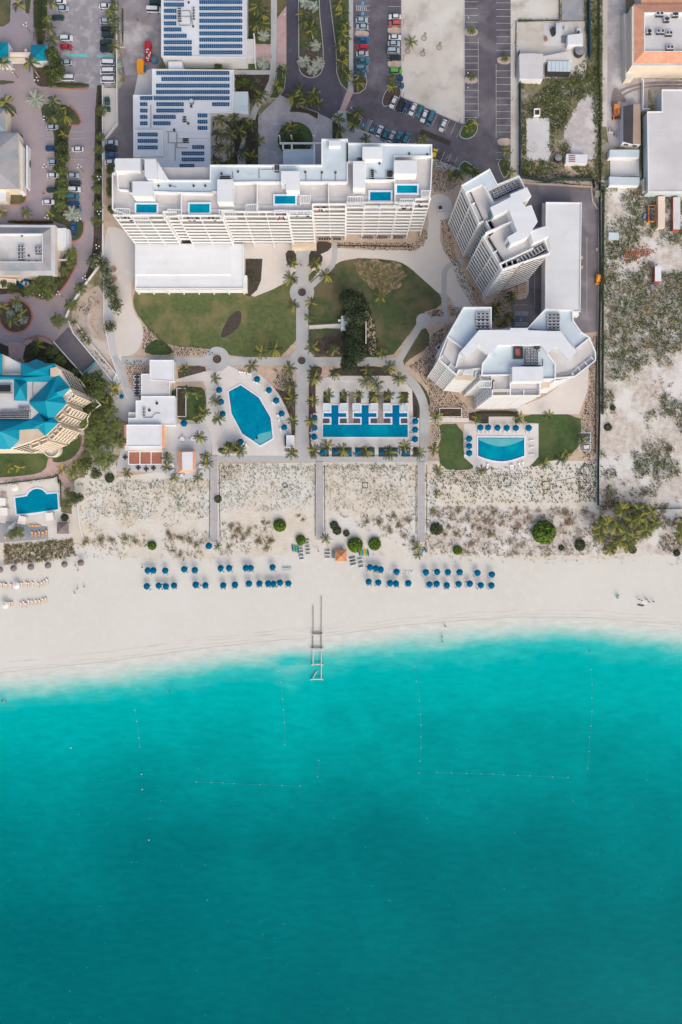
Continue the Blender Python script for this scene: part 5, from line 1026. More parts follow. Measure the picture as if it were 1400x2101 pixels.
for (px, z, m_, lab, nm_) in (([(1252, 307), (1312, 307), (1312, 322), (1251, 322)], 2.8, 'roof_blue', 'pale blue lean-to roof above the concrete slab', 'shed'), ([(1251, 362), (1313, 364), (1312, 380), (1252, 379)], 2.8, 'roof_blue', 'pale blue lean-to roof below the concrete slab', 'shed'),
    ([(1066, 110), (1092, 109), (1115, 111), (1114, 162), (1067, 161)], 3.2, 'roof_grey', 'square pale concrete roofed workshop beside the parking fence', 'workshop'), ([(1165, 72), (1196, 68), (1197, 92), (1166, 91)], 2.8, 'roof_white', 'small white roofed shed beside the machine pad', 'shed'),
    ([(1115, 115), (1172, 104), (1174, 124), (1116, 124)], 2.6, 'deck_white', 'narrow white lean-to above the glazed shed', 'shed')):
    t_ = thing(nm_, lab, nm_, W(*px[0]), world=True); b = MB(); P = Wz(px, z); b.prism(P, z - .2, z, 0, 0, True); b.build('roof', m_, t_); b = MB(); b.prism([p * .9985 for p in P], 0, z - .2); b.build('wall', 'wall_white', t_)
    b = MB(); q = P[-1] * .5 + P[-2] * .5; b.box((q.x, q.y - .04, 0), (1.0, .1, 2.1)); b.build('door', 'dark_metal', t_)
GS = thing('glazed_shed', 'long shed with pale blue panelled roof over dark posts', 'shed', W(1148, 138), world=True)
b = MB(); P = Wz([(1124, 125), (1172, 126), (1172, 147), (1124, 146)], 3.4)
for i in range(6):
    a = P[0].lerp(P[1], i / 6); c = P[0].lerp(P[1], (i + .93) / 6); d_ = P[3].lerp(P[2], (i + .93) / 6); e_ = P[3].lerp(P[2], i / 6); b.prism([a, c, d_, e_], 3.3, 3.4, 0, 0, True)
b.build('roof', 'roof_blue', GS); b = MB(); b.prism([p * .998 for p in P], 0, 3.28); b.build('wall', 'dark_metal', GS)
PH = thing('panel_shed', 'white shed with red louvred roof patch between bushes', 'shed', W(1184, 326), world=True)
shell(PH, Wz([(1162, 316), (1206, 317), (1205, 335), (1161, 334)], 2.8), 0, 2.8, 'wall_white', 'roof_white')
for i in range(4): b = MB(); b.box(W(1174, 319.5 + i * 4, 2.8), (2.4, .35, .15)); b.build('roof_louvre', 'terracotta', PH)
for x, y, r_, lab in ((1186.5, 110, 10, 'large round dark water tank beside the machine pad'), (1143, 328, 7.5, 'small round dark water tank among bushes by the panel shed')):
    t_ = thing('water_tank', lab, 'tank', W(x, y)); b = MB(); b.cyl(t_.location, r_ * MPP, 2.2, 20); b.build('tank_body', 'dark_metal', t_, origin=t_.location); b = MB(); b.cyl(t_.location + Vector((0, 0, 2.2)), r_ * MPP * .97, .25, 20, .2); b.box(t_.location + Vector((0, 0, 2.3)), (r_ * MPP * 1.8, .12, .12)); b.box(t_.location + Vector((0, 0, 2.3)), (.12, r_ * MPP * 1.8, .13)); b.build('tank_lid', 'metal', t_, origin=t_.location)
t_ = thing('well_house', 'small white walled box with open dark top among green bushes', 'box', W(1102, 230)); b = MB(); b.ribbon(Wz(rect(1097, 223, 1108, 236), 1.8), .3, 0, 1.8, closed=True); b.build('wall', 'wall_white', t_, origin=t_.location); b = MB(); b.sheet(Wz(rect(1097, 223, 1108, 236), 1.2), 1.2); b.build('opening', 'mulch_dark', t_, origin=t_.location)
t_ = thing('generator_set', 'white and grey generator on the square concrete machine pad', 'generator', W(1141, 66)); b = MB(); b.box(W(1145, 64, .1), (2.4, 4.2, 1.8)); b.build('housing', 'unit_white', t_, origin=t_.location); b = MB(); b.box(W(1134, 68, .1), (1.4, 2.6, 1.1), .3); b.cyl(W(1134, 62, .1), .5, 1.5, 10); b.build('engine', 'dark_metal', t_, origin=t_.location)
t_ = thing('compressor_unit', 'small white machine with black top beside the round tank', 'machine', W(1186, 67)); b = MB(); b.box(W(1186, 66, .1), (1.6, 1.8, 1.3)); b.build('housing', 'unit_white', t_, origin=t_.location); b = MB(); b.box(W(1186, 76, .1), (1.4, .8, 1.6)); b.cyl(W(1187, 66, 1.4), .4, .3, 10); b.build('fan', 'dark_metal', t_, origin=t_.location)
# ------------------------------------------------------------------ vegetation
def leaves(b, rng, c, rad, n, size, mats, squash=1.0, shellness=.5, clump=None):
    """leaf-sized faces spread through an ellipsoid, coloured in clumps"""
    nm = len(mats)
    for i in range(n):
        while True:
            p = Vector((rng.uniform(-1, 1), rng.uniform(-1, 1), rng.uniform(-1, 1)))
            if .02 < p.length < 1: break
        l = p.length; p = p / l * (l ** (1 - shellness * .8))
        if p.z < -.55: p.z *= .4
        q = Vector((c[0] + p.x * rad[0], c[1] + p.y * rad[1], c[2] + p.z * rad[2]))
        nn = (p + Vector((rng.gauss(0, .5), rng.gauss(0, .5), rng.gauss(.4, .5)))).normalized()
        u = nn.orthogonal().normalized(); u = Matrix.Rotation(rng.uniform(0, 6.28), 3, nn) @ u; v = nn.cross(u)
        s_ = size * rng.uniform(.6, 1.35); e = s_ * rng.uniform(.4, .6)
        k = noise.noise(q * (clump or .9)) * 2.2 + rng.gauss(0, .5)
        m = min(nm - 1, max(0, int((k + 1) / 2 * nm)))
        b.face([q - u * s_ * .5, q - v * e * .5, q + u * s_ * .5, q + v * e * .5 + nn * s_ * .12], m)
def tree_proto(seed, rx, h, mats, n=900, size=.55, lumps=6, cat='tree', name='broadleaf_tree'):
    def mk():
        rng = random.Random(seed); t = thing(name, 'x', cat)
        b = MB(); b.tube((0, 0, 0), (0, 0, h * .5), .2, 7, .13)
        for k in range(6):
            a = 6.28 * k / 6 + rng.uniform(-.4, .4); rr = rx * rng.uniform(.4, .7); b.tube((0, 0, h * rng.uniform(.35, .5)), (rr * math.cos(a), rr * math.sin(a), h * rng.uniform(.65, .85)), .09, 5, .03)
        b.build('trunk', 'bark', t)
        c = MB()
        for k in range(lumps):
            a = 6.28 * k / lumps + rng.uniform(-.5, .5); rr = rx * rng.uniform(.25, .62) if k else 0; s_ = rx * rng.uniform(.42, .62)
            leaves(c, rng, (rr * math.cos(a), rr * math.sin(a), h * rng.uniform(.62, .8)), (s_, s_, s_ * .75), n // lumps, size, mats)
        c.build('crown', mats, t); return t
    return Proto(mk)
def bush_proto(seed, mats, n=420, size=.32, squash=.6, name='round_bush', lumps=1):
    def mk():
        rng = random.Random(seed); t = thing(name, 'x', 'bush'); b = MB()
        for k in range(4): a = 1.57 * k + .4; b.tube((0, 0, 0), (.5 * math.cos(a), .5 * math.sin(a), .45), .04, 4, .02)
        b.build('stem', 'bark', t); c = MB()
        if lumps == 1: leaves(c, rng, (0, 0, squash * .55), (1, 1, squash), n, size, mats, shellness=.9)
        else:
            for k in range(lumps): a = rng.uniform(0, 6.28); rr = rng.uniform(0, .75); leaves(c, rng, (rr * math.cos(a), rr * math.sin(a) * .8, squash * .4), (rng.uniform(.25, .5), rng.uniform(.2, .4), squash), n // lumps, size, mats, shellness=.3)
        for k in range(9):
            a = rng.uniform(0, 6.28); rr = rng.uniform(.55, .9); leaves(c, rng, (rr * math.cos(a), rr * math.sin(a), .35), (.25, .25, .25), n // 22, size, mats)
        c.build('crown', mats, t); return t
    return Proto(mk)
def palm_proto(seed, h, r, mats, nf=15, droop=.9, name='coconut_palm', lean=.0, trunk='bark_pale', width=.55):
    def mk():
        rng = random.Random(seed); t = thing(name, 'x', 'palm tree'); b = MB(); top = Vector((lean * .5, lean * .3, h)); P = [Vector((0, 0, 0)), Vector((lean * .1, 0, h * .35)), Vector((lean * .3, lean * .1, h * .7)), top]
        for i in range(3): b.tube(P[i], P[i + 1], .2 - .03 * i, 7, .17 - .03 * i)
        b.build('trunk', trunk, t); c = MB()
        for i in range(nf):
            a = 6.283 * i / nf * 1.0 + rng.uniform(-.28, .28); up = rng.choice((.15, .45, .75, 1.0)) + rng.uniform(-.1, .1); L_ = r * rng.uniform(.8, 1.12) * (1 - .12 * up)
            m = rng.choices(range(len(mats)), [5, 3, 2, .8][:len(mats)])[0]; d = Vector((math.cos(a), math.sin(a), 0)); side = Vector((-d.y, d.x, 0)); bend = rng.uniform(-.22, .22)
            prev = top.copy(); n_ = 10; pts = []
            for k in range(n_ + 1):
                s_ = k / n_; x = L_ * (s_ - .18 * s_ * s_ * (1.2 - up)); z = L_ * (up * .55 * s_ - droop * (.35 + .25 * up) * s_ * s_ - .05 * s_)
                pts.append(top + d * x + side * bend * L_ * s_ * s_ + Vector((0, 0, z + .1)))
            for k in range(n_):
                p, q = pts[k], pts[k + 1]; dd_ = (q - p).normalized(); wv_ = max(.1, width * math.sin(math.pi * min(.97, .12 + .84 * (k + .5) / n_)) ** .6) * r / 3
                c.face([p - side * .05, q - side * .04, q + side * .04, p + side * .05], m)
                for sg in (-1, 1):
                    for e in range(2):
                        o_ = p.lerp(q, .2 + .5 * e); w1 = dd_ * (q - p).length * .42; tip = o_ + side * sg * wv_ * rng.uniform(.75, 1.15) + dd_ * wv_ * .75 - Vector((0, 0, wv_ * rng.uniform(.2, .55)))
                        c.face([o_, o_ + w1, tip] if sg < 0 else [o_ + w1, o_, tip], m)
        for k in range(5): a = k * 1.25; c.tube(top + Vector((.2 * math.cos(a), .2 * math.sin(a), -.25)), top + Vector((.28 * math.cos(a), .28 * math.sin(a), .05)), .12, 5, .08, 0)
        c.build('crown', mats, t); return t
    return Proto(mk)
PM = ['palm_green', 'palm_dark', 'palm_yellow', 'palm_gold']
PT = {'short': [palm_proto(11 + i, 4.2, 3.5, PM[:3], 15, .9) for i in range(3)], 'mid': [palm_proto(21 + i, 6.5, 3.9, ['palm_dark', 'palm_green', 'palm_yellow'], 16, .95, lean=.6) for i in range(4)], 'tall': [palm_proto(31 + i, 9.5, 3.9, PM[:3], 17, .95, lean=.8) for i in range(3)],
      'gold': [palm_proto(41 + i, 4.0, 3.6, ['palm_green', 'palm_yellow', 'palm_gold'], 14, .8) for i in range(2)], 'dense': [palm_proto(51 + i, 5.0, 3.3, ['palm_green', 'leaf_light', 'leaf_mid', 'palm_dark'], 20, .8, 'leafy_palm', width=.85) for i in range(3)],
      'small': [palm_proto(61 + i, 1.6, 2.2, PM[:3], 12, .7) for i in range(2)], 'silver': [palm_proto(71, .8, 2.3, ['leaf_silver', 'leaf_grey'], 22, .5, 'silver_palm', width=.9)],
      'grove': [palm_proto(81 + i, 6.0, 3.5, ['palm_green', 'palm_yellow', 'palm_dark', 'palm_gold'], 22, .85, width=.8) for i in range(3)]}
HT = dict(short=4.2, mid=6.5, tall=9.5, gold=4, dense=5, small=1.6, silver=.8, grove=6)
ADJ = dict(short='low coconut palm', mid='coconut palm', tall='tall leaning coconut palm', gold='yellowing coconut palm', dense='bushy green palm', small='small young palm', silver='silvery fan palm', grove='golden green palm')
rng = random.Random(5)
def palms(kind, pts, where, s0=1.0, group=None, order='x'):
    pts = sorted(pts, key=lambda p: p[0] if order == 'x' else p[1]); n_ = len(pts)
    for i, (x, y) in enumerate(pts):
        pr = rng.choice(PT[kind]); s_ = s0 * rng.uniform(.88, 1.12); c = W(x, y, HT[kind] * s_)
        o = ordn(i, n_) if order == 'x' else ordn(i, n_, 'topmost', 'lowest', 'top')
        pr.put((c.x, c.y, 0), rng.uniform(0, 6.28), s_, f"{ADJ[kind]} {where}" + (f", {o}" if o else ''), group or f"palms {where}")
palms('tall', [(41, 8), (9, 128), (60, 128), (10, 208)], 'around the teal gatehouses'); palms('silver', [(36, 630), (48, 655), (22, 645)], 'among the roundabout palms', .9); palms('silver', [(73, 205)], 'on the brick drive corner', 1.5)
palms('short', [(105, 6), (101, 59), (108, 82), (96, 40)], 'between the tall hedge and parked cars', .8, order='y')
palms('short', [(233, 8), (233, 41), (235, 62), (233, 95), (228, 24)], 'beside the wall by the vans', .8, order='y')
palms('mid', [(110, 206), (123, 224), (134, 239), (105, 239)], 'on the curved lawn island', .85); palms('gold', [(131, 276)], 'halfway down the parking hedge', .6)
palms('dense', [(208, 226), (206, 280), (203, 306), (202, 337)], 'along the upper wall hedge', .75, order='y'); palms('dense', [(199, 363), (199, 386), (200, 420), (198, 453)], 'along the lower wall hedge', .8, order='y')
palms('dense', [(128.6, 350), (128.6, 373), (126, 394), (123, 420)], 'in the lower parking hedge', .85, order='y')
palms('gold', [(52.7, 436), (5, 436), (103, 439)], 'in front of the grey clubhouse', .8); palms('silver', [(149, 440)], 'at the tip of the parking island', 1.7)
palms('dense', [(146, 520), (146, 541), (131, 556)], 'on the drive bend beside the clubhouse', .85, order='y'); palms('dense', [(90, 571), (74, 587), (103, 584), (85, 602), (61, 597), (98, 600)], 'in the bed below the clubhouse', .95)
palms('dense', [(164.6, 592), (146.6, 625), (119.6, 657.6)], 'along the drive towards the garage ramp', 1.0); palms('tall', [(31, 616), (44, 643), (23, 659), (5, 628)], 'inside the roundabout bed', .75)
palms('small', [(164, 679), (172, 690), (182, 700), (152, 662)], 'along the ramp wall', .8); palms('mid', [(74.6, 708)], 'behind the teal roofs', .9); palms('dense', [(123, 739), (105, 722)], 'between the ramp and teal roofs', .8)
palms('gold', [(231, 801), (221, 829), (237, 795)], 'at the head of the path grove', .85, order='y'); palms('dense', [(213, 855), (190, 886), (213, 886), (234, 898), (193, 911), (206, 868), (186, 858)], 'in the middle of the path grove', .9)
palms('dense', [(177, 937), (221, 911), (200, 925), (185, 915), (172, 950)], 'in the lower path grove', .85); palms('dense', [(200, 808), (226, 845), (246, 905), (228, 880), (176, 870), (184, 900), (205, 945), (240, 870), (222, 940)], 'filling the path grove', 1.0); trees_later = [(218, 818), (206, 900), (180, 950), (158, 1020), (196, 972)]; palms('gold', [(18, 960), (42, 960)], 'on the lawn under the teal hotel', .75)
palms('gold', [(128, 963), (149, 970), (170, 960), (158, 955)], 'at the red path fork', .8); palms('short', [(216, 957), (261, 970), (358, 980), (407, 980)], 'along the dune edge below the beach club', .75)
palms('short', [(139, 1011), (136, 1035)], 'beside the hotel pool wall', .75, order='y'); palms('dense', [(25, 1097), (38, 1092)], 'on the hotel lower terrace', .8)
palms('mid', [(375, 764), (382, 755)], 'in the bed north of the clubhouse wing', .75); palms('mid', [(384, 803), (405, 808), (410, 854), (420, 846)], 'in the lawn garden west of the oval pool', .8, order='y')
palms('mid', [(441, 777), (443, 823), (446, 859)], 'in the line west of the oval pool', .8, order='y'); palms('mid', [(410, 898), (343, 937), (343, 960), (420, 934), (424, 948)], 'around the beach bar', .8); palms('mid', [(469, 921), (482, 915), (495, 924)], 'in the corner bed below the oval pool', .8)
palms('mid', [(536, 721), (564, 718), (515, 751)], 'on the lawn edge above the oval pool', .9); palms('mid', [(604, 626), (637, 621), (634.6, 654)], 'below the north circle', .75, order='y'); palms('mid', [(642, 710), (688, 718)], 'in the bed east of the main path', .9)
palms('gold', [(781, 608), (784, 723)], 'on the east lawn', .9, order='y'); palms('mid', [(593, 757), (601, 818), (601, 865), (598, 927), (596, 790)], 'on the west side of the main path', .85, order='y')
palms('mid', [(645, 759), (645, 777), (642, 821), (637, 865), (645, 927)], 'on the east side of the main path', .85, order='y')
palms('mid', [(688, 765), (755, 759), (753, 780), (773, 790), (797, 752), (820, 778)], 'on the bank above the lap pool', .85); palms('mid', [(673, 811), (706, 811), (735, 811), (768, 813), (799, 811), (830, 816)], 'in the row behind the cabanas', .75)
palms('mid', [(670, 916), (704, 924), (753, 927), (799, 927), (830, 914), (858, 927)], 'in the row below the lap pool', .85); palms('mid', [(897, 855), (892, 921), (898, 965)], 'on the left of the half-moon pool lawn', .75, order='y')
palms('mid', [(979, 859), (1066, 856)], 'on the terrace above the half-moon pool', .75); palms('mid', [(1126, 854), (1194, 900), (1164, 932), (1150, 940), (1118, 951), (990, 965)], 'around the right lawn of the half-moon pool', .8)
palms('mid', [(598, 538), (647, 538), (598, 571), (670, 566)], 'in front of the hotel entrance', .85); palms('short', [(926, 356), (944, 358), (970, 351), (978, 354)], 'by the dotted bed between the towers', .9)
palms('short', [(1037, 330), (1050, 353), (1038, 308)], 'on the island by the green fence', .8, order='y'); palms('mid', [(1050, 608), (1019, 631), (1045, 652), (1012, 648), (1030, 664)], 'between the tilted and stepped towers', .75)
palms('mid', [(530, 13), (538, 33), (528, 52), (540, 48)], 'in the bed beside the solar hall', .85, order='y'); palms('mid', [(535, 195), (525, 203), (579, 144), (574, 167), (570, 180)], 'beside the curving pavement', .8, order='y')
palms('mid', [(625, 44), (641, 64), (623, 28), (640, 52)], 'on the road island', .75, order='y'); palms('mid', [(600, 200), (618, 185), (641, 193), (654, 213), (630, 208), (612, 208), (646, 203)], 'above the forecourt circle', .85)
palms('mid', [(453, 247), (481, 242), (504, 249), (448, 273), (474, 273), (492, 267), (517, 257)], 'in the upper courtyard', .85); palms('mid', [(450, 301), (474, 303), (445, 327), (471, 329), (528, 288), (517, 324), (500, 310)], 'in the lower courtyard', .85)
palms('mid', [(587, 270), (596, 262)], 'inside the forecourt circle', .8); palms('mid', [(695, 10), (703, 28), (708, 51), (700, 67), (708, 75), (698, 95), (708, 113), (703, 128), (713, 154)], 'down the road median', .8, order='y')
palms('mid', [(739, 157), (734, 168)], 'at the foot of the car park walk', .9, order='y'); palms('gold', [(806, 165), (806, 180), (843, 85)], 'at the edge of the sandy lot', .85, order='y'); palms('mid', [(737, 231), (695, 244), (724, 255), (695, 267), (752, 284)], 'by the crossing next to the forecourt', .8)
palms('gold', [(868, 285), (970, 254), (962, 262)], 'on the angled parking islands', .75); palms('dense', [(968, 157), (1037, 118), (967, 62)], 'on the long parking islands', .55)
palms('silver', [(644, 14), (541, 74), (540, 131), (623, 126), (653, 131), (648, 95), (642, 144), (625, 5)], 'in the road beds', 1.1, order='y'); palms('short', [(668, 1105), (857, 1122)], 'at the beach end of the boardwalks', .8); palms('small', [(447, 1121), (858, 1138), (896, 1013)], 'near the beach path', 1.0)
gp = [(x * F + 1040, y * F + 960) for x, y in ((920, 330), (1045, 330), (1150, 350), (800, 440), (880, 470), (950, 520), (1110, 500), (740, 530), (900, 590), (830, 650), (1010, 560), (1180, 440), (1000, 420), (970, 620), (760, 460), (1060, 400))]
palms('grove', gp[:8], 'in the beach grove, upper half'); palms('grove', gp[8:], 'in the beach grove, lower half'); palms('grove', [(1397, 1096), (1404, 1075)], 'at the right frame edge of the dunes')
# broadleaf trees
TD = [tree_proto(101 + i, 3.3, 6, ['leaf_dark', 'leaf_mid', 'leaf_dark', 'leaf_light'], 1300, .6) for i in range(3)]
CA = [tree_proto(111 + i, 4.0, 9, ['leaf_casuarina', 'leaf_casuarina', 'leaf_dark'], 2200, .7, 8, name='casuarina_tree') for i in range(2)]
SG = [tree_proto(121 + i, 2.9, 5, ['leaf_dark', 'leaf_mid', 'leaf_grey'], 800, .6, 7, name='sea_grape_tree') for i in range(2)]
def trees(prs, pts, adj, where, s0=1.0, order='x', h=5):
    pts = sorted(pts, key=lambda p: p[0] if order == 'x' else p[1]); n_ = len(pts)
    for i, (x, y) in enumerate(pts):
        s_ = s0 * rng.uniform(.88, 1.12); c = W(x, y, h * s_ * .7); o = ordn(i, n_) if order == 'x' else ordn(i, n_, 'topmost', 'lowest', 'top')
        rng.choice(prs).put((c.x, c.y, 0), rng.uniform(0, 6.28), s_, f"{adj} {where}" + (f", {o}" if o else ''), f"{adj.split()[-1]}s {where}")
trees(SG, [(194, 537), (214, 538), (216, 561), (221, 584), (229, 605), (236, 625)], 'leafy dark green tree', 'in the line beside the white plaza', 1.0, 'y'); trees(SG, [(226, 668)], 'lone dark green tree', 'at the plaza kerb by the dry basin', .9)
trees(CA, [(727, 626), (731, 650), (727, 676), (724, 700), (730, 722), (720, 745), (716, 612)], 'dark feathery tree', 'in the dense grove above the lap pool', 1.05, 'y', 9)
trees(TD, [(105, 112), (115, 128), (100, 146), (118, 150), (107, 165)], 'broad dark green tree', 'between the gatehouse and white van', 1.0, 'y', 6); trees(TD, [(178, 782), (196, 776), (210, 790), (188, 800), (204, 806)], 'dense dark tree', 'at the foot of the garage ramp', 1.0, 'x', 6)
trees(TD, [(130, 325), (127, 300), (122, 345)], 'rounded green tree', 'in the hedge between parking bays', .85, 'y', 6); trees(TD, [(228, 348), (228, 372), (229, 395), (229, 430)], 'leafy tree', 'squeezed between the wall and hotel tower', .75, 'y', 6)
trees(TD, [(195, 835), (180, 840), (200, 850), (190, 870)], 'mixed green tree', 'at the top of the path grove', .9, 'x', 6); trees(TD, trees_later, 'shaggy green tree', 'between the teal hotel and beach club', .85, 'y', 6); trees(TD, [(60, 745), (88, 742), (112, 745), (150, 765), (70, 722)], 'low dark tree', 'behind the teal roofed hotel', .7, 'x', 6)
trees(TD, [(10, 584), (25, 592), (122, 578), (50, 600)], 'garden tree', 'on the rim of the roundabout', .75, 'x', 6); trees(TD, [(505, 165), (490, 172), (520, 178), (448, 137)], 'shade tree', 'in the garden beside the service building', .65, 'x', 6)
trees(TD, [(600, 290), (612, 282), (622, 295), (592, 300)], 'clipped dark tree', 'inside the forecourt circle', .6, 'x', 6); trees(TD, [(470, 915), (455, 925), (486, 920)], 'small garden tree', 'in the corner bed by the oval pool', .6, 'x', 6)
# bushes
BL = [bush_proto(201 + i, ['leaf_lime', 'leaf_lime_dark', 'leaf_lime'], 900, .26, .62) for i in range(2)]; BD = [bush_proto(211 + i, ['leaf_dark', 'leaf_mid', 'leaf_dark'], 420, .3, .6) for i in range(2)]
BR = [bush_proto(221 + i, ['leaf_olive', 'leaf_brown', 'leaf_light', 'leaf_olive'], 240, .17, .28, 'dune_shrub', 7) for i in range(3)]; BG = [bush_proto(231, ['leaf_grey', 'leaf_brown', 'leaf_grey'], 220, .16, .28, 'dune_shrub', 7)]; BO = [bush_proto(241, ['leaf_rust', 'leaf_brown', 'leaf_olive'], 220, .16, .28, 'dune_shrub', 7)]
for x, y, r_, lab in ((313, 1119.4, 9, 'small bright green round bush at the left dune edge'), (574.7, 1078, 13, 'bright green round bush standing alone in pale sand'), (617.6, 1108, 10, 'dark green round bush above the stacked kayaks'), (729, 1118, 15.5, 'large bright green round bush beside the orange paddle boards'), (769, 1116, 13, 'bright green round bush right of the paddle boards'), (938.7, 1128.4, 9.5, 'green round bush above the right umbrella rows'), (1115, 1092, 24, 'largest bright green round bush in the dunes')):
    c = W(x, y); rng.choice(BL).put(c, rng.uniform(0, 6), r_ * MPP, lab, 'bright round bushes in the dunes')
for x, y, r_, lab in ((686, 1078, 9, 'upper lobe of the tall green bush by the centre boardwalk'), (692, 1089, 9, 'lower lobe of the tall green bush by the centre boardwalk'), (1189.7, 1118.6, 11.5, 'dark green bush right of the largest round bush'), (1151.6, 1124, 6, 'small olive bush right of the largest round bush'), (895, 1085, 13, 'dark green bush by the right boardwalk'), (226, 981, 10, 'ring shaped dark bush at the dune corner'), (1298, 1128, 8, 'green bush under the beach grove'), (1388, 1135, 7, 'small green bush near the right frame edge'), (1247, 877, 8, 'dark green bush in the white scrub, nearest the fence'), (1257, 837, 6, 'small round green bush in the white scrub by the fence'), (448, 1024, 8, 'green bush beside the left boardwalk'), (711, 1094, 7, 'grey green bush between the boardwalk and round bushes'), (134, 1062, 8, 'dark bush beside the hotel pool wall')):
    c = W(x, y); rng.choice(BD).put(c, rng.uniform(0, 6), r_ * MPP, lab, 'dark green bushes in the dunes')
shr = [(890, 1048, 13), (900, 1058, 9), (940, 1048, 12), (925, 1062, 8), (985, 1052, 9), (1012, 1052, 11), (1060, 1052, 11), (1087, 1062, 9), (1160, 1052, 14), (1166, 1070, 11), (1200, 1050, 10), (920, 1078, 9), (938, 1094, 10), (915, 1096, 8), (970, 1080, 9), (984, 1082, 8), (1005, 1094, 14), (1028, 1075, 9), (1030, 1062, 7), (997, 1068, 11), (1060, 1082, 14), (970, 1115, 9), (1045, 1112, 10), (970, 1050, 6)]
shr.sort()
for i, (x, y, r_) in enumerate(shr):
    c = W(x, y); f = 'upper' if y < 1070 else 'lower'; k = [s for s in shr if (s[1] < 1070) == (y < 1070)]; j = k.index((x, y, r_)); rng.choice(BR + BG + BO).put(c, rng.uniform(0, 6), (r_ * MPP, r_ * MPP * .85, r_ * MPP * .7), f"brownish dune shrub in the {f} band right of the boardwalks, {ordn(j, len(k))}", 'brown shrubs right of the boardwalks')
shr = sorted([(175, 1112, 13), (205, 1108, 14), (230, 1108, 12), (256, 1106, 13), (278, 1110, 12), (350, 1100, 13), (370, 1103, 14), (390, 1108, 14), (405, 1118, 11), (355, 1130, 10), (370, 1138, 9), (345, 1093, 9), (475, 1080, 11), (490, 1085, 14), (510, 1092, 12), (480, 1100, 12), (530, 1108, 14), (555, 1108, 12), (548, 1124, 11), (500, 1105, 9), (541, 1070, 9), (550, 1073, 8), (613, 1058, 7), (623, 1066, 7), (470, 1122, 9)])
for i, (x, y, r_) in enumerate(shr):
    c = W(x, y); j = 0 if x < 300 else 1 if x < 430 else 2; k = [s for s in shr if (0 if s[0] < 300 else 1 if s[0] < 430 else 2) == j]; rng.choice(BR).put(c, rng.uniform(0, 6), (r_ * MPP * 1.1, r_ * MPP * .8, r_ * MPP * .6), f"olive dune shrub {['below the hotel terrace corner', 'left of the left boardwalk', 'between the left and centre boardwalks'][j]}, {ordn(k.index((x, y, r_)), len(k))}", 'olive shrubs left of the centre boardwalk')
shr = sorted([(752, 1072, 10), (776, 1070, 14), (806, 1060, 13), (818, 1075, 14), (838, 1068, 12), (800, 1088, 11), (830, 1100, 10), (848, 1110, 9)])
for i, (x, y, r_) in enumerate(shr):
    c = W(x, y); rng.choice(BR + BG).put(c, rng.uniform(0, 6), (r_ * MPP, r_ * MPP * .9, r_ * MPP * .6), f"grey brown dune shrub between the centre and right boardwalks, {ordn(i, len(shr))}", 'grey shrubs between the boardwalks')

# hedges: long clipped or shaggy strips, each a thing
def hedge(px, wpx, h, lab, mats=('leaf_dark', 'leaf_mid', 'leaf_dark'), dens=3.0, size=.45, closed=False):
    P = [W(*p) for p in px] + ([W(*px[0])] if closed else []); r_ = random.Random(len(px) + int(px[0][0])); b = MB(); c0 = P[0].copy(); wd = wpx * MPP
    for p, q in zip(P, P[1:]):
        L_ = (q - p).length; n_ = int(L_ * wd * dens * (1 + h)); u = (q - p).normalized(); v = Vector((-u.y, u.x, 0))
        for _ in range(n_):
            t_ = r_.uniform(0, L_); s_ = r_.uniform(-.5, .5) * wd * (1 + .25 * noise.noise(Vector((p.x + t_, p.y, 1)) * .8)); z = h * (1 - (abs(s_) / wd * 1.6) ** 4) * r_.uniform(.35, 1.08)
            leaves(b, r_, p + u * t_ + v * s_ + Vector((0, 0, max(.1, z))), (.25, .25, .2), 1, size, mats)
    k = MB(); k.ribbon([W(*p) for p in px], wd * .2, 0, h * .4, closed=closed)
    t = thing('hedge', lab, 'hedge', c0); k.build('stems', 'leaf_casuarina', t, origin=c0); b.build('foliage', list(mats), t, origin=c0)
hedge([(83.5, -12), (83.5, 90)], 25, 2.2, 'wide tall green hedge above the square gatehouse', dens=5); hedge([(127, 265), (127, 338)], 22, 2, 'thick hedge between the two upper parking columns', dens=4); hedge([(128, 345), (126, 440), (150, 452)], 20, 1.6, 'thick hedge between the two lower parking columns', dens=4)
hedge([(205, 178), (204, 300)], 9, 2, 'narrow hedge along the wall above the small parking bay'); hedge([(203, 300), (202, 470)], 8, 1.8, 'narrow hedge between the brick drive and white wall'); hedge([(200, 490), (196, 540), (176, 572)], 8, 1.5, 'short hedge curving beside the brick road')
hedge([(115, 174), (176, 175)], 8, 1.2, 'low hedge below the white van'); hedge([(20, 456), (108, 456)], 5, 1.2, 'clipped hedge above the clubhouse roof'); hedge([(236, 100), (240, 172)], 5, 1.8, 'hedge behind the white vans'); hedge([(253, 20), (253, 88)], 4, 2, 'clipped dark hedge beside the service yard')
hedge([(-10, 995), (110, 980), (119, 975), (121, 992)], 9, 1.5, 'dark hedge above the hotel pool'); hedge([(125, 985), (126, 1040)], 5, 1.4, 'thin hedge right of the hotel pool')
hedge([(1062, 43), (1148, 43), (1148, -10)], 4, 1.5, 'scrubby hedge round the upper sandy yard'); hedge([(1059, 45), (1058, 160)], 3, 1.5, 'thin dark hedge left of the sandy yard'); hedge([(1228, -10), (1228, 170)], 14, 2.2, 'shaggy hedge beside the sandy lane, upper stretch', dens=3); hedge([(1230, 170), (1232, 372)], 9, 2, 'shaggy hedge beside the sandy lane, lower stretch')
hedge([(1238, 385), (1236, 620)], 16, 2.2, 'bushy strip outside the green fence, upper stretch', ('leaf_mid', 'leaf_dark', 'leaf_light'), 2.5); hedge([(1237, 620), (1236, 850)], 14, 2, 'bushy strip outside the green fence, middle stretch', ('leaf_mid', 'leaf_dark', 'leaf_light'), 2.5)
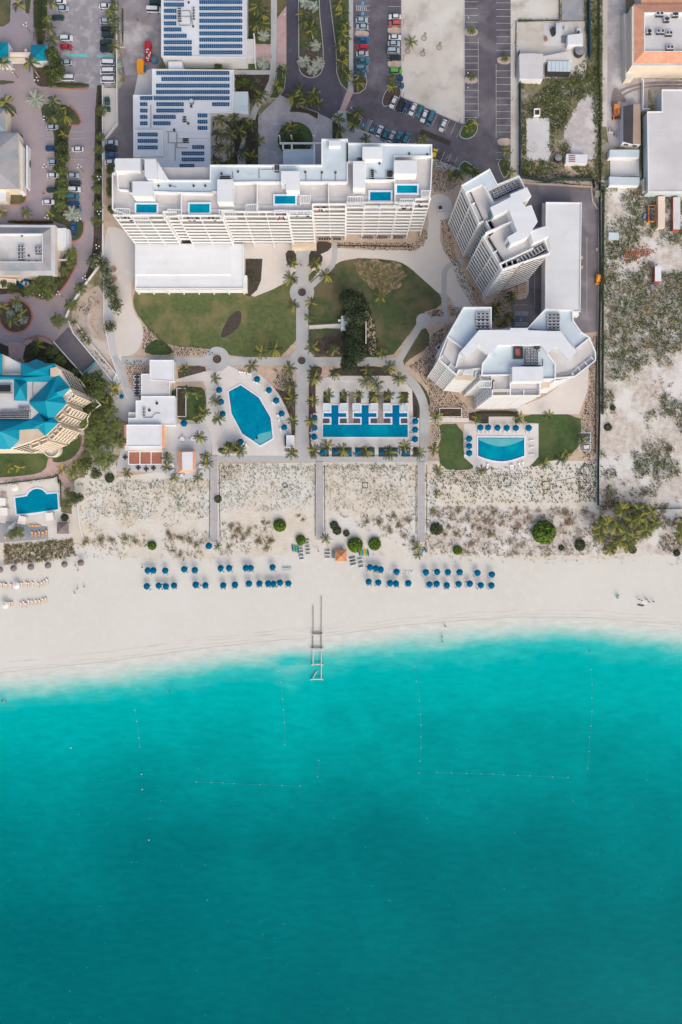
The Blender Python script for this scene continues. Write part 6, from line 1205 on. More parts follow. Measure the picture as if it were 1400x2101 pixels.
hedge([(1224, 690), (1221, 930)], 7, 1, 'low hedge inside the green fence by the stepped tower'); hedge([(1316, 235), (1318, 372)], 8, 1.5, 'green hedge between the gabled shed and grey warehouse', ('leaf_mid', 'leaf_lime_dark', 'leaf_mid')); hedge([(1095, 390 - 13), (1140, 374), (1210, 384)], 5, .8, 'low planting along the tower car park wall')
hedge([(966, 849), (1062, 847)], 6, .9, 'low dark hedge at the foot of the stepped tower'); hedge([(692, 504), (846, 506)], 8, .7, 'dark planting at the foot of the hotel tower'); hedge([(854, 835), (855, 860)], 7, .8, 'short hedge by the curving path beside the lap pool', dens=5)
hedge([(514, 555), (520, 580)], 20, .9, 'fern planting beside the hall corner'); hedge([(634, 664), (694, 660)], 2.5, .6, 'upper clipped edging of the stair path'); hedge([(634, 677), (694, 673)], 2.5, .6, 'lower clipped edging of the stair path')
for i, (x0, x1) in enumerate(((660, 674), (683, 721), (731, 768), (779, 815), (826, 841))):
    hedge([(x0, 934.5), (x1, 934.5)], 3, .7, f'low hedge under the blue loungers below the lap pool, {ordn(i, 5)}')
hedge([(450, 955), (452, 1100)], 4, .5, 'scrubby edging right of the left boardwalk', ('leaf_grey', 'leaf_olive'), 3, .3); hedge([(647, 955), (647, 1100)], 4, .5, 'scrubby edging left of the centre boardwalk', ('leaf_grey', 'leaf_olive'), 3, .3); hedge([(876, 955), (876, 1090)], 4, .5, 'scrubby edging right of the right boardwalk', ('leaf_grey', 'leaf_olive'), 3, .3)
hedge([(854, 955), (854, 1095)], 4, .5, 'scrubby edging left of the right boardwalk', ('leaf_grey', 'leaf_olive'), 3, .3); hedge([(666, 955), (667, 1090)], 4, .5, 'scrubby edging right of the centre boardwalk', ('leaf_grey', 'leaf_olive'), 3, .3); hedge([(431, 960), (430, 1105)], 4, .5, 'scrubby edging left of the left boardwalk', ('leaf_grey', 'leaf_olive'), 3, .3)
hedge([(226, 990 - 12), (232, 984), (226, 990), (220, 984)], 5, .8, 'circular hedge ring at the dune corner', closed=True)
for x, y, r_, lab in ((585, 996, 5, 'round dark hedge ring in the planted dune by the left boardwalk'),): hedge(circ(x, y, r_, 8), 4, .8, lab, closed=True)
for x, y, r_, lab in ((749.5, 996, 5.5, 'square hedge ring in the planted dune between boardwalks'), (1121, 997, 8, 'large square hedge ring in the dune below the half-moon pool')): hedge(rect(x - r_, y - r_, x + r_, y + r_), 2.6, .6, lab, ('leaf_olive', 'leaf_dark'), closed=True)
hedge([(1138, 988), (1180, 980)], 2, .4, 'thin line of tufts trailing from the square hedge ring', ('leaf_olive', 'leaf_grey'))
# things nobody could count: tufts and scrub
def scatter(name, polys, n_, mats, size=(.25, .5), per=5, seed=1, holes=(), mask=None, grid=False, h=.25, spread=.3):
    r_ = random.Random(seed); b = MB(); nm = len(mats)
    xs = [p[0] for q in polys for p in q]; ys = [p[1] for q in polys for p in q]; pts = []
    if grid:
        y = min(ys); k = 0
        while y < max(ys):
            x = min(xs) + (grid / 2 if k % 2 else 0)
            while x < max(xs): pts.append((x + r_.uniform(-.9, .9), y + r_.uniform(-.9, .9))); x += grid
            y += grid * .87; k += 1
    tries = 0
    while (len(pts) < n_ if not grid else False) and tries < n_ * 40: tries += 1; pts.append((r_.uniform(min(xs), max(xs)), r_.uniform(min(ys), max(ys))))
    for x, y in pts:
        if not any(inside((x, y), q) for q in polys) or any(inside((x, y), q) for q in holes): continue
        if mask and not mask(x, y, r_): continue
        c = W(x, y, 0) + Vector((0, 0, .12)); s_ = r_.uniform(*size); m0 = min(nm - 1, max(0, int((noise.noise(Vector((x * .05, y * .05, seed))) * 1.1 + .5 + r_.gauss(0, .18)) * nm)))
        for _ in range(per): leaves(b, r_, c + Vector((r_.gauss(0, spread) * s_ * 2, r_.gauss(0, spread) * s_ * 2, h * r_.uniform(.3, 1))), (.1, .1, .08), 1, s_, [0]); b.m[-1] = m0
    o = b.build(name, mats); o['kind'] = 'stuff'; return o
walk = [rect(432, 936, 448, 1115), rect(649, 936, 664, 1115), rect(857, 936, 872, 1115)]
bare = lambda x, y, r_: noise.noise(Vector((x * .02, y * .03, 4))) * .8 + (1010 - y) * .008 > r_.uniform(-.75, .35)
scatter('dune_plants', [[(185, 985), (434, 985), (434, 1060), (330, 1085), (180, 1090), (165, 1050)]], 2900, ['leaf_mid', 'leaf_light', 'leaf_grey'], (.3, .5), 3, 3, walk, bare)
scatter('dune_plants', [[(449, 952), (858, 952), (858, 1040), (449, 1052)]], 3500, ['leaf_light', 'leaf_mid', 'leaf_grey'], (.28, .48), 3, 4, walk, bare)
scatter('dune_plants', [[(872, 972), (960, 960), (1226, 950), (1226, 1030), (872, 1036)]], 1100, ['leaf_dark', 'leaf_mid', 'leaf_dark'], (.36, .55), 4, 5, walk, spread=.16)
scatter('dune_plants', [[(890, 965), (970, 962), (1000, 972), (1090, 965), (1095, 975), (1050, 1000), (970, 1000), (890, 990)], [(452, 955), (500, 955), (480, 985), (455, 985)], [(666, 955), (850, 955), (850, 964), (666, 964)]], 0, ['mulch_dark', 'leaf_dark', 'leaf_mid'], (.38, .52), 3, 6, walk, None, 4.8, spread=.1)
sc2 = lambda x, y, r_: noise.noise(Vector((x * .045, y * .07, 8))) > r_.uniform(-.35, .3)
scatter('dune_scrub', [[(874, 1040), (1226, 1040), (1232, 1138), (1060, 1142), (872, 1135)]], 3000, ['leaf_brown', 'leaf_grey', 'leaf_olive', 'leaf_brown'], (.3, .6), 5, 7, walk, sc2)
scatter('dune_scrub', [[(450, 1072), (560, 1080), (565, 1130), (450, 1140)], [(672, 1042), (856, 1040), (856, 1125), (790, 1110), (700, 1060)], [(320, 1090), (430, 1090), (425, 1142), (320, 1145)], [(160, 1092), (300, 1096), (310, 1120), (220, 1130), (160, 1125)]], 3600, ['leaf_olive', 'leaf_brown', 'leaf_grey'], (.3, .55), 5, 8, walk, sc2)
scatter('dune_scrub', [[(10, 1118), (150, 1106), (156, 1140), (60, 1156), (10, 1158)]], 1300, ['leaf_olive', 'leaf_mid', 'leaf_brown'], (.3, .6), 6, 9)
scatter('dune_scrub', [[(870, 1136), (1230, 1138), (1400, 1130), (1400, 1160), (1230, 1158), (870, 1152)], [(560, 1125), (700, 1118), (860, 1128), (860, 1150), (760, 1138)], [(160, 1128), (460, 1142), (460, 1152), (160, 1145)]], 420, ['leaf_olive', 'leaf_lime_dark', 'leaf_brown'], (.25, .45), 4, 10)
# right scrubland
def g1(x, y, r_):
    v = noise.noise(Vector((x * .016, y * .016, 2.2))) + .5 * noise.noise(Vector((x * .05, y * .05, 5)))
    bias = .35 if y < 430 else (.05 if y < 560 else (.65 if y < 720 else (.38 if y < 780 and x < 1330 else -.2)))
    if 560 < y < 780 and x < 1248: bias = -.2
    return v + bias > r_.uniform(-.1, .2)
scatter('scrub_vegetation', [[(1232, 372), (1420, 395), (1420, 1040), (1300, 1040), (1232, 1034)]], 9500, ['leaf_grey', 'leaf_mid', 'leaf_light', 'leaf_mid', 'leaf_grey', 'leaf_olive'], (.4, .85), 6, 12, (), g1, False, .5, .45)
scatter('rusty_scrub', [circ(1362, 600, 30, 14, 16), circ(1352, 795, 32, 16, 24), circ(1290, 940, 8, 10, 12), circ(1325, 955, 10, 10, 10), circ(1388, 580, 24, 12, 20)], 420, ['leaf_rust', 'leaf_brown', 'leaf_rust'], (.4, .7), 6, 13)
scatter('scrub_vegetation', [[(1232, 1030), (1420, 1035), (1420, 1138), (1360, 1130), (1340, 1100), (1240, 1135), (1228, 1100)]], 1500, ['leaf_brown', 'leaf_grey', 'leaf_olive'], (.4, .8), 6, 14, (), lambda x, y, r_: noise.noise(Vector((x * .03, y * .03, 2))) > -.1)
scatter('plot_vegetation', [[(1068, 165), (1200, 150), (1232, 170), (1228, 372), (1070, 366)]], 3600, ['leaf_mid', 'leaf_grey', 'leaf_mid', 'leaf_light'], (.45, .9), 6, 15, [rect(1078, 240, 1129, 332), [(1218, 192), (1224, 330), (1175, 322), (1156, 270), (1186, 210)], rect(1158, 312, 1210, 338), rect(1093, 219, 1112, 240), rect(1134, 319, 1152, 337)], lambda x, y, r_: noise.noise(Vector((x * .03, y * .03, 7))) > r_.uniform(-.4, -.05), False, .6, .45)
scatter('plot_vegetation', [[(1200, 0), (1232, 0), (1234, 380), (1222, 380), (1205, 160)], [(1165, 150), (1225, 105), (1230, 165), (1170, 172)]], 1500, ['leaf_light', 'leaf_mid', 'leaf_grey'], (.4, .9), 6, 16, [[(1218, 192), (1224, 330), (1175, 322), (1156, 270), (1186, 210)]])
# tidy dotted beds: rows of little plants
beds = [[(257, 740), (306, 740), (300, 768), (290, 772), (288, 803), (276, 804), (264, 780)], [(886, 300), (950, 350), (945, 380), (920, 395), (895, 395), (884, 380)], [(640, 712), (665, 692), (714, 684), (714, 724), (660, 728)], [(905, 452), (918, 450), (934, 520), (948, 545), (930, 546), (910, 510)], [(930, 550), (944, 548), (978, 600), (1000, 630), (970, 628), (945, 590)],
        [(1000, 630), (1050, 570), (1078, 572), (1080, 600), (1052, 610), (1050, 670), (1010, 668)], [(885, 640), (905, 632), (912, 648), (886, 652)], [(918, 625), (945, 632), (945, 648), (924, 652)], [(884, 690), (925, 660), (948, 665), (905, 725), (880, 765), (905, 785), (960, 835), (960, 858), (886, 858), (888, 810), (858, 768), (840, 752), (870, 730)], [(886, 870), (904, 872), (906, 900), (890, 925)], [(880, 790), (930, 820), (960, 840), (960, 858), (880, 855)], [(1070, 812), (1110, 790), (1150, 745), (1155, 752), (1120, 800), (1075, 832)],
        [(1206, 690), (1220, 690), (1220, 940), (1196, 940), (1194, 850), (1210, 790)], [(692, 497), (846, 500), (870, 470), (880, 480), (868, 505), (848, 516), (692, 510)], [(575, 757), (598, 757), (598, 830), (590, 835), (560, 785)], [(340, 708), (430, 714), (440, 728), (345, 730)], [(296, 672), (312, 676), (340, 705), (326, 712), (300, 726), (292, 712)], [(1206, 942), (1224, 942), (1224, 1030), (1190, 1030), (1180, 970)]]
scatter('bed_plants', beds, 0, ['mulch_dark', 'leaf_dark', 'mulch', 'leaf_dark'], (.5, .72), 3, 17, (), None, 4.6, spread=.1)
scatter('bed_plants', [[(748, 640), (757, 644), (767, 666), (771, 700), (770, 728), (758, 726), (758, 690)], [(880, 640), (900, 634), (905, 648), (884, 650)]], 0, ['mulch_dark', 'leaf_dark', 'mulch'], (.5, .72), 3, 33, (), None, 4.6, spread=.1)
scatter('bed_plants', [rect(731, 64, 757, 76), rect(798, 58, 822, 70), rect(798, 124, 822, 138), rect(954, 60, 978, 72), rect(954, 158, 978, 170), rect(1022, 118, 1047, 131), rect(1022, 286, 1047, 299), [(790, 185), (822, 182), (820, 200), (800, 214), (786, 216)], circ(33, 649, 29, 16)], 520, ['leaf_olive', 'leaf_brown', 'leaf_grey', 'leaf_mid'], (.3, .55), 4, 31)
scatter('bed_plants', [[(722, 542), (800, 538), (838, 560), (812, 590), (796, 604), (764, 590), (748, 572)]], 1500, ['leaf_olive', 'leaf_brown', 'leaf_mid'], (.2, .4), 3, 18)
scatter('bed_plants', [[(482, 154), (553, 154), (530, 210), (510, 210), (508, 188), (482, 186)], [(508, 2), (554, 2), (554, 88), (508, 88)], [(616, 4), (646, 4), (662, 90), (662, 150), (640, 160), (616, 148)], [(436, 236), (530, 240), (528, 338), (436, 338)], [(560, 752), (606, 752), (606, 932), (598, 862), (575, 812)], [(636, 752), (647, 752), (647, 935), (636, 935)], [(500, 533), (537, 533), (534, 580), (512, 607), (502, 600)]], 3600, ['leaf_dark', 'leaf_mid', 'leaf_dark', 'leaf_grey'], (.35, .7), 4, 19)
scatter('bed_plants', [[(0, 568), (60, 568), (112, 564), (140, 510), (157, 522), (153, 545), (124, 594), (88, 612), (45, 600), (0, 600)], [(52, 706), (85, 700), (112, 712), (168, 772), (110, 764), (50, 738)], [(155, 800), (240, 790), (246, 860), (240, 980), (160, 1000), (175, 885), (205, 830)], circ(33, 649, 30, 16), circ(606, 287, 35, 16), [(155, 640), (200, 590), (212, 610), (210, 625), (180, 640), (160, 665)], [(158, 690), (175, 690), (240, 770), (230, 780)], [(352, 794), (412, 796), (422, 804), (420, 850), (396, 860), (366, 860)], [(439, 931), (470, 900), (504, 927)]], 4200, ['leaf_dark', 'leaf_mid', 'leaf_dark', 'leaf_light'], (.4, .8), 5, 20)
scatter('bed_plants', [[(704, 640), (718, 595), (750, 605), (764, 650), (774, 700), (770, 730), (708, 730)]], 700, ['leaf_casuarina', 'leaf_dark'], (.5, .9), 5, 21); scatter('bed_plants', [rect(664, 806, 677, 826), rect(698, 806, 711, 826), rect(731, 806, 741, 826), rect(758, 806, 772, 826), rect(789, 806, 801, 826), rect(823, 806, 836, 826), rect(659, 919, 674, 936), rect(682, 919, 721, 936), rect(730, 919, 768, 936), rect(778, 919, 815, 936), rect(825, 919, 841, 936), rect(849, 919, 857, 936)], 900, ['leaf_mid', 'leaf_brown', 'leaf_dark'], (.3, .5), 4, 22)
# ------------------------------------------------------------------ vehicles
def car_proto(kind, col):
    def mk():
        t = thing({'suv': 'parked_suv', 'van': 'parked_van', 'pickup': 'pickup_truck'}.get(kind, 'parked_car'), 'x', {'van': 'van', 'pickup': 'pickup'}.get(kind, 'car'))
        L_, w_, prof, cab, z1 = {'sedan': (4.7, 1.84, [(-2.35, .5), (-2.3, .85), (-1.5, .98), (1.1, .95), (2.1, .78), (2.35, .55)], (-1.75, -1.15, .55, 1.25), 1.42), 'suv': (4.7, 1.92, [(-2.35, .6), (-2.33, 1.05), (-1.6, 1.12), (1.2, 1.08), (2.15, .92), (2.35, .6)], (-2.2, -1.95, .6, 1.3), 1.72),
            'van': (5.5, 2.0, [(-2.75, .6), (-2.74, 1.2), (-1.8, 1.22), (1.7, 1.15), (2.55, .95), (2.75, .6)], (-2.68, -2.55, 1.45, 2.1), 2.1), 'pickup': (5.5, 1.95, [(-2.75, .6), (-2.74, 1.05), (-1.8, 1.08), (1.2, 1.08), (2.5, .98), (2.75, .6)], (-.85, -.6, .75, 1.4), 1.75)}[kind]
        hw = w_ / 2; b = MB(); st = []
        for x, z in prof:
            k = .80 if abs(x) > L_ / 2 - .1 else 1.0; y = hw * k
            st.append([(x, -y * .97, .32), (x, -y, .6 if z > .6 else z), (x, -y * .93, z), (x, 0, z + .035), (x, y * .93, z), (x, y, .6 if z > .6 else z), (x, y * .97, .32)])
        for a, c in zip(st, st[1:]):
            for k in range(6): b.face([a[k], a[k + 1], c[k + 1], c[k]][::-1])
            b.face([a[6], a[0], c[0], c[6]][::-1])
        b.face(st[0][::-1]); b.face(st[-1]); b.build('body', paint(col), t)
        x0, x1, x2, x3 = cab; zb = prof[2][1] - .02; y0 = hw * .9; y1 = hw * .72; g = MB()
        lo = [(x0, -y0, zb), (x3, -y0, zb), (x3, y0, zb), (x0, y0, zb)]; hi = [(x1, -y1, z1 - .03), (x2, -y1, z1 - .03), (x2, y1, z1 - .03), (x1, y1, z1 - .03)]
        for k in range(4): j = (k + 1) % 4; g.face([lo[k], lo[j], hi[j], hi[k]])
        g.build('windows', 'car_glass', t); r_ = MB(); r_.prism([(x1 - .08, -y1), (x2 + .05, -y1), (x2 + .12, 0), (x2 + .05, y1), (x1 - .08, y1)], z1 - .05, z1, 0, 0, True); r_.build('roof', paint(col), t)
        if kind == 'pickup':
            q = MB(); q.sheet([(-2.6, -.78), (-1.0, -.78), (-1.0, .78), (-2.6, .78)], 1.12); q.build('load_bed', 'dark_metal', t)
        for sx_ in (-1, 1):
            for sy in (-1, 1):
                q = MB(); a = Vector((sx_ * L_ * .31, sy * (hw - .2), .33)); q.tube(a, a + Vector((0, sy * .22, 0)), .33, 12); q.tube(a + Vector((0, sy * .2, 0)), a + Vector((0, sy * .225, 0)), .18, 8); q.build('wheel', 'tyre', t)
        for sy in (-1, 1):
            q = MB(); q.box((L_ / 2 - .06, sy * hw * .6, .56), (.12, .34, .14)); q.build('headlight', 'cushion_white', t); q = MB(); q.box((-L_ / 2 + .04, sy * hw * .6, .66), (.1, .3, .14)); q.build('tail_light', 'paint_red', t)
        return t
    return Proto(mk)
CARS = {}
CN = dict(white='white', silver='silver', red='red', black='black', green='dark green', navy='navy blue', blue='blue', teal='teal', yellow='yellow', lime='bright green', steel='steel blue', coral='coral red', crimson='faded red', aqua='turquoise')
def cars(where, lst, end='y', heading=0, group=None):
    lst = sorted(lst, key=lambda c: c[1] if end == 'y' else c[0]); n_ = len(lst)
    for i, it in enumerate(lst):
        x, y, kind, col = it[:4]; h = it[4] if len(it) > 4 else heading
        pr = CARS.setdefault((kind, col), car_proto(kind, col)); o = ordn(i, n_, 'topmost', 'lowest', 'top') if end == 'y' else ordn(i, n_)
        nm = {'sedan': 'saloon car', 'suv': 'suv', 'van': 'passenger van', 'pickup': 'pickup truck'}[kind]
        c = W(x, y, 1.0); pr.put((c.x, c.y, .16 if x < 1300 else .1), R(h + rng.uniform(-2, 2)), 1, f"{CN[col]} {nm} {where}" + (f", {o}" if o else ''), group or 'cars parked ' + where)
cars('on the grey car park left side', [(123, 2, 'sedan', 'white', 0), (129, 17, 'sedan', 'silver', 0), (119, 35.5, 'sedan', 'green', 0), (137, 78, 'suv', 'white', 0), (136, 95.7, 'sedan', 'red', 0), (136, 128, 'sedan', 'silver', 180), (138, 160, 'van', 'white', 180)])
cars('along the right edge of the grey car park', [(215.5, 12, 'sedan', 'white', 0), (217, 42.5, 'sedan', 'silver', 0), (220, 58.6, 'sedan', 'black', 0), (221.6, 71, 'suv', 'green', 0), (217, 87, 'suv', 'green', 180), (218.5, 101, 'suv', 'black', 0), (220, 129, 'van', 'white', 180), (220, 146, 'van', 'white', 180), (220.6, 164, 'van', 'white', 180)])
cars('left of the brick parking hedge', [(107, 261, 'sedan', 'silver', 0), (106, 304, 'sedan', 'navy', 0), (110, 332.5, 'sedan', 'silver', 0), (109, 360, 'sedan', 'white', 0), (108, 389, 'sedan', 'green', 0), (99, 414.6, 'sedan', 'white', 0)])
cars('right of the brick parking hedge', [(159, 306, 'sedan', 'white', 180), (149.6, 360, 'sedan', 'silver', 0), (153.8, 375.5, 'sedan', 'green', 0), (153, 388.5, 'suv', 'white', 0), (149.6, 403.5, 'suv', 'teal', 0), (151, 418, 'sedan', 'navy', 0), (154, 431, 'sedan', 'teal', 0)])
cars('in the small bay behind the solar building', [(229.6, 292.6, 'sedan', 'silver', 0), (227.5, 304, 'suv', 'black', 0), (227.5, 318, 'sedan', 'blue', 180), (227.5, 332.5, 'sedan', 'white', 0)])
cars('on the island lawn beside the clubhouse', [(151.7, 470, 'pickup', 'blue', 90)]); cars('in the service yard by the solar hall', [(316, 20, 'van', 'white', 0), (320, 5, 'suv', 'green', 0)])
cars('in the left column of the asphalt lot', [(742.5, 40.6, 'sedan', 'silver', 0), (743.8, 54.5, 'sedan', 'silver', 180), (743.5, 82, 'pickup', 'blue', 0), (743.5, 97, 'suv', 'red', 180), (743.5, 110, 'sedan', 'silver', 0), (743.5, 125, 'pickup', 'teal', 0), (743.5, 139, 'suv', 'steel', 0), (738, 152, 'sedan', 'blue', 0)])
cars('beside the sandy lot', [(810.6, 34, 'sedan', 'white', 180), (810.6, 48, 'suv', 'coral', 180), (810.6, 76, 'sedan', 'white', 0), (808.6, 89, 'sedan', 'silver', 0), (807.8, 103.6, 'suv', 'silver', 0), (810.6, 118, 'sedan', 'black', 180), (813, 146, 'suv', 'lime', 0), (815, 160, 'sedan', 'navy', 0), (817, 175, 'sedan', 'blue', 0)])
cars('in the upper angled row', [(808, 209, 'sedan', 'white'), (822.7, 216, 'suv', 'black'), (834, 220, 'sedan', 'navy'), (847.6, 223.7, 'sedan', 'white'), (861.8, 227.5, 'sedan', 'teal'), (871, 237.8, 'sedan', 'white'), (884.4, 243, 'van', 'teal'), (909.6, 257, 'sedan', 'white')], 'x', 246)
cars('in the lower angled row', [(779, 268.7, 'sedan', 'white'), (790.6, 276.4, 'sedan', 'teal'), (804, 280, 'sedan', 'silver'), (817.5, 284, 'pickup', 'teal'), (834, 284, 'suv', 'teal')], 'x', 66); cars('by the corner of the hotel tower roof', [(891, 317, 'sedan', 'yellow', 75)])
# special vehicles
t = thing('flatbed_truck', 'red flatbed truck loaded with white bags in the service yard', 'truck', W(306, 113)); b = MB(); b.box((0, -.4, .6), (2.4, 5.4, .3)); b.ribbon([(-1.2, -3.1), (1.2, -3.1), (1.2, 2.2), (-1.2, 2.2)], .14, .9, 1.5, closed=True); b.build('flatbed', 'paint_red', t)
b = MB(); b.box((0, 3.1, .5), (2.3, 1.7, 1.8)); b.build('cab', 'paint_red', t); b = MB(); b.box((0, 3.4, 1.5), (2.0, 1.16, .6)); b.build('windscreen', 'car_glass', t)
for i in range(14): b = MB(); a = rng.uniform(-.8, .8); c = -2.7 + i * .36; b.cyl((a, c, .9), .34, .5, 8, .22); b.build('load_bag', ['cushion_white', 'cushion_blue', 'umbrella_white'][i % 3], t)
for x in (-1, 1):
    for y in (-2.2, 2.6): b = MB(); b.tube((x * 1.0, y, .45), (x * 1.25, y, .45), .45, 12); b.build('wheel', 'tyre', t)
t = thing('dump_truck', 'yellow covered skip truck at the end of the service yard', 'truck', W(291, 141)); b = MB(); b.prism([(-1.2, -2.4), (1.2, -2.4), (1.3, 1.6), (.8, 2.5), (-.8, 2.5), (-1.3, 1.6)], .7, 2.3, 0, 0, True); b.build('covered_skip', 'paint_amber', t); b = MB(); b.box((1.55, -.6, .5), (.6, 2.0, 1.2)); b.build('cab', 'car_blue', t)
for x in (-1, 1):
    for y in (-1.7, 1.5): b = MB(); b.tube((x * .9, y, .45), (x * 1.15, y, .45), .45, 12); b.build('wheel', 'tyre', t)
t = thing('excavator_truck', 'orange works truck with open frame on the sandy lane', 'truck', W(1263, 235)); b = MB(); b.box((0, -.3, .7), (2.5, 4.4, .5)); b.build('chassis', 'paint_orange', t); b = MB(); b.box((-.2, 2.0, .7), (2.1, 1.5, 1.9)); b.build('cab', 'paint_orange', t)
for i, (x, y, w_, l_, h_) in enumerate(((-.7, -.2, .8, 1.6, .7), (.6, .3, .9, 1.2, .9), (.2, -1.9, 1.8, .9, .6))): b = MB(); b.box((x, y, 1.2), (w_, l_, h_), .1 * i); b.build('engine_cover', ['terracotta', 'paint_orange', 'dark_metal'][i], t)
for x in (-1, 1):
    for y in (-1.6, 1.6): b = MB(); b.tube((x * 1.0, y, .5), (x * 1.3, y, .5), .5, 12); b.build('wheel', 'tyre', t)
for x, y, lab in ((1225.5, 573, 'orange wheeled loader parked against the green fence'),):
    t = thing('wheel_loader', lab, 'loader', W(x, y)); b = MB(); b.box((0, 0, .5), (1.5, 2.8, 1.2)); b.box((0, -1.9, .2), (1.7, .6, .7)); b.build('body', 'paint_amber', t); b = MB(); b.box((0, .2, 1.7), (1.1, 1.1, .6)); b.build('cab', 'paint_amber', t)
    for a in (-1, 1):
        for c in (-1, 1): b = MB(); b.tube((a * .6, c, .4), (a * .85, c, .4), .4, 10); b.build('wheel', 'tyre', t)
# containers and skips
def container(nm, lab, x, y, l_, w_, rz, side, top, h=2.6):
    t = thing(nm, lab, 'container', W(x, y), R(rz)); b = MB(); n_ = int(l_ / .5)
    pts = []
    for i in range(n_ + 1): pts.append((-w_ / 2 - (.05 if i % 2 else 0), -l_ / 2 + i * l_ / n_))
    for i in range(n_, -1, -1): pts.append((w_ / 2 + (.05 if i % 2 else 0), -l_ / 2 + i * l_ / n_))
    b.prism(pts, .1, h - .05, 0, 0, True); b.build('body', side, t); b = MB(); b.box((0, 0, h - .05), (w_ * 1.02, l_ * 1.005, .08)); b.build('roof', top, t)
    for s_ in (-1, 1): b = MB(); b.box((s_ * w_ / 4, -l_ / 2 - .05, .2), (w_ / 2 - .1, .08, h - .4)); b.build('door', side, t)
container('shipping_container', 'white topped red container standing alone in green scrub', 1345, 566, 5.6, 2.3, 0, 'paint_crimson', 'roof_white'); container('shipping_container', 'long tan container beside the open orange bin', 1352, 440, 11.6, 2.5, 0, 'cushion_tan', 'cushion_tan'); container('shipping_container', 'long grey container with red side near the frame edge', 1383, 443, 12, 2.6, 0, 'paint_crimson', 'roof_grey')
t = thing('open_bin', 'open orange bin piled with rubble next to the tan container', 'bin', W(1334, 441)); b = MB(); b.ribbon([(-1.2, -3), (1.2, -3), (1.2, 3), (-1.2, 3)], .15, 0, 1.8, closed=True); b.build('bin_wall', 'paint_orange', t); b = MB(); rr_ = random.Random(4)
for i in range(160): b.box((rr_.uniform(-1, 1), rr_.uniform(-2.8, 2.8), rr_.uniform(1.2, 1.7)), (rr_.uniform(.1, .5), rr_.uniform(.1, .4), .2), rr_.uniform(0, 3), rr_.choice((0, 1)))
o = b.build('rubble', ['metal', 'dark_metal'], t); o['kind'] = 'stuff'
for x, y, d, lab in ((221.6, 209, (1.8, 2.6, 1.3), 'larger green dumpster on the beige staff path'), (224, 225.5, (1.3, 1.7, 1.1), 'smaller green dumpster on the beige staff path'), (61, 338, (1.1, 2.6, 1.2), 'dark green cart parked beside the villa wall')):
    t = thing('dumpster', lab, 'dumpster', W(x, y)); b = MB(); b.prism([(-d[0] / 2, -d[1] / 2), (d[0] / 2, -d[1] / 2), (d[0] / 2 * .9, d[1] / 2), (-d[0] / 2 * .9, d[1] / 2)], .15, d[2]); b.build('bin_body', 'green_plastic', t); b = MB(); b.box((0, 0, d[2]), (d[0] * 1.04, d[1] * .5, .08)); b.build('lid', 'fence_green', t)
    for sx_ in (-1, 1): b = MB(); b.cyl((sx_ * d[0] * .38, 0, 0), .1, .15, 8); b.build('wheel', 'tyre', t)
t = thing('water_tank', 'round dark blue tank beside the red flatbed truck', 'tank', W(319, 127)); b = MB(); b.cyl((0, 0, 0), 1.1, 2.2, 16); b.build('tank_body', 'paint_steel', t); b = MB(); b.cyl((0, 0, 2.2), 1.05, .3, 16, .3); b.build('tank_lid', 'paint_teal', t)
for x, y, lab in ((1225, 512, 'cream parasol table by the green fence'), (1193, 529, 'small tan planter tub beside the long hall, upper'), (1193, 549, 'small tan planter tub beside the long hall, lower'), (1116, 550, 'round tan planter by the left wall of the long hall, upper'), (1116, 573, 'round tan planter by the left wall of the long hall, middle'), (1115, 597, 'round tan planter by the left wall of the long hall, lower')):
    t = thing('planter_tub', lab, 'planter', W(x, y)); b = MB(); b.cyl((0, 0, 0), .5, .6, 10, .6); b.build('tub', 'cushion_tan', t); b = MB(); leaves(b, random.Random(int(x + y)), (0, 0, .75), (.5, .5, .3), 60, .25, ['leaf_olive', 'cushion_tan']); b.build('plant', ['leaf_olive', 'cushion_tan'], t)

# ------------------------------------------------------------------ parasols, loungers
def parasol_proto(col, r=1.28, n_=7, h=2.3, rise=.5, name='beach_umbrella', cat='umbrella', pole='metal'):
    def mk():
        t = thing(name, 'x', cat); b = MB(); b.cyl((0, 0, 0), .03, h + rise - .02, 6); b.cyl((0, 0, 0), .25, .07, 10); b.build('pole', pole, t); c = MB(); P = [(r * math.cos(6.2832 * k / n_), r * math.sin(6.2832 * k / n_), h) for k in range(n_)]
        for k in range(n_):
            j = (k + 1) % n_; a, d = Vector(P[k]), Vector(P[j]); m_ = (a + d) / 2 * .985 + Vector((0, 0, .0)); m_.z = h + .01; A = Vector((0, 0, h + rise)); q = A.lerp(m_, .55) - Vector((0, 0, .03))
            c.face([A, a, m_]); c.face([A, m_, d]); c.face([a, a - Vector((0, 0, .14)), d - Vector((0, 0, .14)), d])
        c.build('canopy', col, t); f = MB(); f.cyl((0, 0, h + rise - .03), .05, .14, 6, .02); f.build('finial', pole, t); return t
    return Proto(mk)
UB = parasol_proto('umbrella_blue', 1.3); UP = parasol_proto('umbrella_blue', 1.32, 6, name='pool_umbrella'); UW = parasol_proto('umbrella_white', 1.7, 8, name='white_umbrella'); UT = parasol_proto('thatch', 1.25, 16, 2.1, .75, 'thatched_umbrella', pole='wood')
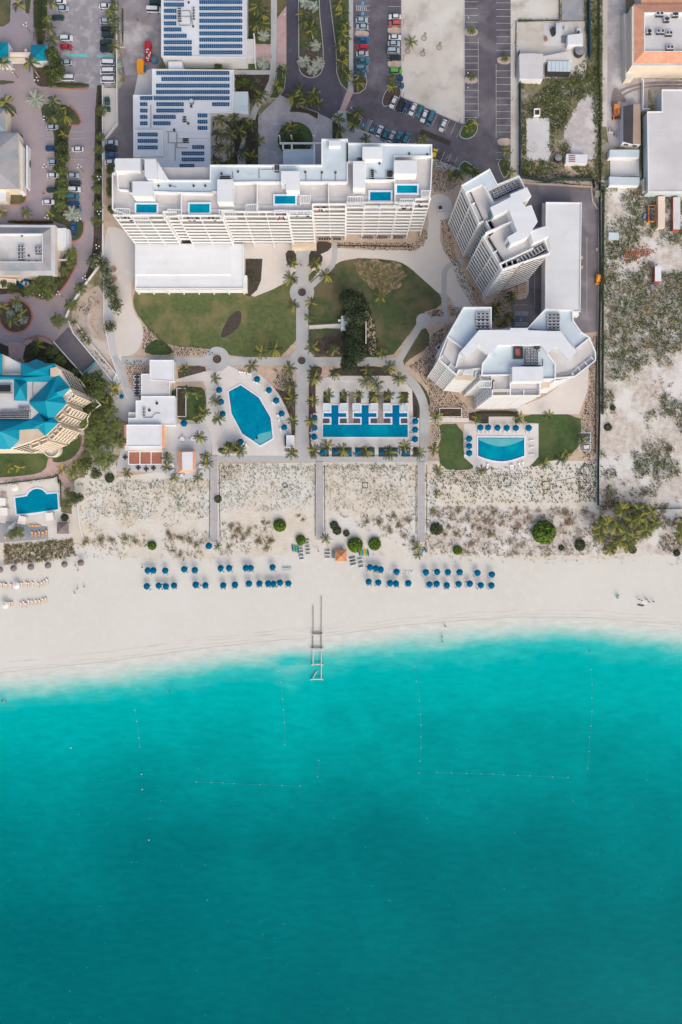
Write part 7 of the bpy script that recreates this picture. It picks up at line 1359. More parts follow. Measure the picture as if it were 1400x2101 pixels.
def lounger_proto(col, frame='cushion_white'):
    def mk():
        t = thing('sun_lounger', 'x', 'lounger'); b = MB(); b.box((0, 0, .26), (.66, 1.9, .07))
        b.build('frame', frame, t); c = MB(); c.box((0, -.3, .33), (.6, 1.25, .09)); c.build('seat_cushion', col, t); k = MB(); k.prism([(-.3, .33), (.3, .33), (.3, .93), (-.3, .93)], .36, .44); 
        k.v = [(x, y, z + (y - .33) * .75) for x, y, z in k.v]; k.build('back_cushion', col, t)
        for x in (-.27, .27):
            for y in (-.8, .8): l = MB(); l.box((x, y, 0), (.05, .05, .26)); l.build('leg', frame, t)
        return t
    return Proto(mk)
LW = lounger_proto('cushion_white'); LT_ = lounger_proto('cushion_tan', 'wood'); LO = lounger_proto('cushion_orange', 'wood'); LB = lounger_proto('car_blue')
def zl(o, pts): return zp(o, pts)
r1 = zl(V2, [(90, 662), (135, 662), (230, 664), (382, 653), (466, 660), (672, 645), (740, 644), (874, 643), (912, 643), (1087, 637)]); r2 = zl(V2, [(83, 789), (177, 784), (234, 790), (300, 783), (473, 777), (551, 781), (693, 782), (787, 777), (899, 768), (982, 767), (1052, 768), (1094, 770), (1147, 760), (1214, 766)])
r3 = zl(V3, [(775, 404), (822, 412), (862, 422), (988, 440)]) + zl(V4, [(133, 833), (223, 830), (309, 832), (402, 832), (545, 838), (660, 850)]); r4 = zl(V3, [(765, 519), (842, 525), (936, 531), (984, 534), (1082, 531)]) + zl(V4, [(162, 929), (219, 925), (300, 937), (395, 926), (483, 924), (571, 936), (656, 938)])
for pts, nm in ((r1, 'back row left of the jetty'), (r2, 'front row left of the jetty'), (r3, 'back row right of the jetty'), (r4, 'front row right of the jetty')):
    n_ = len(pts)
    for i, (x, y) in enumerate(pts):
        c = W(x, y, 2.4); o = ordn(i, n_); s_ = rng.uniform(-.6, .6); UB.put((c.x, c.y, 0), rng.uniform(0, 6), (rng.uniform(.97, 1.06), rng.uniform(.95, 1.04), rng.uniform(.92, 1.05)), f"blue beach umbrella in the {nm}, {o}", 'blue umbrellas on the beach')
        for sd_, w_ in ((-1, 'left'), (1, 'right')): LW.put((c.x + sd_ * .62 + s_ * .8, c.y - .75 + rng.uniform(-.15, .1), 0), rng.uniform(-.08, .08) + math.pi, 1, f"white lounger under the {o} umbrella, {nm.replace(' of the jetty', ' of jetty')}, {w_} side", 'white loungers under the beach umbrellas')
def parasols(pr, pts, adj, where, s0=1.0, order='x', h=2.4, group=None):
    pts = sorted(pts, key=lambda p: p[0] if order == 'x' else p[1])
    for i, (x, y) in enumerate(pts):
        c = W(x, y, h); o = ordn(i, len(pts)) if order == 'x' else ordn(i, len(pts), 'topmost', 'lowest', 'top'); pr.put((c.x, c.y, .14), rng.uniform(0, 6), s0 * rng.uniform(.97, 1.03), f"{adj} {where}" + (f", {o}" if o else ''), group or f"{adj.split()[-1]}s {where}")
parasols(UP, [(527.8, 778), (552, 800.5), (567, 821.6), (578, 848.4), (583.5, 876.6)], 'blue parasol', 'on the curved side of the oval pool deck', 1, 'y'); parasols(UP, [(450, 800), (453.7, 824.5), (457, 849)], 'blue parasol', 'on the left side of the oval pool deck', 1, 'y'); parasols(UP, [(494, 906.5)], 'blue parasol', 'by the corner bed below the oval pool')
parasols(UP, [(378, 868.5)], 'blue parasol', 'over the beach club terrace table', 1.1); parasols(UP, [(248.8, 813)], 'small blue parasol', 'behind the beach club service yard', .7); parasols(UP, [(645.6, 857), (645.4, 877.7), (644.6, 896)], 'blue parasol', 'left of the lap pool', 1, 'y'); parasols(UP, [(852.4, 864), (852, 881.6), (851.6, 901)], 'blue parasol', 'right of the lap pool', 1, 'y')
parasols(UP, [(662, 928), (689.5, 927), (716, 928), (735, 927), (762, 927), (784, 927), (811, 927), (832, 928)], 'blue parasol', 'in the bed row below the lap pool', .95); parasols(UP, [(986, 877), (1002, 877), (1021, 877.6), (1040, 877.8), (1058.7, 878), (1085, 878)], 'blue parasol', 'in the row above the half-moon pool'); parasols(UP, [(963, 900), (963, 915), (963, 929.7)], 'blue parasol', 'in the column left of the half-moon pool', 1, 'y')
parasols(UB, [(429, 1120)], 'blue umbrella', 'at the end of the left boardwalk', 1.05); parasols(UT, [(28, 1166), (63.5, 1163), (98.7, 1160), (132.4, 1157.7), (166, 1154.6), (0, 1169)], 'grey brown thatched umbrella', 'along the upper left beach', 1, 'x', 2.3)
parasols(UW, [(30, 1001), (33, 1201.7), (10, 1242)], 'pale round umbrella', 'near the left hotel', .85, 'y'); parasols(UB, [(52, 573), (40, 585)], 'small blue parasol', 'on the patio under the clubhouse', .7, 'x')
# loungers round the pools
def loungers(pr, pts, adj, where, rz=0, order='x', z=.14):
    pts = sorted(pts, key=lambda p: p[0] if order == 'x' else p[1])
    for i, p in enumerate(pts):
        c = W(p[0], p[1]); a = p[2] if len(p) > 2 else rz; o = ordn(i, len(pts)) if order == 'x' else ordn(i, len(pts), 'topmost', 'lowest', 'top'); pr.put((c.x, c.y, z), R(a + rng.uniform(-4, 4)), 1, f"{adj} {where}" + (f", {o}" if o else ''), f"loungers {where}")
loungers(LW, [(494, 767, 20), (499, 768, 20), (504, 769, 15), (510, 770, 10), (515, 772, 10)], 'white lounger', 'in the group above the oval pool'); loungers(LW, [(525, 786, 60), (531, 788, 60), (549, 808, 50), (556, 806, 50), (563, 829, 45), (571, 829, 45), (572, 856, 30), (580, 857, 30), (577, 884, 20), (585, 884, 20), (574, 866, 25)], 'white lounger', 'along the curved side of the oval pool deck', 0, 'y')
loungers(LW, [(448, 808, 90), (452, 832, 90), (456, 857, 90), (444, 803, 90), (447, 828, 90)], 'white lounger', 'on the left side of the oval pool', 0, 'y'); loungers(LW, [(502, 912, 40), (508, 915, 40)], 'white lounger', 'by the lowest parasol of the oval pool')
loungers(LW, [(648, 850, 90), (640, 868, 90), (648, 884, 90), (640, 888, 90), (649, 903, 90)], 'white lounger', 'on the left deck of the lap pool', 0, 'y'); loungers(LW, [(848, 858, 90), (847, 872, 90), (847, 890, 90), (847, 907, 90)], 'white lounger', 'on the right deck of the lap pool', 0, 'y')
loungers(LB, [(668, 928), (699, 926, 80), (711, 932, 80), (729, 932, 80), (756, 925, 80), (793, 926, 10), (820, 928, 5), (838, 927, 5)], 'blue lounger', 'in the bed row below the lap pool'); loungers(LW, [(1091, 904, 90), (1091, 918, 90), (1091, 933, 90), (1066, 955, 20), (1073, 953, 20), (1048, 959, 5), (1052, 959, 5), (1000, 957, -10)], 'white lounger', 'on the right and lower deck of the half-moon pool')
loungers(LW, [(982, 884), (990, 884), (999, 884), (1006, 884), (1017, 884), (1025, 884), (1036, 884), (1044, 884), (1055, 884), (1062, 884), (1081, 884), (1089, 884)], 'white lounger', 'peeking from under the parasols above the half-moon pool'); loungers(LW, [(957, 904, 90), (957, 920, 90), (957, 934, 90)], 'white lounger', 'beside the parasols left of the half-moon pool', 0, 'y')
loungers(LT_, [(4, 1201, 0), (10, 1201, 0), (14, 1203, 0), (24, 1203, 0), (40, 1200, 0), (46, 1200, 0), (55, 1199, 0), (60, 1200, 0), (68, 1199, 0), (80, 1201, 0), (87, 1199, 0), (92, 1196, 0), (98, 1193, 0)], 'pale sand coloured lounger', 'in the upper row on the left beach', 170, z=0); loungers(LT_, [(15, 1241, 0), (21, 1240, 0), (26, 1239, 0), (44, 1241, 0), (50, 1238, 0), (54, 1242, 0), (60, 1236, 0), (67, 1237, 0), (75, 1236, 0), (82, 1236, 0), (89, 1233, 0), (95, 1231, 0)], 'pale sand coloured lounger', 'in the lower row on the left beach', 170, z=0)
loungers(LO, [(67, 1096, 0), (75, 1097, 0), (82, 1095, 0), (90, 1096, 0), (97, 1093, 0)], 'orange lounger', 'on the hotel lower terrace', 0); loungers(LO, [(66, 1079, 80), (73, 1079, 85), (80, 1079, 80)], 'orange lounger', 'on the white terrace under the hotel pool', 0); loungers(LO, [(9, 1012, 90), (13, 1106, 0)], 'orange lounger', 'at the left end of the hotel terrace', 0)
# square shade sails / daybeds on the left terrace
for i, (x, y, rz_) in enumerate(((50, 1067, -12), (106, 1060, 8), (9, 1030, 0), (13, 1050, 0))):
    t = thing('daybed', ['white square daybed canopy below the hotel pool, middle', 'white square daybed canopy below the hotel pool, right', 'white square daybed canopy left of the hotel pool, upper', 'white square daybed canopy left of the hotel pool, lower'][i], 'daybed', W(x, y, .2), R(rz_)); t.location.z = .14
    b = MB(); b.box((0, 0, 2.2), (2.8, 3.0, .1)); b.build('canopy', 'umbrella_white', t); b = MB(); b.box((0, 0, .3), (2.2, 2.4, .3)); b.build('mattress', 'cushion_white', t)
    for a in (-1, 1):
        for c in (-1, 1): b = MB(); b.box((a * 1.3, c * 1.4, 0), (.08, .08, 2.2)); b.build('post', 'wood', t)
for x, y, s_, lab, m_ in ((134, 1083, 2.2, 'square brown peaked gazebo at the right end of the hotel terrace', 'thatch'), (28, 1079, 1.8, 'peaked grey gazebo beside the terrace palms', 'grey_roof')):
    t = thing('gazebo', lab, 'gazebo', W(x, y)); b = MB(); P = [Vector((a * s_, c * s_, 2.5)) for a, c in ((-1, -1), (1, -1), (1, 1), (-1, 1))]
    for k in range(4): b.face([P[k], P[(k + 1) % 4], Vector((0, 0, 3.8))])
    b.build('roof', m_, t)
    for p in P: c = MB(); c.box((p.x * .9, p.y * .9, 0), (.14, .14, 2.5)); c.build('post', 'wood', t)
t = thing('beach_hut', 'square orange peaked hut roof on the sand at the boardwalk end', 'hut', W(700, 1139)); b = MB(); s_ = 2.1; P = [Vector((a * s_, c * s_, 2.4)) for a, c in ((-1, -1), (1, -1), (1, 1), (-1, 1))]
for k in range(4): b.face([P[k], P[(k + 1) % 4], Vector((0, 0, 3.4))])
b.build('roof', 'orange_wood', t)
for p in P: c = MB(); c.tube(p + Vector((0, 0, .04)), Vector((0, 0, 3.44)), .06, 4); c.build('ridge', 'terracotta', t)
b = MB(); b.box((0, 0, 0), (3.2, 3.2, 1.1)); b.build('counter', 'wood', t)
for p in P: c = MB(); c.box((p.x * .92, p.y * .92, 0), (.12, .12, 2.45)); c.build('post', 'wood', t)
# water-sport stacks
def board(nm, lab, x, y, l_, w_, rz, col, h=.25, cat='kayak'):
    t = thing(nm, lab, cat, W(x, y), R(rz), 'kayaks and boards on the sand'); b = MB(); n_ = 10; st = []
    for i in range(n_ + 1):
        s_ = -1 + 2 * i / n_; wd = w_ / 2 * max(.06, (1 - abs(s_) ** 2.4)); st.append([(-wd, s_ * l_ / 2, h * .8), (-wd * .6, s_ * l_ / 2, .05), (wd * .6, s_ * l_ / 2, .05), (wd, s_ * l_ / 2, h * .8), (0, s_ * l_ / 2, h)])
    for a, c in zip(st, st[1:]):
        for k in range(5): j = (k + 1) % 5; b.face([a[k], c[k], c[j], a[j]])
    b.build('hull', col, t)
    if cat == 'kayak': q = MB(); q.cyl((0, 0, h * .72), w_ * .26, .09, 10); q.build('seat_well', 'dark_metal', t)
    return t
for i, (x, c, n1_) in enumerate(((600.5, 'car_blue', 'blue'), (603.5, 'paint_lime', 'lime green'), (606.5, 'paint_aqua', 'turquoise'), (609.5, 'paint_lime', 'light green'), (612, 'car_blue', 'deep blue'))): board('kayak', f'{n1_} kayak in the rack below the dark round bush, {ordn(i, 5)}', x, 1124 + .8 * i, 3.2, .65, 8, c, .3)
for i, (x, c, n1_) in enumerate(((738, 'car_blue', 'blue'), (741.5, 'paint_lime', 'lime green'), (744.5, 'paint_aqua', 'turquoise'), (748.5, 'paint_amber', 'orange'), (752, 'paint_lime', 'light green'), (755.5, 'car_blue', 'deep blue'))): board('paddle_board', f'{n1_} paddle board beside the large round bush, {ordn(i, 6)}', x, 1132 + (0 if i == 3 else 1.5), 3.4 if i == 3 else 3.0, .68, 6, c, .16, 'board')
board('paddle_board', 'blue board standing by the right boardwalk end, left one', 868, 1128, 2.4, .8, -20, 'paint_aqua', .2, 'board'); board('paddle_board', 'blue board standing by the right boardwalk end, right one', 873, 1128, 2.4, .8, 20, 'car_blue', .2, 'board')
def stack(lab, x, y, w_, l_, rz, n_=9, cols=('cushion_white', 'cushion_blue', 'metal')):
    t = thing('lounger_stack', lab, 'lounger stack', W(x, y), R(rz), 'stacked loungers at the boardwalk end'); r_ = random.Random(int(x * 7 + y))
    for i in range(n_):
        b = MB(); yy = -l_ / 2 + (i + .5) * l_ / n_; b.box((r_.uniform(-.1, .1), yy, .1 + .12 * (i % 4)), (w_, l_ / n_ * .55, .09), r_.uniform(-.05, .05)); b.build('folded_lounger', cols[i % len(cols)], t)
    for s_ in (-1, 1): b = MB(); b.box((s_ * w_ * .45, 0, 0), (.08, l_, .1)); b.build('runner', 'cushion_white', t)
stack('tall stack of white folded loungers below the dark round bush, left column', 618, 1133, 1.7, 6.0, 5, 14); stack('tall stack of white folded loungers below the dark round bush, right column', 631, 1122, 1.6, 6.2, 5, 14); stack('low stack of white loungers left of the orange hut', 672, 1137, 2.0, 3.4, 0, 8); stack('low stack of blue grey loungers touching the orange hut', 684, 1136, 1.3, 3.4, 0, 8, ('cushion_blue', 'metal'))
stack('dark framed loungers right of the orange hut', 724, 1151, 2.3, 3.6, 12, 9, ('cushion_white', 'cushion_blue', 'dark_metal')); stack('white trolley of loungers next to the back umbrella row', 740, 1155, 1.8, 4.0, 10, 8); stack('scattered white loungers beside the back umbrella row', 589, 1167, 3.4, 1.6, 0, 6, ('cushion_white', 'turquoise', 'cushion_white')); stack('white bundle on the sand beside the right boardwalk', 845, 1130, 2.2, .8, 0, 4, ('cushion_white',))
# outdoor furniture in rows
def tables(pts, lab, cloth='cushion_white', s_=1.5):
    for i, (x, y) in enumerate(pts):
        t = thing('patio_table', f"{lab}, {ordn(i, len(pts))}" if len(pts) > 1 else lab, 'table', W(x, y)); t.location.z = .14
        b = MB(); b.box((0, 0, .7), (s_, s_, .06)); b.build('table_top', cloth, t); b = MB(); b.cyl((0, 0, 0), .08, .7, 8); b.build('pedestal', 'dark_metal', t)
        for a in range(4): b = MB(); c = (math.cos(a * 1.5708) * s_ * .72, math.sin(a * 1.5708) * s_ * .72, 0); b.box(c, (.5, .5, .45), a * 1.5708); b.box((c[0] * 1.28, c[1] * 1.28, .3), (.08, .5, .5), a * 1.5708); b.build('seat', 'cushion_blue' if cloth != 'cushion_white' else 'unit_white', t)
tables([(375, 901), (397, 901)], 'white table on the beach club terrace'); tables([(354, 955), (355, 967)], 'pale table left of the beach bar'); tables([(413, 957), (415, 968)], 'pale table right of the beach bar'); tables([(374, 976)], 'pale corner table under the beach bar', s_=1.2); tables([(258, 939)], 'dark square table left of the terrace pergola', 'dark_metal', .9); tables([(285, 960), (301, 963), (316, 961)], 'dark square table below the terrace pergola', 'dark_metal', .9)
tables([(58, 585), (42, 574), (53, 583)], 'patio table under the clubhouse'); 
for i, (x, y, r_) in enumerate(((234, 553, 6), (235, 573, 6), (237, 592, 5), (237, 612, 5))):
    t = thing('planter_ring', f"pinkish round tree planter on the white plaza, {ordn(i, 4, 'topmost', 'lowest', 'top')}", 'planter', W(x, y), 0, 'round planters on the white plaza'); b = MB(); b.ribbon([(r_ * MPP * math.cos(k * .3927), r_ * MPP * math.sin(k * .3927)) for k in range(16)], .2, 0, .45, closed=True); b.build('rim', 'pink_paving', t)
    b = MB(); b.sheet([(r_ * MPP * .9 * math.cos(k * .3927), r_ * MPP * .9 * math.sin(k * .3927)) for k in range(16)], .3); b.build('soil', 'gravel_bed', t); b = MB(); leaves(b, random.Random(i), (0, 0, .5), (.9, .9, .2), 60, .3, ['leaf_rust', 'leaf_olive']); b.build('plant', ['leaf_rust', 'leaf_olive'], t)
# raised planter frames
for px, lab in ((zp(X2, [(520, 378), (592, 378), (592, 602), (520, 602)]), 'white framed herb bed beside the beach club'), (zp(X4, [(155, 803), (320, 803), (320, 868), (155, 868)]), 'white walled planter with red blooms near the path')):
    t = thing('raised_bed', lab, 'planter', W(*px[0]), world=True); b = MB(); b.ribbon([W(*q) for q in px], .3, 0, .6, closed=True); b.build('wall', 'deck_white', t); b = MB(); b.sheet([W(*q) for q in px], .4); b.build('soil', 'mulch_dark', t)
    b = MB(); c = sum((W(*q) for q in px), Vector()) / 4; leaves(b, random.Random(8), c + Vector((0, 0, .6)), (abs(W(*px[1]).x - W(*px[0]).x) * .42, abs(W(*px[2]).y - W(*px[1]).y) * .42, .25), 260, .35, ['leaf_dark', 'leaf_mid', 'fabric_red' if 'red' in lab else 'leaf_dark']); b.build('foliage', ['leaf_dark', 'leaf_mid', 'fabric_red' if 'red' in lab else 'leaf_dark'], t, origin=t.location)
# ------------------------------------------------------------------ fences, walls, lamps
def fence(lab, px, h=2.0, m='fence_green', nm='fence', th=.08, post='dark_metal'):
    P = [W(*p) for p in px]; t = thing(nm, lab, nm.split('_')[-1], P[0], world=True); b = MB(); b.ribbon(P, th, .05, h); b.build('screen', m, t)
    if post:
        for p, q in zip(P, P[1:]):
            n_ = max(1, int((q - p).length / 4))
            for i in range(n_): c = p.lerp(q, i / n_); b = MB(); b.box((c.x, c.y, 0), (.14, .14, h + .1)); b.build('post', post, t)
fence('long dark green screen fence between the resort and scrubland', [(1229, 378), (1230, 560), (1228, 700), (1228.5, 860), (1226, 960), (1226, 1037)], 2.1, th=.12); fence('green screen fence round the end of the tower car park', [(1070, 366), (1120, 374), (1150, 370), (1215, 372), (1218, 388)], 2.2); fence('dark green fence beside the sandy yard and parking', [(1063.5, 110), (1066, 190), (1066, 285), (1066, 366)], 2.2, th=.25); fence('dark green fence along the upper sandy lane', [(1206, -10), (1208, 122)], 2.6, th=.5)
fence('low white wall along the hedge by the brick drive', [(213, 178), (213, 520), (205, 548), (180, 580), (150, 622), (137, 652)], 1.6, 'wall_white', 'boundary_wall', .25, None); fence('white wall stepping along the service road', [(240, -10), (242, 172), (243, 256), (216, 290), (216, 330)], 1.6, 'wall_white', 'boundary_wall', .25, None)
fence('white parapet wall right of the garage ramp', [(143, 660), (152, 684), (200, 742), (226, 775), (238, 790)], 1.3, 'wall_white', 'ramp_wall', .4, None); fence('white wall left of the garage ramp', [(112, 702), (172, 770)], 1.3, 'wall_white', 'ramp_wall', .35, None); fence('turquoise rail at the foot of the garage ramp', [(199, 743), (172, 768)], 1.3, 'turquoise', 'ramp_rail', .3, None); fence('outer white wall beyond the garage ramp', [(155, 660), (176, 690), (240, 768), (230, 792)], 1.3, 'wall_white', 'ramp_wall', .3, None)
fence('white kerb wall beside the dry basin', [(213, 466), (214, 660), (226, 722), (246, 782), (262, 818)], .5, 'wall_white', 'kerb_wall', .25, None); fence('beige retaining wall of the dry basin', smooth_poly([(186, 612), (196, 620), (182, 650), (182, 668), (200, 690)], 2, False), .6, 'dirt', 'basin_wall', 1.2, None); fence('white corner wall between hedge and red path', [(161, 1034), (165, 1072), (171, 1100)], 1.2, 'wall_white', 'garden_wall', .3, None); fence('thin rail fence at the end of the scrubland', [(1228, 1040), (1300, 1046), (1400, 1044)], 1.1, 'wood', 'rail_fence', .06, 'wood')
fence('white walled bin enclosure right of the clubhouse', [(138, 510), (139, 535), (118, 536)], 1.8, 'wall_white', 'enclosure_wall', .25, None); fence('white frame wall inside the dark grove', [(746, 662), (751, 662), (751, 706)], 1.4, 'wall_white', 'garden_wall', .3, None); fence('beige kerb wall round the tower car park', [(1082, 377), (1212, 384), (1216, 415), (1226, 430)], .5, 'dirt', 'kerb_wall', .5, None)
fence('white entrance barrier wall at the warehouse terrace', [(1314, 165), (1317, 172), (1316, 228), (1330, 228)], 1.8, 'wall_white', 'yard_wall', .3, None)
ground('dry_basin', 'gravel_bed', [(188, 612), (194, 620), (196, 640), (196, 668), (200, 690), (190, 690), (180, 670), (176, 655), (184, 636)], 9, 1)
def lamp_proto(arms=2):
    def mk():
        t = thing('street_lamp', 'x', 'lamp'); b = MB(); b.tube((0, 0, 0), (0, 0, 4.5), .08, 6, .05); b.build('post', 'dark_metal', t)
        for k in range(arms):
            a = 6.283 * k / arms; b = MB(); b.tube((0, 0, 4.3), (.55 * math.cos(a), .55 * math.sin(a), 4.5), .04, 5); b.build('arm', 'dark_metal', t); b = MB(); b.cyl((.6 * math.cos(a), .6 * math.sin(a), 4.35), .14, .2, 8, .24); b.cyl((.6 * math.cos(a), .6 * math.sin(a), 4.55), .24, .12, 8, .1); b.build('lamp_globe', 'cushion_white', t)
        return t
    return Proto(mk)
LP3 = lamp_proto(3); LP1 = lamp_proto(1)
for x, y, lab in ((54, 53, 'three globed lamp above the square gatehouse'), (28, 147, 'three globed lamp left of the entrance arch'), (77, 165, 'three globed lamp right of the entrance arch'), (94, 244, 'three globed lamp on the curved lawn island'), (93, 343, 'three globed lamp left of the parking hedge'), (164, 343, 'three globed lamp right of the parking hedge'), (98, 447, 'three globed lamp before the clubhouse'), (163, 451, 'three globed lamp at the parking island tip'), (87, 607, 'three globed lamp above the roundabout'), (121, 603, 'three globed lamp on the brick road bend'), (175, 571, 'three globed lamp on the brick road verge'), (205, 366, 'three globed lamp on the boundary hedge, upper'), (205, 437, 'three globed lamp on the boundary hedge, middle'), (201, 507, 'three globed lamp on the boundary hedge, lower')):
    c = W(x, y, 4.4); LP3.put((c.x, c.y, 0), rng.uniform(0, 2), 1.15, lab, 'three globed lamps of the brick drive')
for i, (x, y, a) in enumerate(((829, 40, 90), (829, 112, 90), (829, 190, 90), (958, 36, 0), (957, 150, 0), (957, 180, 0), (946, 240, 90), (588, 30, 180), (721, 225, 90), (1055, 42, 60), (1055, 195, 60), (1054, 305, 60), (696, 9, 0), (761, 270, 90))):
    c = W(x, y, 4.4); LP1.put((c.x, c.y, 0), R(a), 1, ['single armed lamp beside the sandy lot by the red car', 'single armed lamp beside the sandy lot, middle one', 'single armed lamp beside the sandy lot by the blue cars', 'single armed lamp right of the sandy lot, topmost', 'single armed lamp right of the sandy lot above the palm island', 'single armed lamp right of the sandy lot under the palm island', 'single armed lamp at the sandy lot corner', 'single armed lamp at the entrance road edge', 'single armed lamp beside the pink crosswalk', 'single armed lamp by the parking fence, topmost', 'single armed lamp by the parking fence, middle', 'single armed lamp by the parking fence, lowest', 'single armed lamp at the head of the median', 'single armed lamp by the accessible bays'][i], 'single armed lamps of the asphalt lot')
# tree stakes in the sandy lot
for i, (x, y) in enumerate(((870.5, 79), (901.5, 98), (867.5, 111), (836.5, 106))):
    t = thing('staked_sapling', f"bare staked sapling in the sandy lot, {['upper', 'right hand', 'lower', 'left hand beside the yellow palm'][i]}", 'sapling', W(x, y)); t.location.z = .12; b = MB(); b.tube((0, 0, 0), (.1, .1, 2.6), .09, 6, .05); b.build('trunk', 'bark', t); b = MB(); b.ribbon([(.9 * math.cos(k * .52), .9 * math.sin(k * .52)) for k in range(12)], .35, 0, .2, closed=True); b.build('soil_ring', 'tan_roof', t)
    b = MB(); leaves(b, random.Random(i), (.1, .1, 2.7), (.5, .5, .4), 26, .4, ['leaf_brown', 'leaf_dark']); b.build('crown', ['leaf_brown', 'leaf_dark'], t)
# ------------------------------------------------------------------ jetty, swim ropes, beach letters, people
def log(t, a, c, r_=.16, m='wood', nm='beam'):
    b = MB(); b.tube(W(*a), W(*c), r_, 6); b.build(nm, m, t)
t = thing('jetty_remains', 'broken timber jetty frame with missing deck reaching into the water', 'jetty', W(651, 1340), world=True)
for x in (643, 659.5):
    for i in range(7):
        y = 1240 + i * 10 + (16 if x < 650 else -14) * (i == 0)
        b = MB(); c = W(x, y); b.cyl((c.x, c.y, -.3), .13, 1.0, 8); b.build('post', 'grey_wood', t)
for a, c in (((643, 1242, .35), (643, 1301, .5)), ((660, 1224, .35), (659.5, 1301, .5)), ((641, 1301, .6), (662, 1301, .6)), ((641, 1299, .6), (662, 1299, .6)), ((642, 1301, .3), (642, 1331, .4)), ((659.5, 1301, .3), (659.5, 1331, .4)), ((641, 1331, .9), (662, 1331, .9)), ((641, 1333.5, .9), (662, 1333.5, .9)), ((642.5, 1332, .9), (642.5, 1362, .9)), ((659.5, 1332, .9), (659.5, 1362, .9)), ((641, 1363, .95), (662, 1363, .95)), ((659.5, 1363, .95), (659.5, 1393, .95)), ((640, 1393.5, 1.0), (662, 1393.5, 1.0)), ((642, 1392, 1.0), (650, 1377, .3))):
    log(t, a, c, .2 if a[1] > 1300 else .12, 'deck_white' if a[1] > 1320 else 'grey_wood')
for x, y in ((641, 1331), (662, 1331), (641, 1363), (662, 1363), (640, 1393), (662, 1393), (642, 1301), (661, 1301)): b = MB(); c = W(x, y); b.cyl((c.x, c.y, -1), .28, 2.2, 8); b.build('pile', 'cushion_tan', t)
for i, (pts, lab) in enumerate((([(573, 1377), (576, 1400), (580, 1434), (582, 1456), (584, 1482), (584.5, 1528)], 'thin float rope running seaward left of the jetty'), ([(851, 1368), (855, 1398), (861, 1438), (863, 1466), (864, 1488), (864, 1512), (864, 1534), (862, 1562)], 'float rope running seaward, middle of the bay'), ([(1213, 1374), (1215, 1405), (1215, 1432), (1215, 1460), (1213, 1490), (1210, 1512), (1209, 1542), (1206, 1576)], 'float rope running seaward at the right'), ([(897, 1585), (927, 1586), (958, 1587), (988, 1588), (1012, 1588.5), (1034, 1589.5), (1063, 1591), (1088, 1592), (1134, 1594), (1166, 1595)], 'float rope parallel to the beach at the right'), ([(403, 1604), (434, 1605.5), (458, 1606), (480, 1608), (534, 1610), (580, 1611.5), (616, 1613)], 'float rope parallel to the beach left of the jetty'), ([(655, 1560), (652, 1594)], 'short float rope below the jetty'), ([(277, 1457), (281, 1480), (285, 1514), (287, 1532)], 'faint float rope on the left side of the bay'))):
    r_ = thing('swim_rope', lab, 'buoy rope', W(*pts[0]), world=True, group='float ropes marking the swimming area'); b = MB(); P = [W(x, y, .12) for x, y in pts]; b.ribbon(P, .05, .1, .13); b.build('rope', 'paint_rope', r_)
    for p in P: c = MB(); c.cyl((p.x, p.y, .02), .16, .2, 8, .1); c.build('float', 'cushion_white', r_)
for x, y, lab, m_ in ((860.5, 1585, 'orange mooring buoy at the corner of the float ropes', 'paint_orange'), (146, 1534, 'single white buoy far left', 'cushion_white'), (1210, 1337, 'orange ball buoy in the right shallows', 'paint_orange'), (306, 1723, 'lone white buoy in deep water left', 'cushion_white'), (291, 1588, 'white buoy floating left of the parallel rope', 'cushion_white'), (292, 1619, 'white buoy lower left of the parallel rope', 'cushion_white')):
    t = thing('buoy', lab, 'buoy', W(x, y)); b = MB(); b.cyl((0, 0, -.1), .22, .3, 10, .28); b.cyl((0, 0, .2), .28, .3, 10, .1); b.build('float', m_, t); b = MB(); b.cyl((0, 0, .5), .04, .18, 6); b.build('ring', 'dark_metal', t)
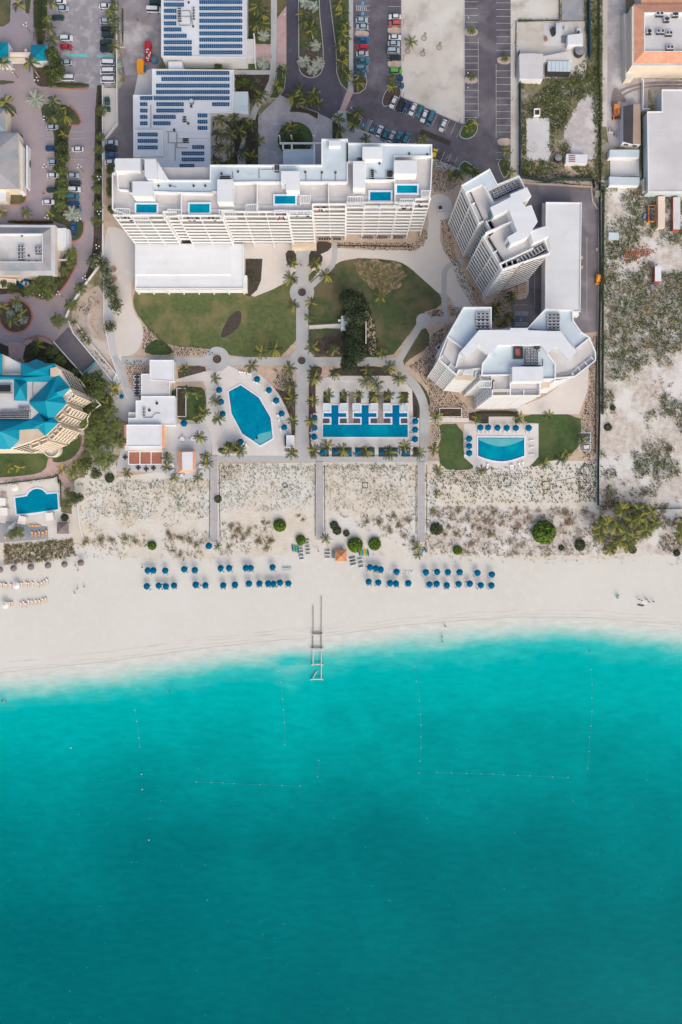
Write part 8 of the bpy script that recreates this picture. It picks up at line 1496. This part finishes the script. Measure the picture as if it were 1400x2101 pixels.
# white letters lying on the sand beside an umbrella
lt = thing('sand_letters', 'row of white block letters lying on the sand beside a back row umbrella', 'letters', W(822, 1173), world=True)
def letter(strokes, x, y, s_):
    b = MB()
    for k, (a, c) in enumerate(strokes): b.ribbon([W(x + a[0] * s_, y + a[1] * s_), W(x + c[0] * s_, y + c[1] * s_)], .34, 0, .3 + .004 * k)
    b.build('letter', 'cushion_white', lt)
letter([((0, -4), (0, 4))], 801, 1172, 1); letter([((0, -4), (0, 4)), ((0, 4), (3, 4))], 823, 1174, 1); letter([((0, -4), (0, 3.6)), ((0, 4), (4, 4)), ((4, -4), (4, 3.6))], 830.5, 1174.5, 1); letter([((0, 4), (0, -4)), ((0, -4), (3, 2)), ((3, 2), (6, -4)), ((6, -4), (6, 4))], 841, 1175, 1)
def person_proto(seed, top, bottom, pose='stand', hair='hair'):
    def mk():
        t = thing('person', 'x', 'person'); me = bpy.data.meshes.new('body'); h = .92 if pose == 'stand' else .35
        if pose == 'stand': J = [((0, 0, .95), .14), ((0, 0, 1.2), .13), ((0, 0, 1.42), .12), ((0, 0, 1.52), .06), ((0, .01, 1.62), .09), ((0, .01, 1.72), .08), ((.2, 0, 1.40), .055), ((.3, .03, 1.14), .045), ((.3, .12, .92), .035), ((-.2, 0, 1.40), .055), ((-.3, .03, 1.14), .045), ((-.3, .10, .92), .035), ((.1, 0, .88), .085), ((.11, .1, .48), .06), ((.11, .05, .08), .045), ((.11, .17, .05), .04), ((-.1, 0, .88), .085), ((-.11, -.1, .5), .06), ((-.11, -.16, .09), .045), ((-.11, -.04, .05), .04)]
        else: J = [((0, 0, .2), .14), ((0, .25, .24), .13), ((0, .46, .26), .12), ((0, .57, .28), .06), ((0, .67, .3), .09), ((0, .77, .3), .08), ((.2, .42, .24), .055), ((.38, .25, .16), .045), ((.4, .02, .12), .035), ((-.2, .42, .24), .055), ((-.38, .3, .16), .045), ((-.4, .1, .12), .035), ((.1, -.08, .19), .085), ((.13, -.45, .2), .06), ((.14, -.85, .12), .045), ((.14, -.93, .16), .04), ((-.1, -.08, .19), .085), ((-.13, -.45, .18), .06), ((-.14, -.85, .12), .045), ((-.14, -.93, .16), .04)]
        E = [(0, 1), (1, 2), (2, 3), (3, 4), (4, 5), (2, 6), (6, 7), (7, 8), (2, 9), (9, 10), (10, 11), (0, 12), (12, 13), (13, 14), (14, 15), (0, 16), (16, 17), (17, 18), (18, 19)]
        me.from_pydata([j[0] for j in J], E, []); o = bpy.data.objects.new('body', me); COL.objects.link(o); o.parent = t; m_ = o.modifiers.new('skin', 'SKIN'); me.materials.append(MATS['skin'])
        if me.skin_vertices: pass
        for v, j in zip(me.skin_vertices[0].data, J): v.radius = (j[1], j[1])
        me.skin_vertices[0].data[0].use_root = True; o.modifiers.new('sub', 'SUBSURF').levels = 1; o.modifiers['sub'].render_levels = 1
        b = MB(); up = pose == 'stand'
        if up: b.cyl((0, 0, .98), .17, .42, 10, .19); b.build('shirt', top, t); b = MB(); b.cyl((0, 0, .62), .2, .38, 10, .17); b.build('shorts', bottom, t); b = MB(); b.cyl((0, -.01, 1.68), .105, .1, 8, .06); b.build('hair', hair, t)
        else: b.box((0, .28, .1), (.34, .42, .3)); b.build('shirt', top, t); b = MB(); b.box((0, -.12, .08), (.36, .3, .26)); b.build('shorts', bottom, t); b = MB(); b.cyl((0, .8, .22), .1, .18, 8, .07); b.build('hair', hair, t)
        return t
    return Proto(mk)
PA = person_proto(1, 'fabric_dark', 'fabric_dark'); PB = person_proto(2, 'cushion_white', 'fabric_dark'); PC_ = person_proto(3, 'fabric_red', 'fabric_dark'); PL = person_proto(4, 'fabric_dark', 'fabric_dark', 'lie'); PR = person_proto(5, 'fabric_red', 'car_blue', 'lie')
def people(lst):
    for pr, x, y, rz_, lab in lst: c = W(x, y, .8); pr.put((c.x, c.y, .0 if y > 950 else .15), R(rz_), 1, lab)
people([(PA, 914, 1285, 20, 'person in dark swimwear walking on the wet sand'), (PA, 908, 1316, 200, 'person in dark swimwear wading in pale shallows'), (PB, 908, 1307, 100, 'person in a white top wading just above another bather'), (PA, 5, 1438, 0, 'person standing in the water at the left frame edge, left one'), (PB, 11, 1441, 40, 'person standing in the water at the left frame edge, right one'), (PA, 348, 1420, 60, 'person swimming alone in turquoise water left of the jetty'), (PA, 155, 1160, 20, 'person lying dark against the sand by the last thatched umbrella'),
    (PA, 560, 0 + 1159 - 0, 0, 'x') if 0 else (PB, 160, 1170, 80, 'person walking on the sand below the thatched umbrellas'), (PA, 1269, 1221, 10, 'person in dark clothes with pale gear, alone on the right beach'), (PB, 1266, 1225, 90, 'person in white crouched beside the pale gear on the right beach'), (PA, 1311, 1230, 0, 'person at the upper left of the beach group'), (PB, 1317, 1232, 60, 'person in white within the beach group'), (PA, 1326, 1229, 120, 'person in dark clothes at the top of the beach group'), (PA, 1332, 1235, 30, 'person in dark clothes at the right of the beach group'), (PA, 1341, 1234, 80, 'person standing apart right of the beach group'), (PL, 1314, 1242, 90, 'person lying at the lower edge of the beach group, left'), (PL, 1320, 1243, 100, 'person lying at the lower edge of the beach group, right'),
    (PR, 588, 1196, 80, 'person in red lying between the last two front row umbrellas'), (PR, 410, 1201, 70, 'person in red lying right of a front row umbrella'), (PR, 774, 1173, 100, 'person in red beside the three touching umbrellas'), (PC_, 617, 544, 10, 'person in a red top walking below the hotel entrance, left of a pair'), (PB, 621, 545, 20, 'person in white walking below the hotel entrance, right of a pair'), (PA, 654, 1131, 0, 'person in dark clothes on the sand at the centre boardwalk end'), (PA, 159, 1208, 30, 'person sitting on the sand right of the pale loungers, upper'), (PB, 153, 1218, 30, 'person with pale towel right of the pale loungers, lower'), (PA, 173, 1204, 70, 'person in dark clothes far right of the pale loungers'), (PA, 377, 1149, 90, 'person in dark clothes above the back umbrella row'), (PA, 292, 1164, 90, 'person in dark clothes left of the first back row umbrella'), (PB, 557, 117, 0, 'person in white on the pavement beside the solar hall'), (PA, 283, 42, 0, 'person in dark clothes in the service yard'), (PA, 90, 397, 0, 'person in dark clothes on the brick parking')])
for x, y, rz_, lab, m_ in ((1267, 1224, 20, 'pale blue beach towel by the lone pair on the right', 'turquoise'), (1322, 1236, 0, 'large white blanket in the middle of the beach group', 'cushion_white'), (152, 1219, 30, 'small pale towel on the left sand', 'cushion_white')):
    t = thing('beach_towel', lab, 'towel', W(x, y, 0), R(rz_)); b = MB(); b.box((0, 0, .01), (2.2 if 'large' in lab else 1.0, 1.7, .03)); b.build('cloth', m_, t)
for i, (x, y, w_, l_, h_, m_, lab) in enumerate(((1152, 58, 2.6, 1.4, .5, 'roof_blue', 'pale blue panel lying on the machine pad, upper'), (1158, 82, 2.0, 2.6, .6, 'metal', 'grey crate at the lower right of the machine pad'), (1120, 82, .9, 1.6, .9, 'paint_orange', 'orange drum crate at the lower left of the machine pad'), (1172, 84, 1.6, .8, .8, 'car_blue', 'blue crate in front of the white machine shed'), (1262, 276, 1.2, 1.6, .9, 'paint_steel', 'small blue crate beside the gabled shed'), (1255, 270, 2.2, 1.2, .7, 'cushion_tan', 'pale crate left of the gabled shed'), (1338, 590, 1.6, 2.2, .5, 'metal', 'scrap metal crate below the lone red container'), (1288, 560, 1.0, 2.4, .3, 'roof_white', 'white slab leaning in the scrub clearing'), (1318, 570, 1.4, 1.8, .3, 'roof_blue', 'pale broken panel left of the lone red container'), (1269, 512, 1.4, 1.2, .4, 'car_white', 'white sheet beside the rubble heap'), (1275, 528, .9, 1.6, .5, 'car_blue', 'blue crate beside the rubble heap'), (1297, 468, 1.0, 1.4, .8, 'tyre', 'black crate in the sandy clearing below the containers'), (1322, 445, 1.2, 2.4, .7, 'car_blue', 'blue crate touching the open orange bin'), (247, 130, 1.4, 1.0, .8, 'turquoise', 'turquoise crate on the service yard verge'), (250, 148, 1.2, 1.8, .9, 'paint_steel', 'steel blue crate near the service yard corner'), (252, 96, 1.6, 1.0, .6, 'cushion_tan', 'tan crate stack on the service yard verge'))):
    t = thing('crate', lab, 'crate', W(x, y), R(17 * i % 40 - 20)); b = MB(); b.box((0, 0, .12), (w_, l_, h_)); b.build('crate_body', m_, t); b = MB(); b.box((0, 0, h_ + .12), (w_ * .8, l_ * .8, .08)); b.build('lid', 'metal', t)
    for s_ in (-1, 1): b = MB(); b.box((s_ * w_ * .35, 0, 0), (.12, l_, .12)); b.build('runner', 'wood', t)
# rubbish heap and pallets in the scrub
t = thing('debris_heap', 'reddish brown heap of builders rubble in the scrub clearing', 'debris', W(1300, 520)); b = MB(); rr_ = random.Random(9)
for i in range(420): a = rr_.gauss(0, 1); c = rr_.gauss(0, 1); b.box((a * 4.2, c * 1.7 + a * .5, 0), (rr_.uniform(.15, .7), rr_.uniform(.1, .5), max(.1, .9 - .3 * abs(a) - .2 * abs(c)) * rr_.uniform(.3, 1)), rr_.uniform(0, 3), rr_.choice((0, 0, 1, 2)))
o = b.build('rubble', ['leaf_rust', 'tan_roof', 'terracotta'], t); o['kind'] = 'stuff'
t = thing('tarpaulin_shelter', 'low turquoise sheeted shelter beside the fence in the scrub', 'shelter', W(1257, 487)); b = MB(); b.prism([(-2, -1.4), (1.8, -1.5), (2, 1.3), (-1.9, 1.4)], 1.3, 1.4, 0, 0, True); b.build('sheet', 'roof_blue', t)
for a in (-1, 1):
    for c in (-1, 1): b = MB(); b.box((a * 1.6, c * 1.1, 0), (.1, .1, 1.3)); b.build('post', 'wood', t)
t = thing('utility_cabinet', 'pale green metal cabinet at the car park corner by the fence', 'cabinet', W(1224, 400)); b = MB(); b.box((0, 0, 0), (1.8, 2.0, 1.5)); b.build('cabinet_body', 'leaf_silver', t); b = MB(); b.box((0, 0, 1.5), (1.9, 2.1, .08)); b.build('lid', 'leaf_grey', t)
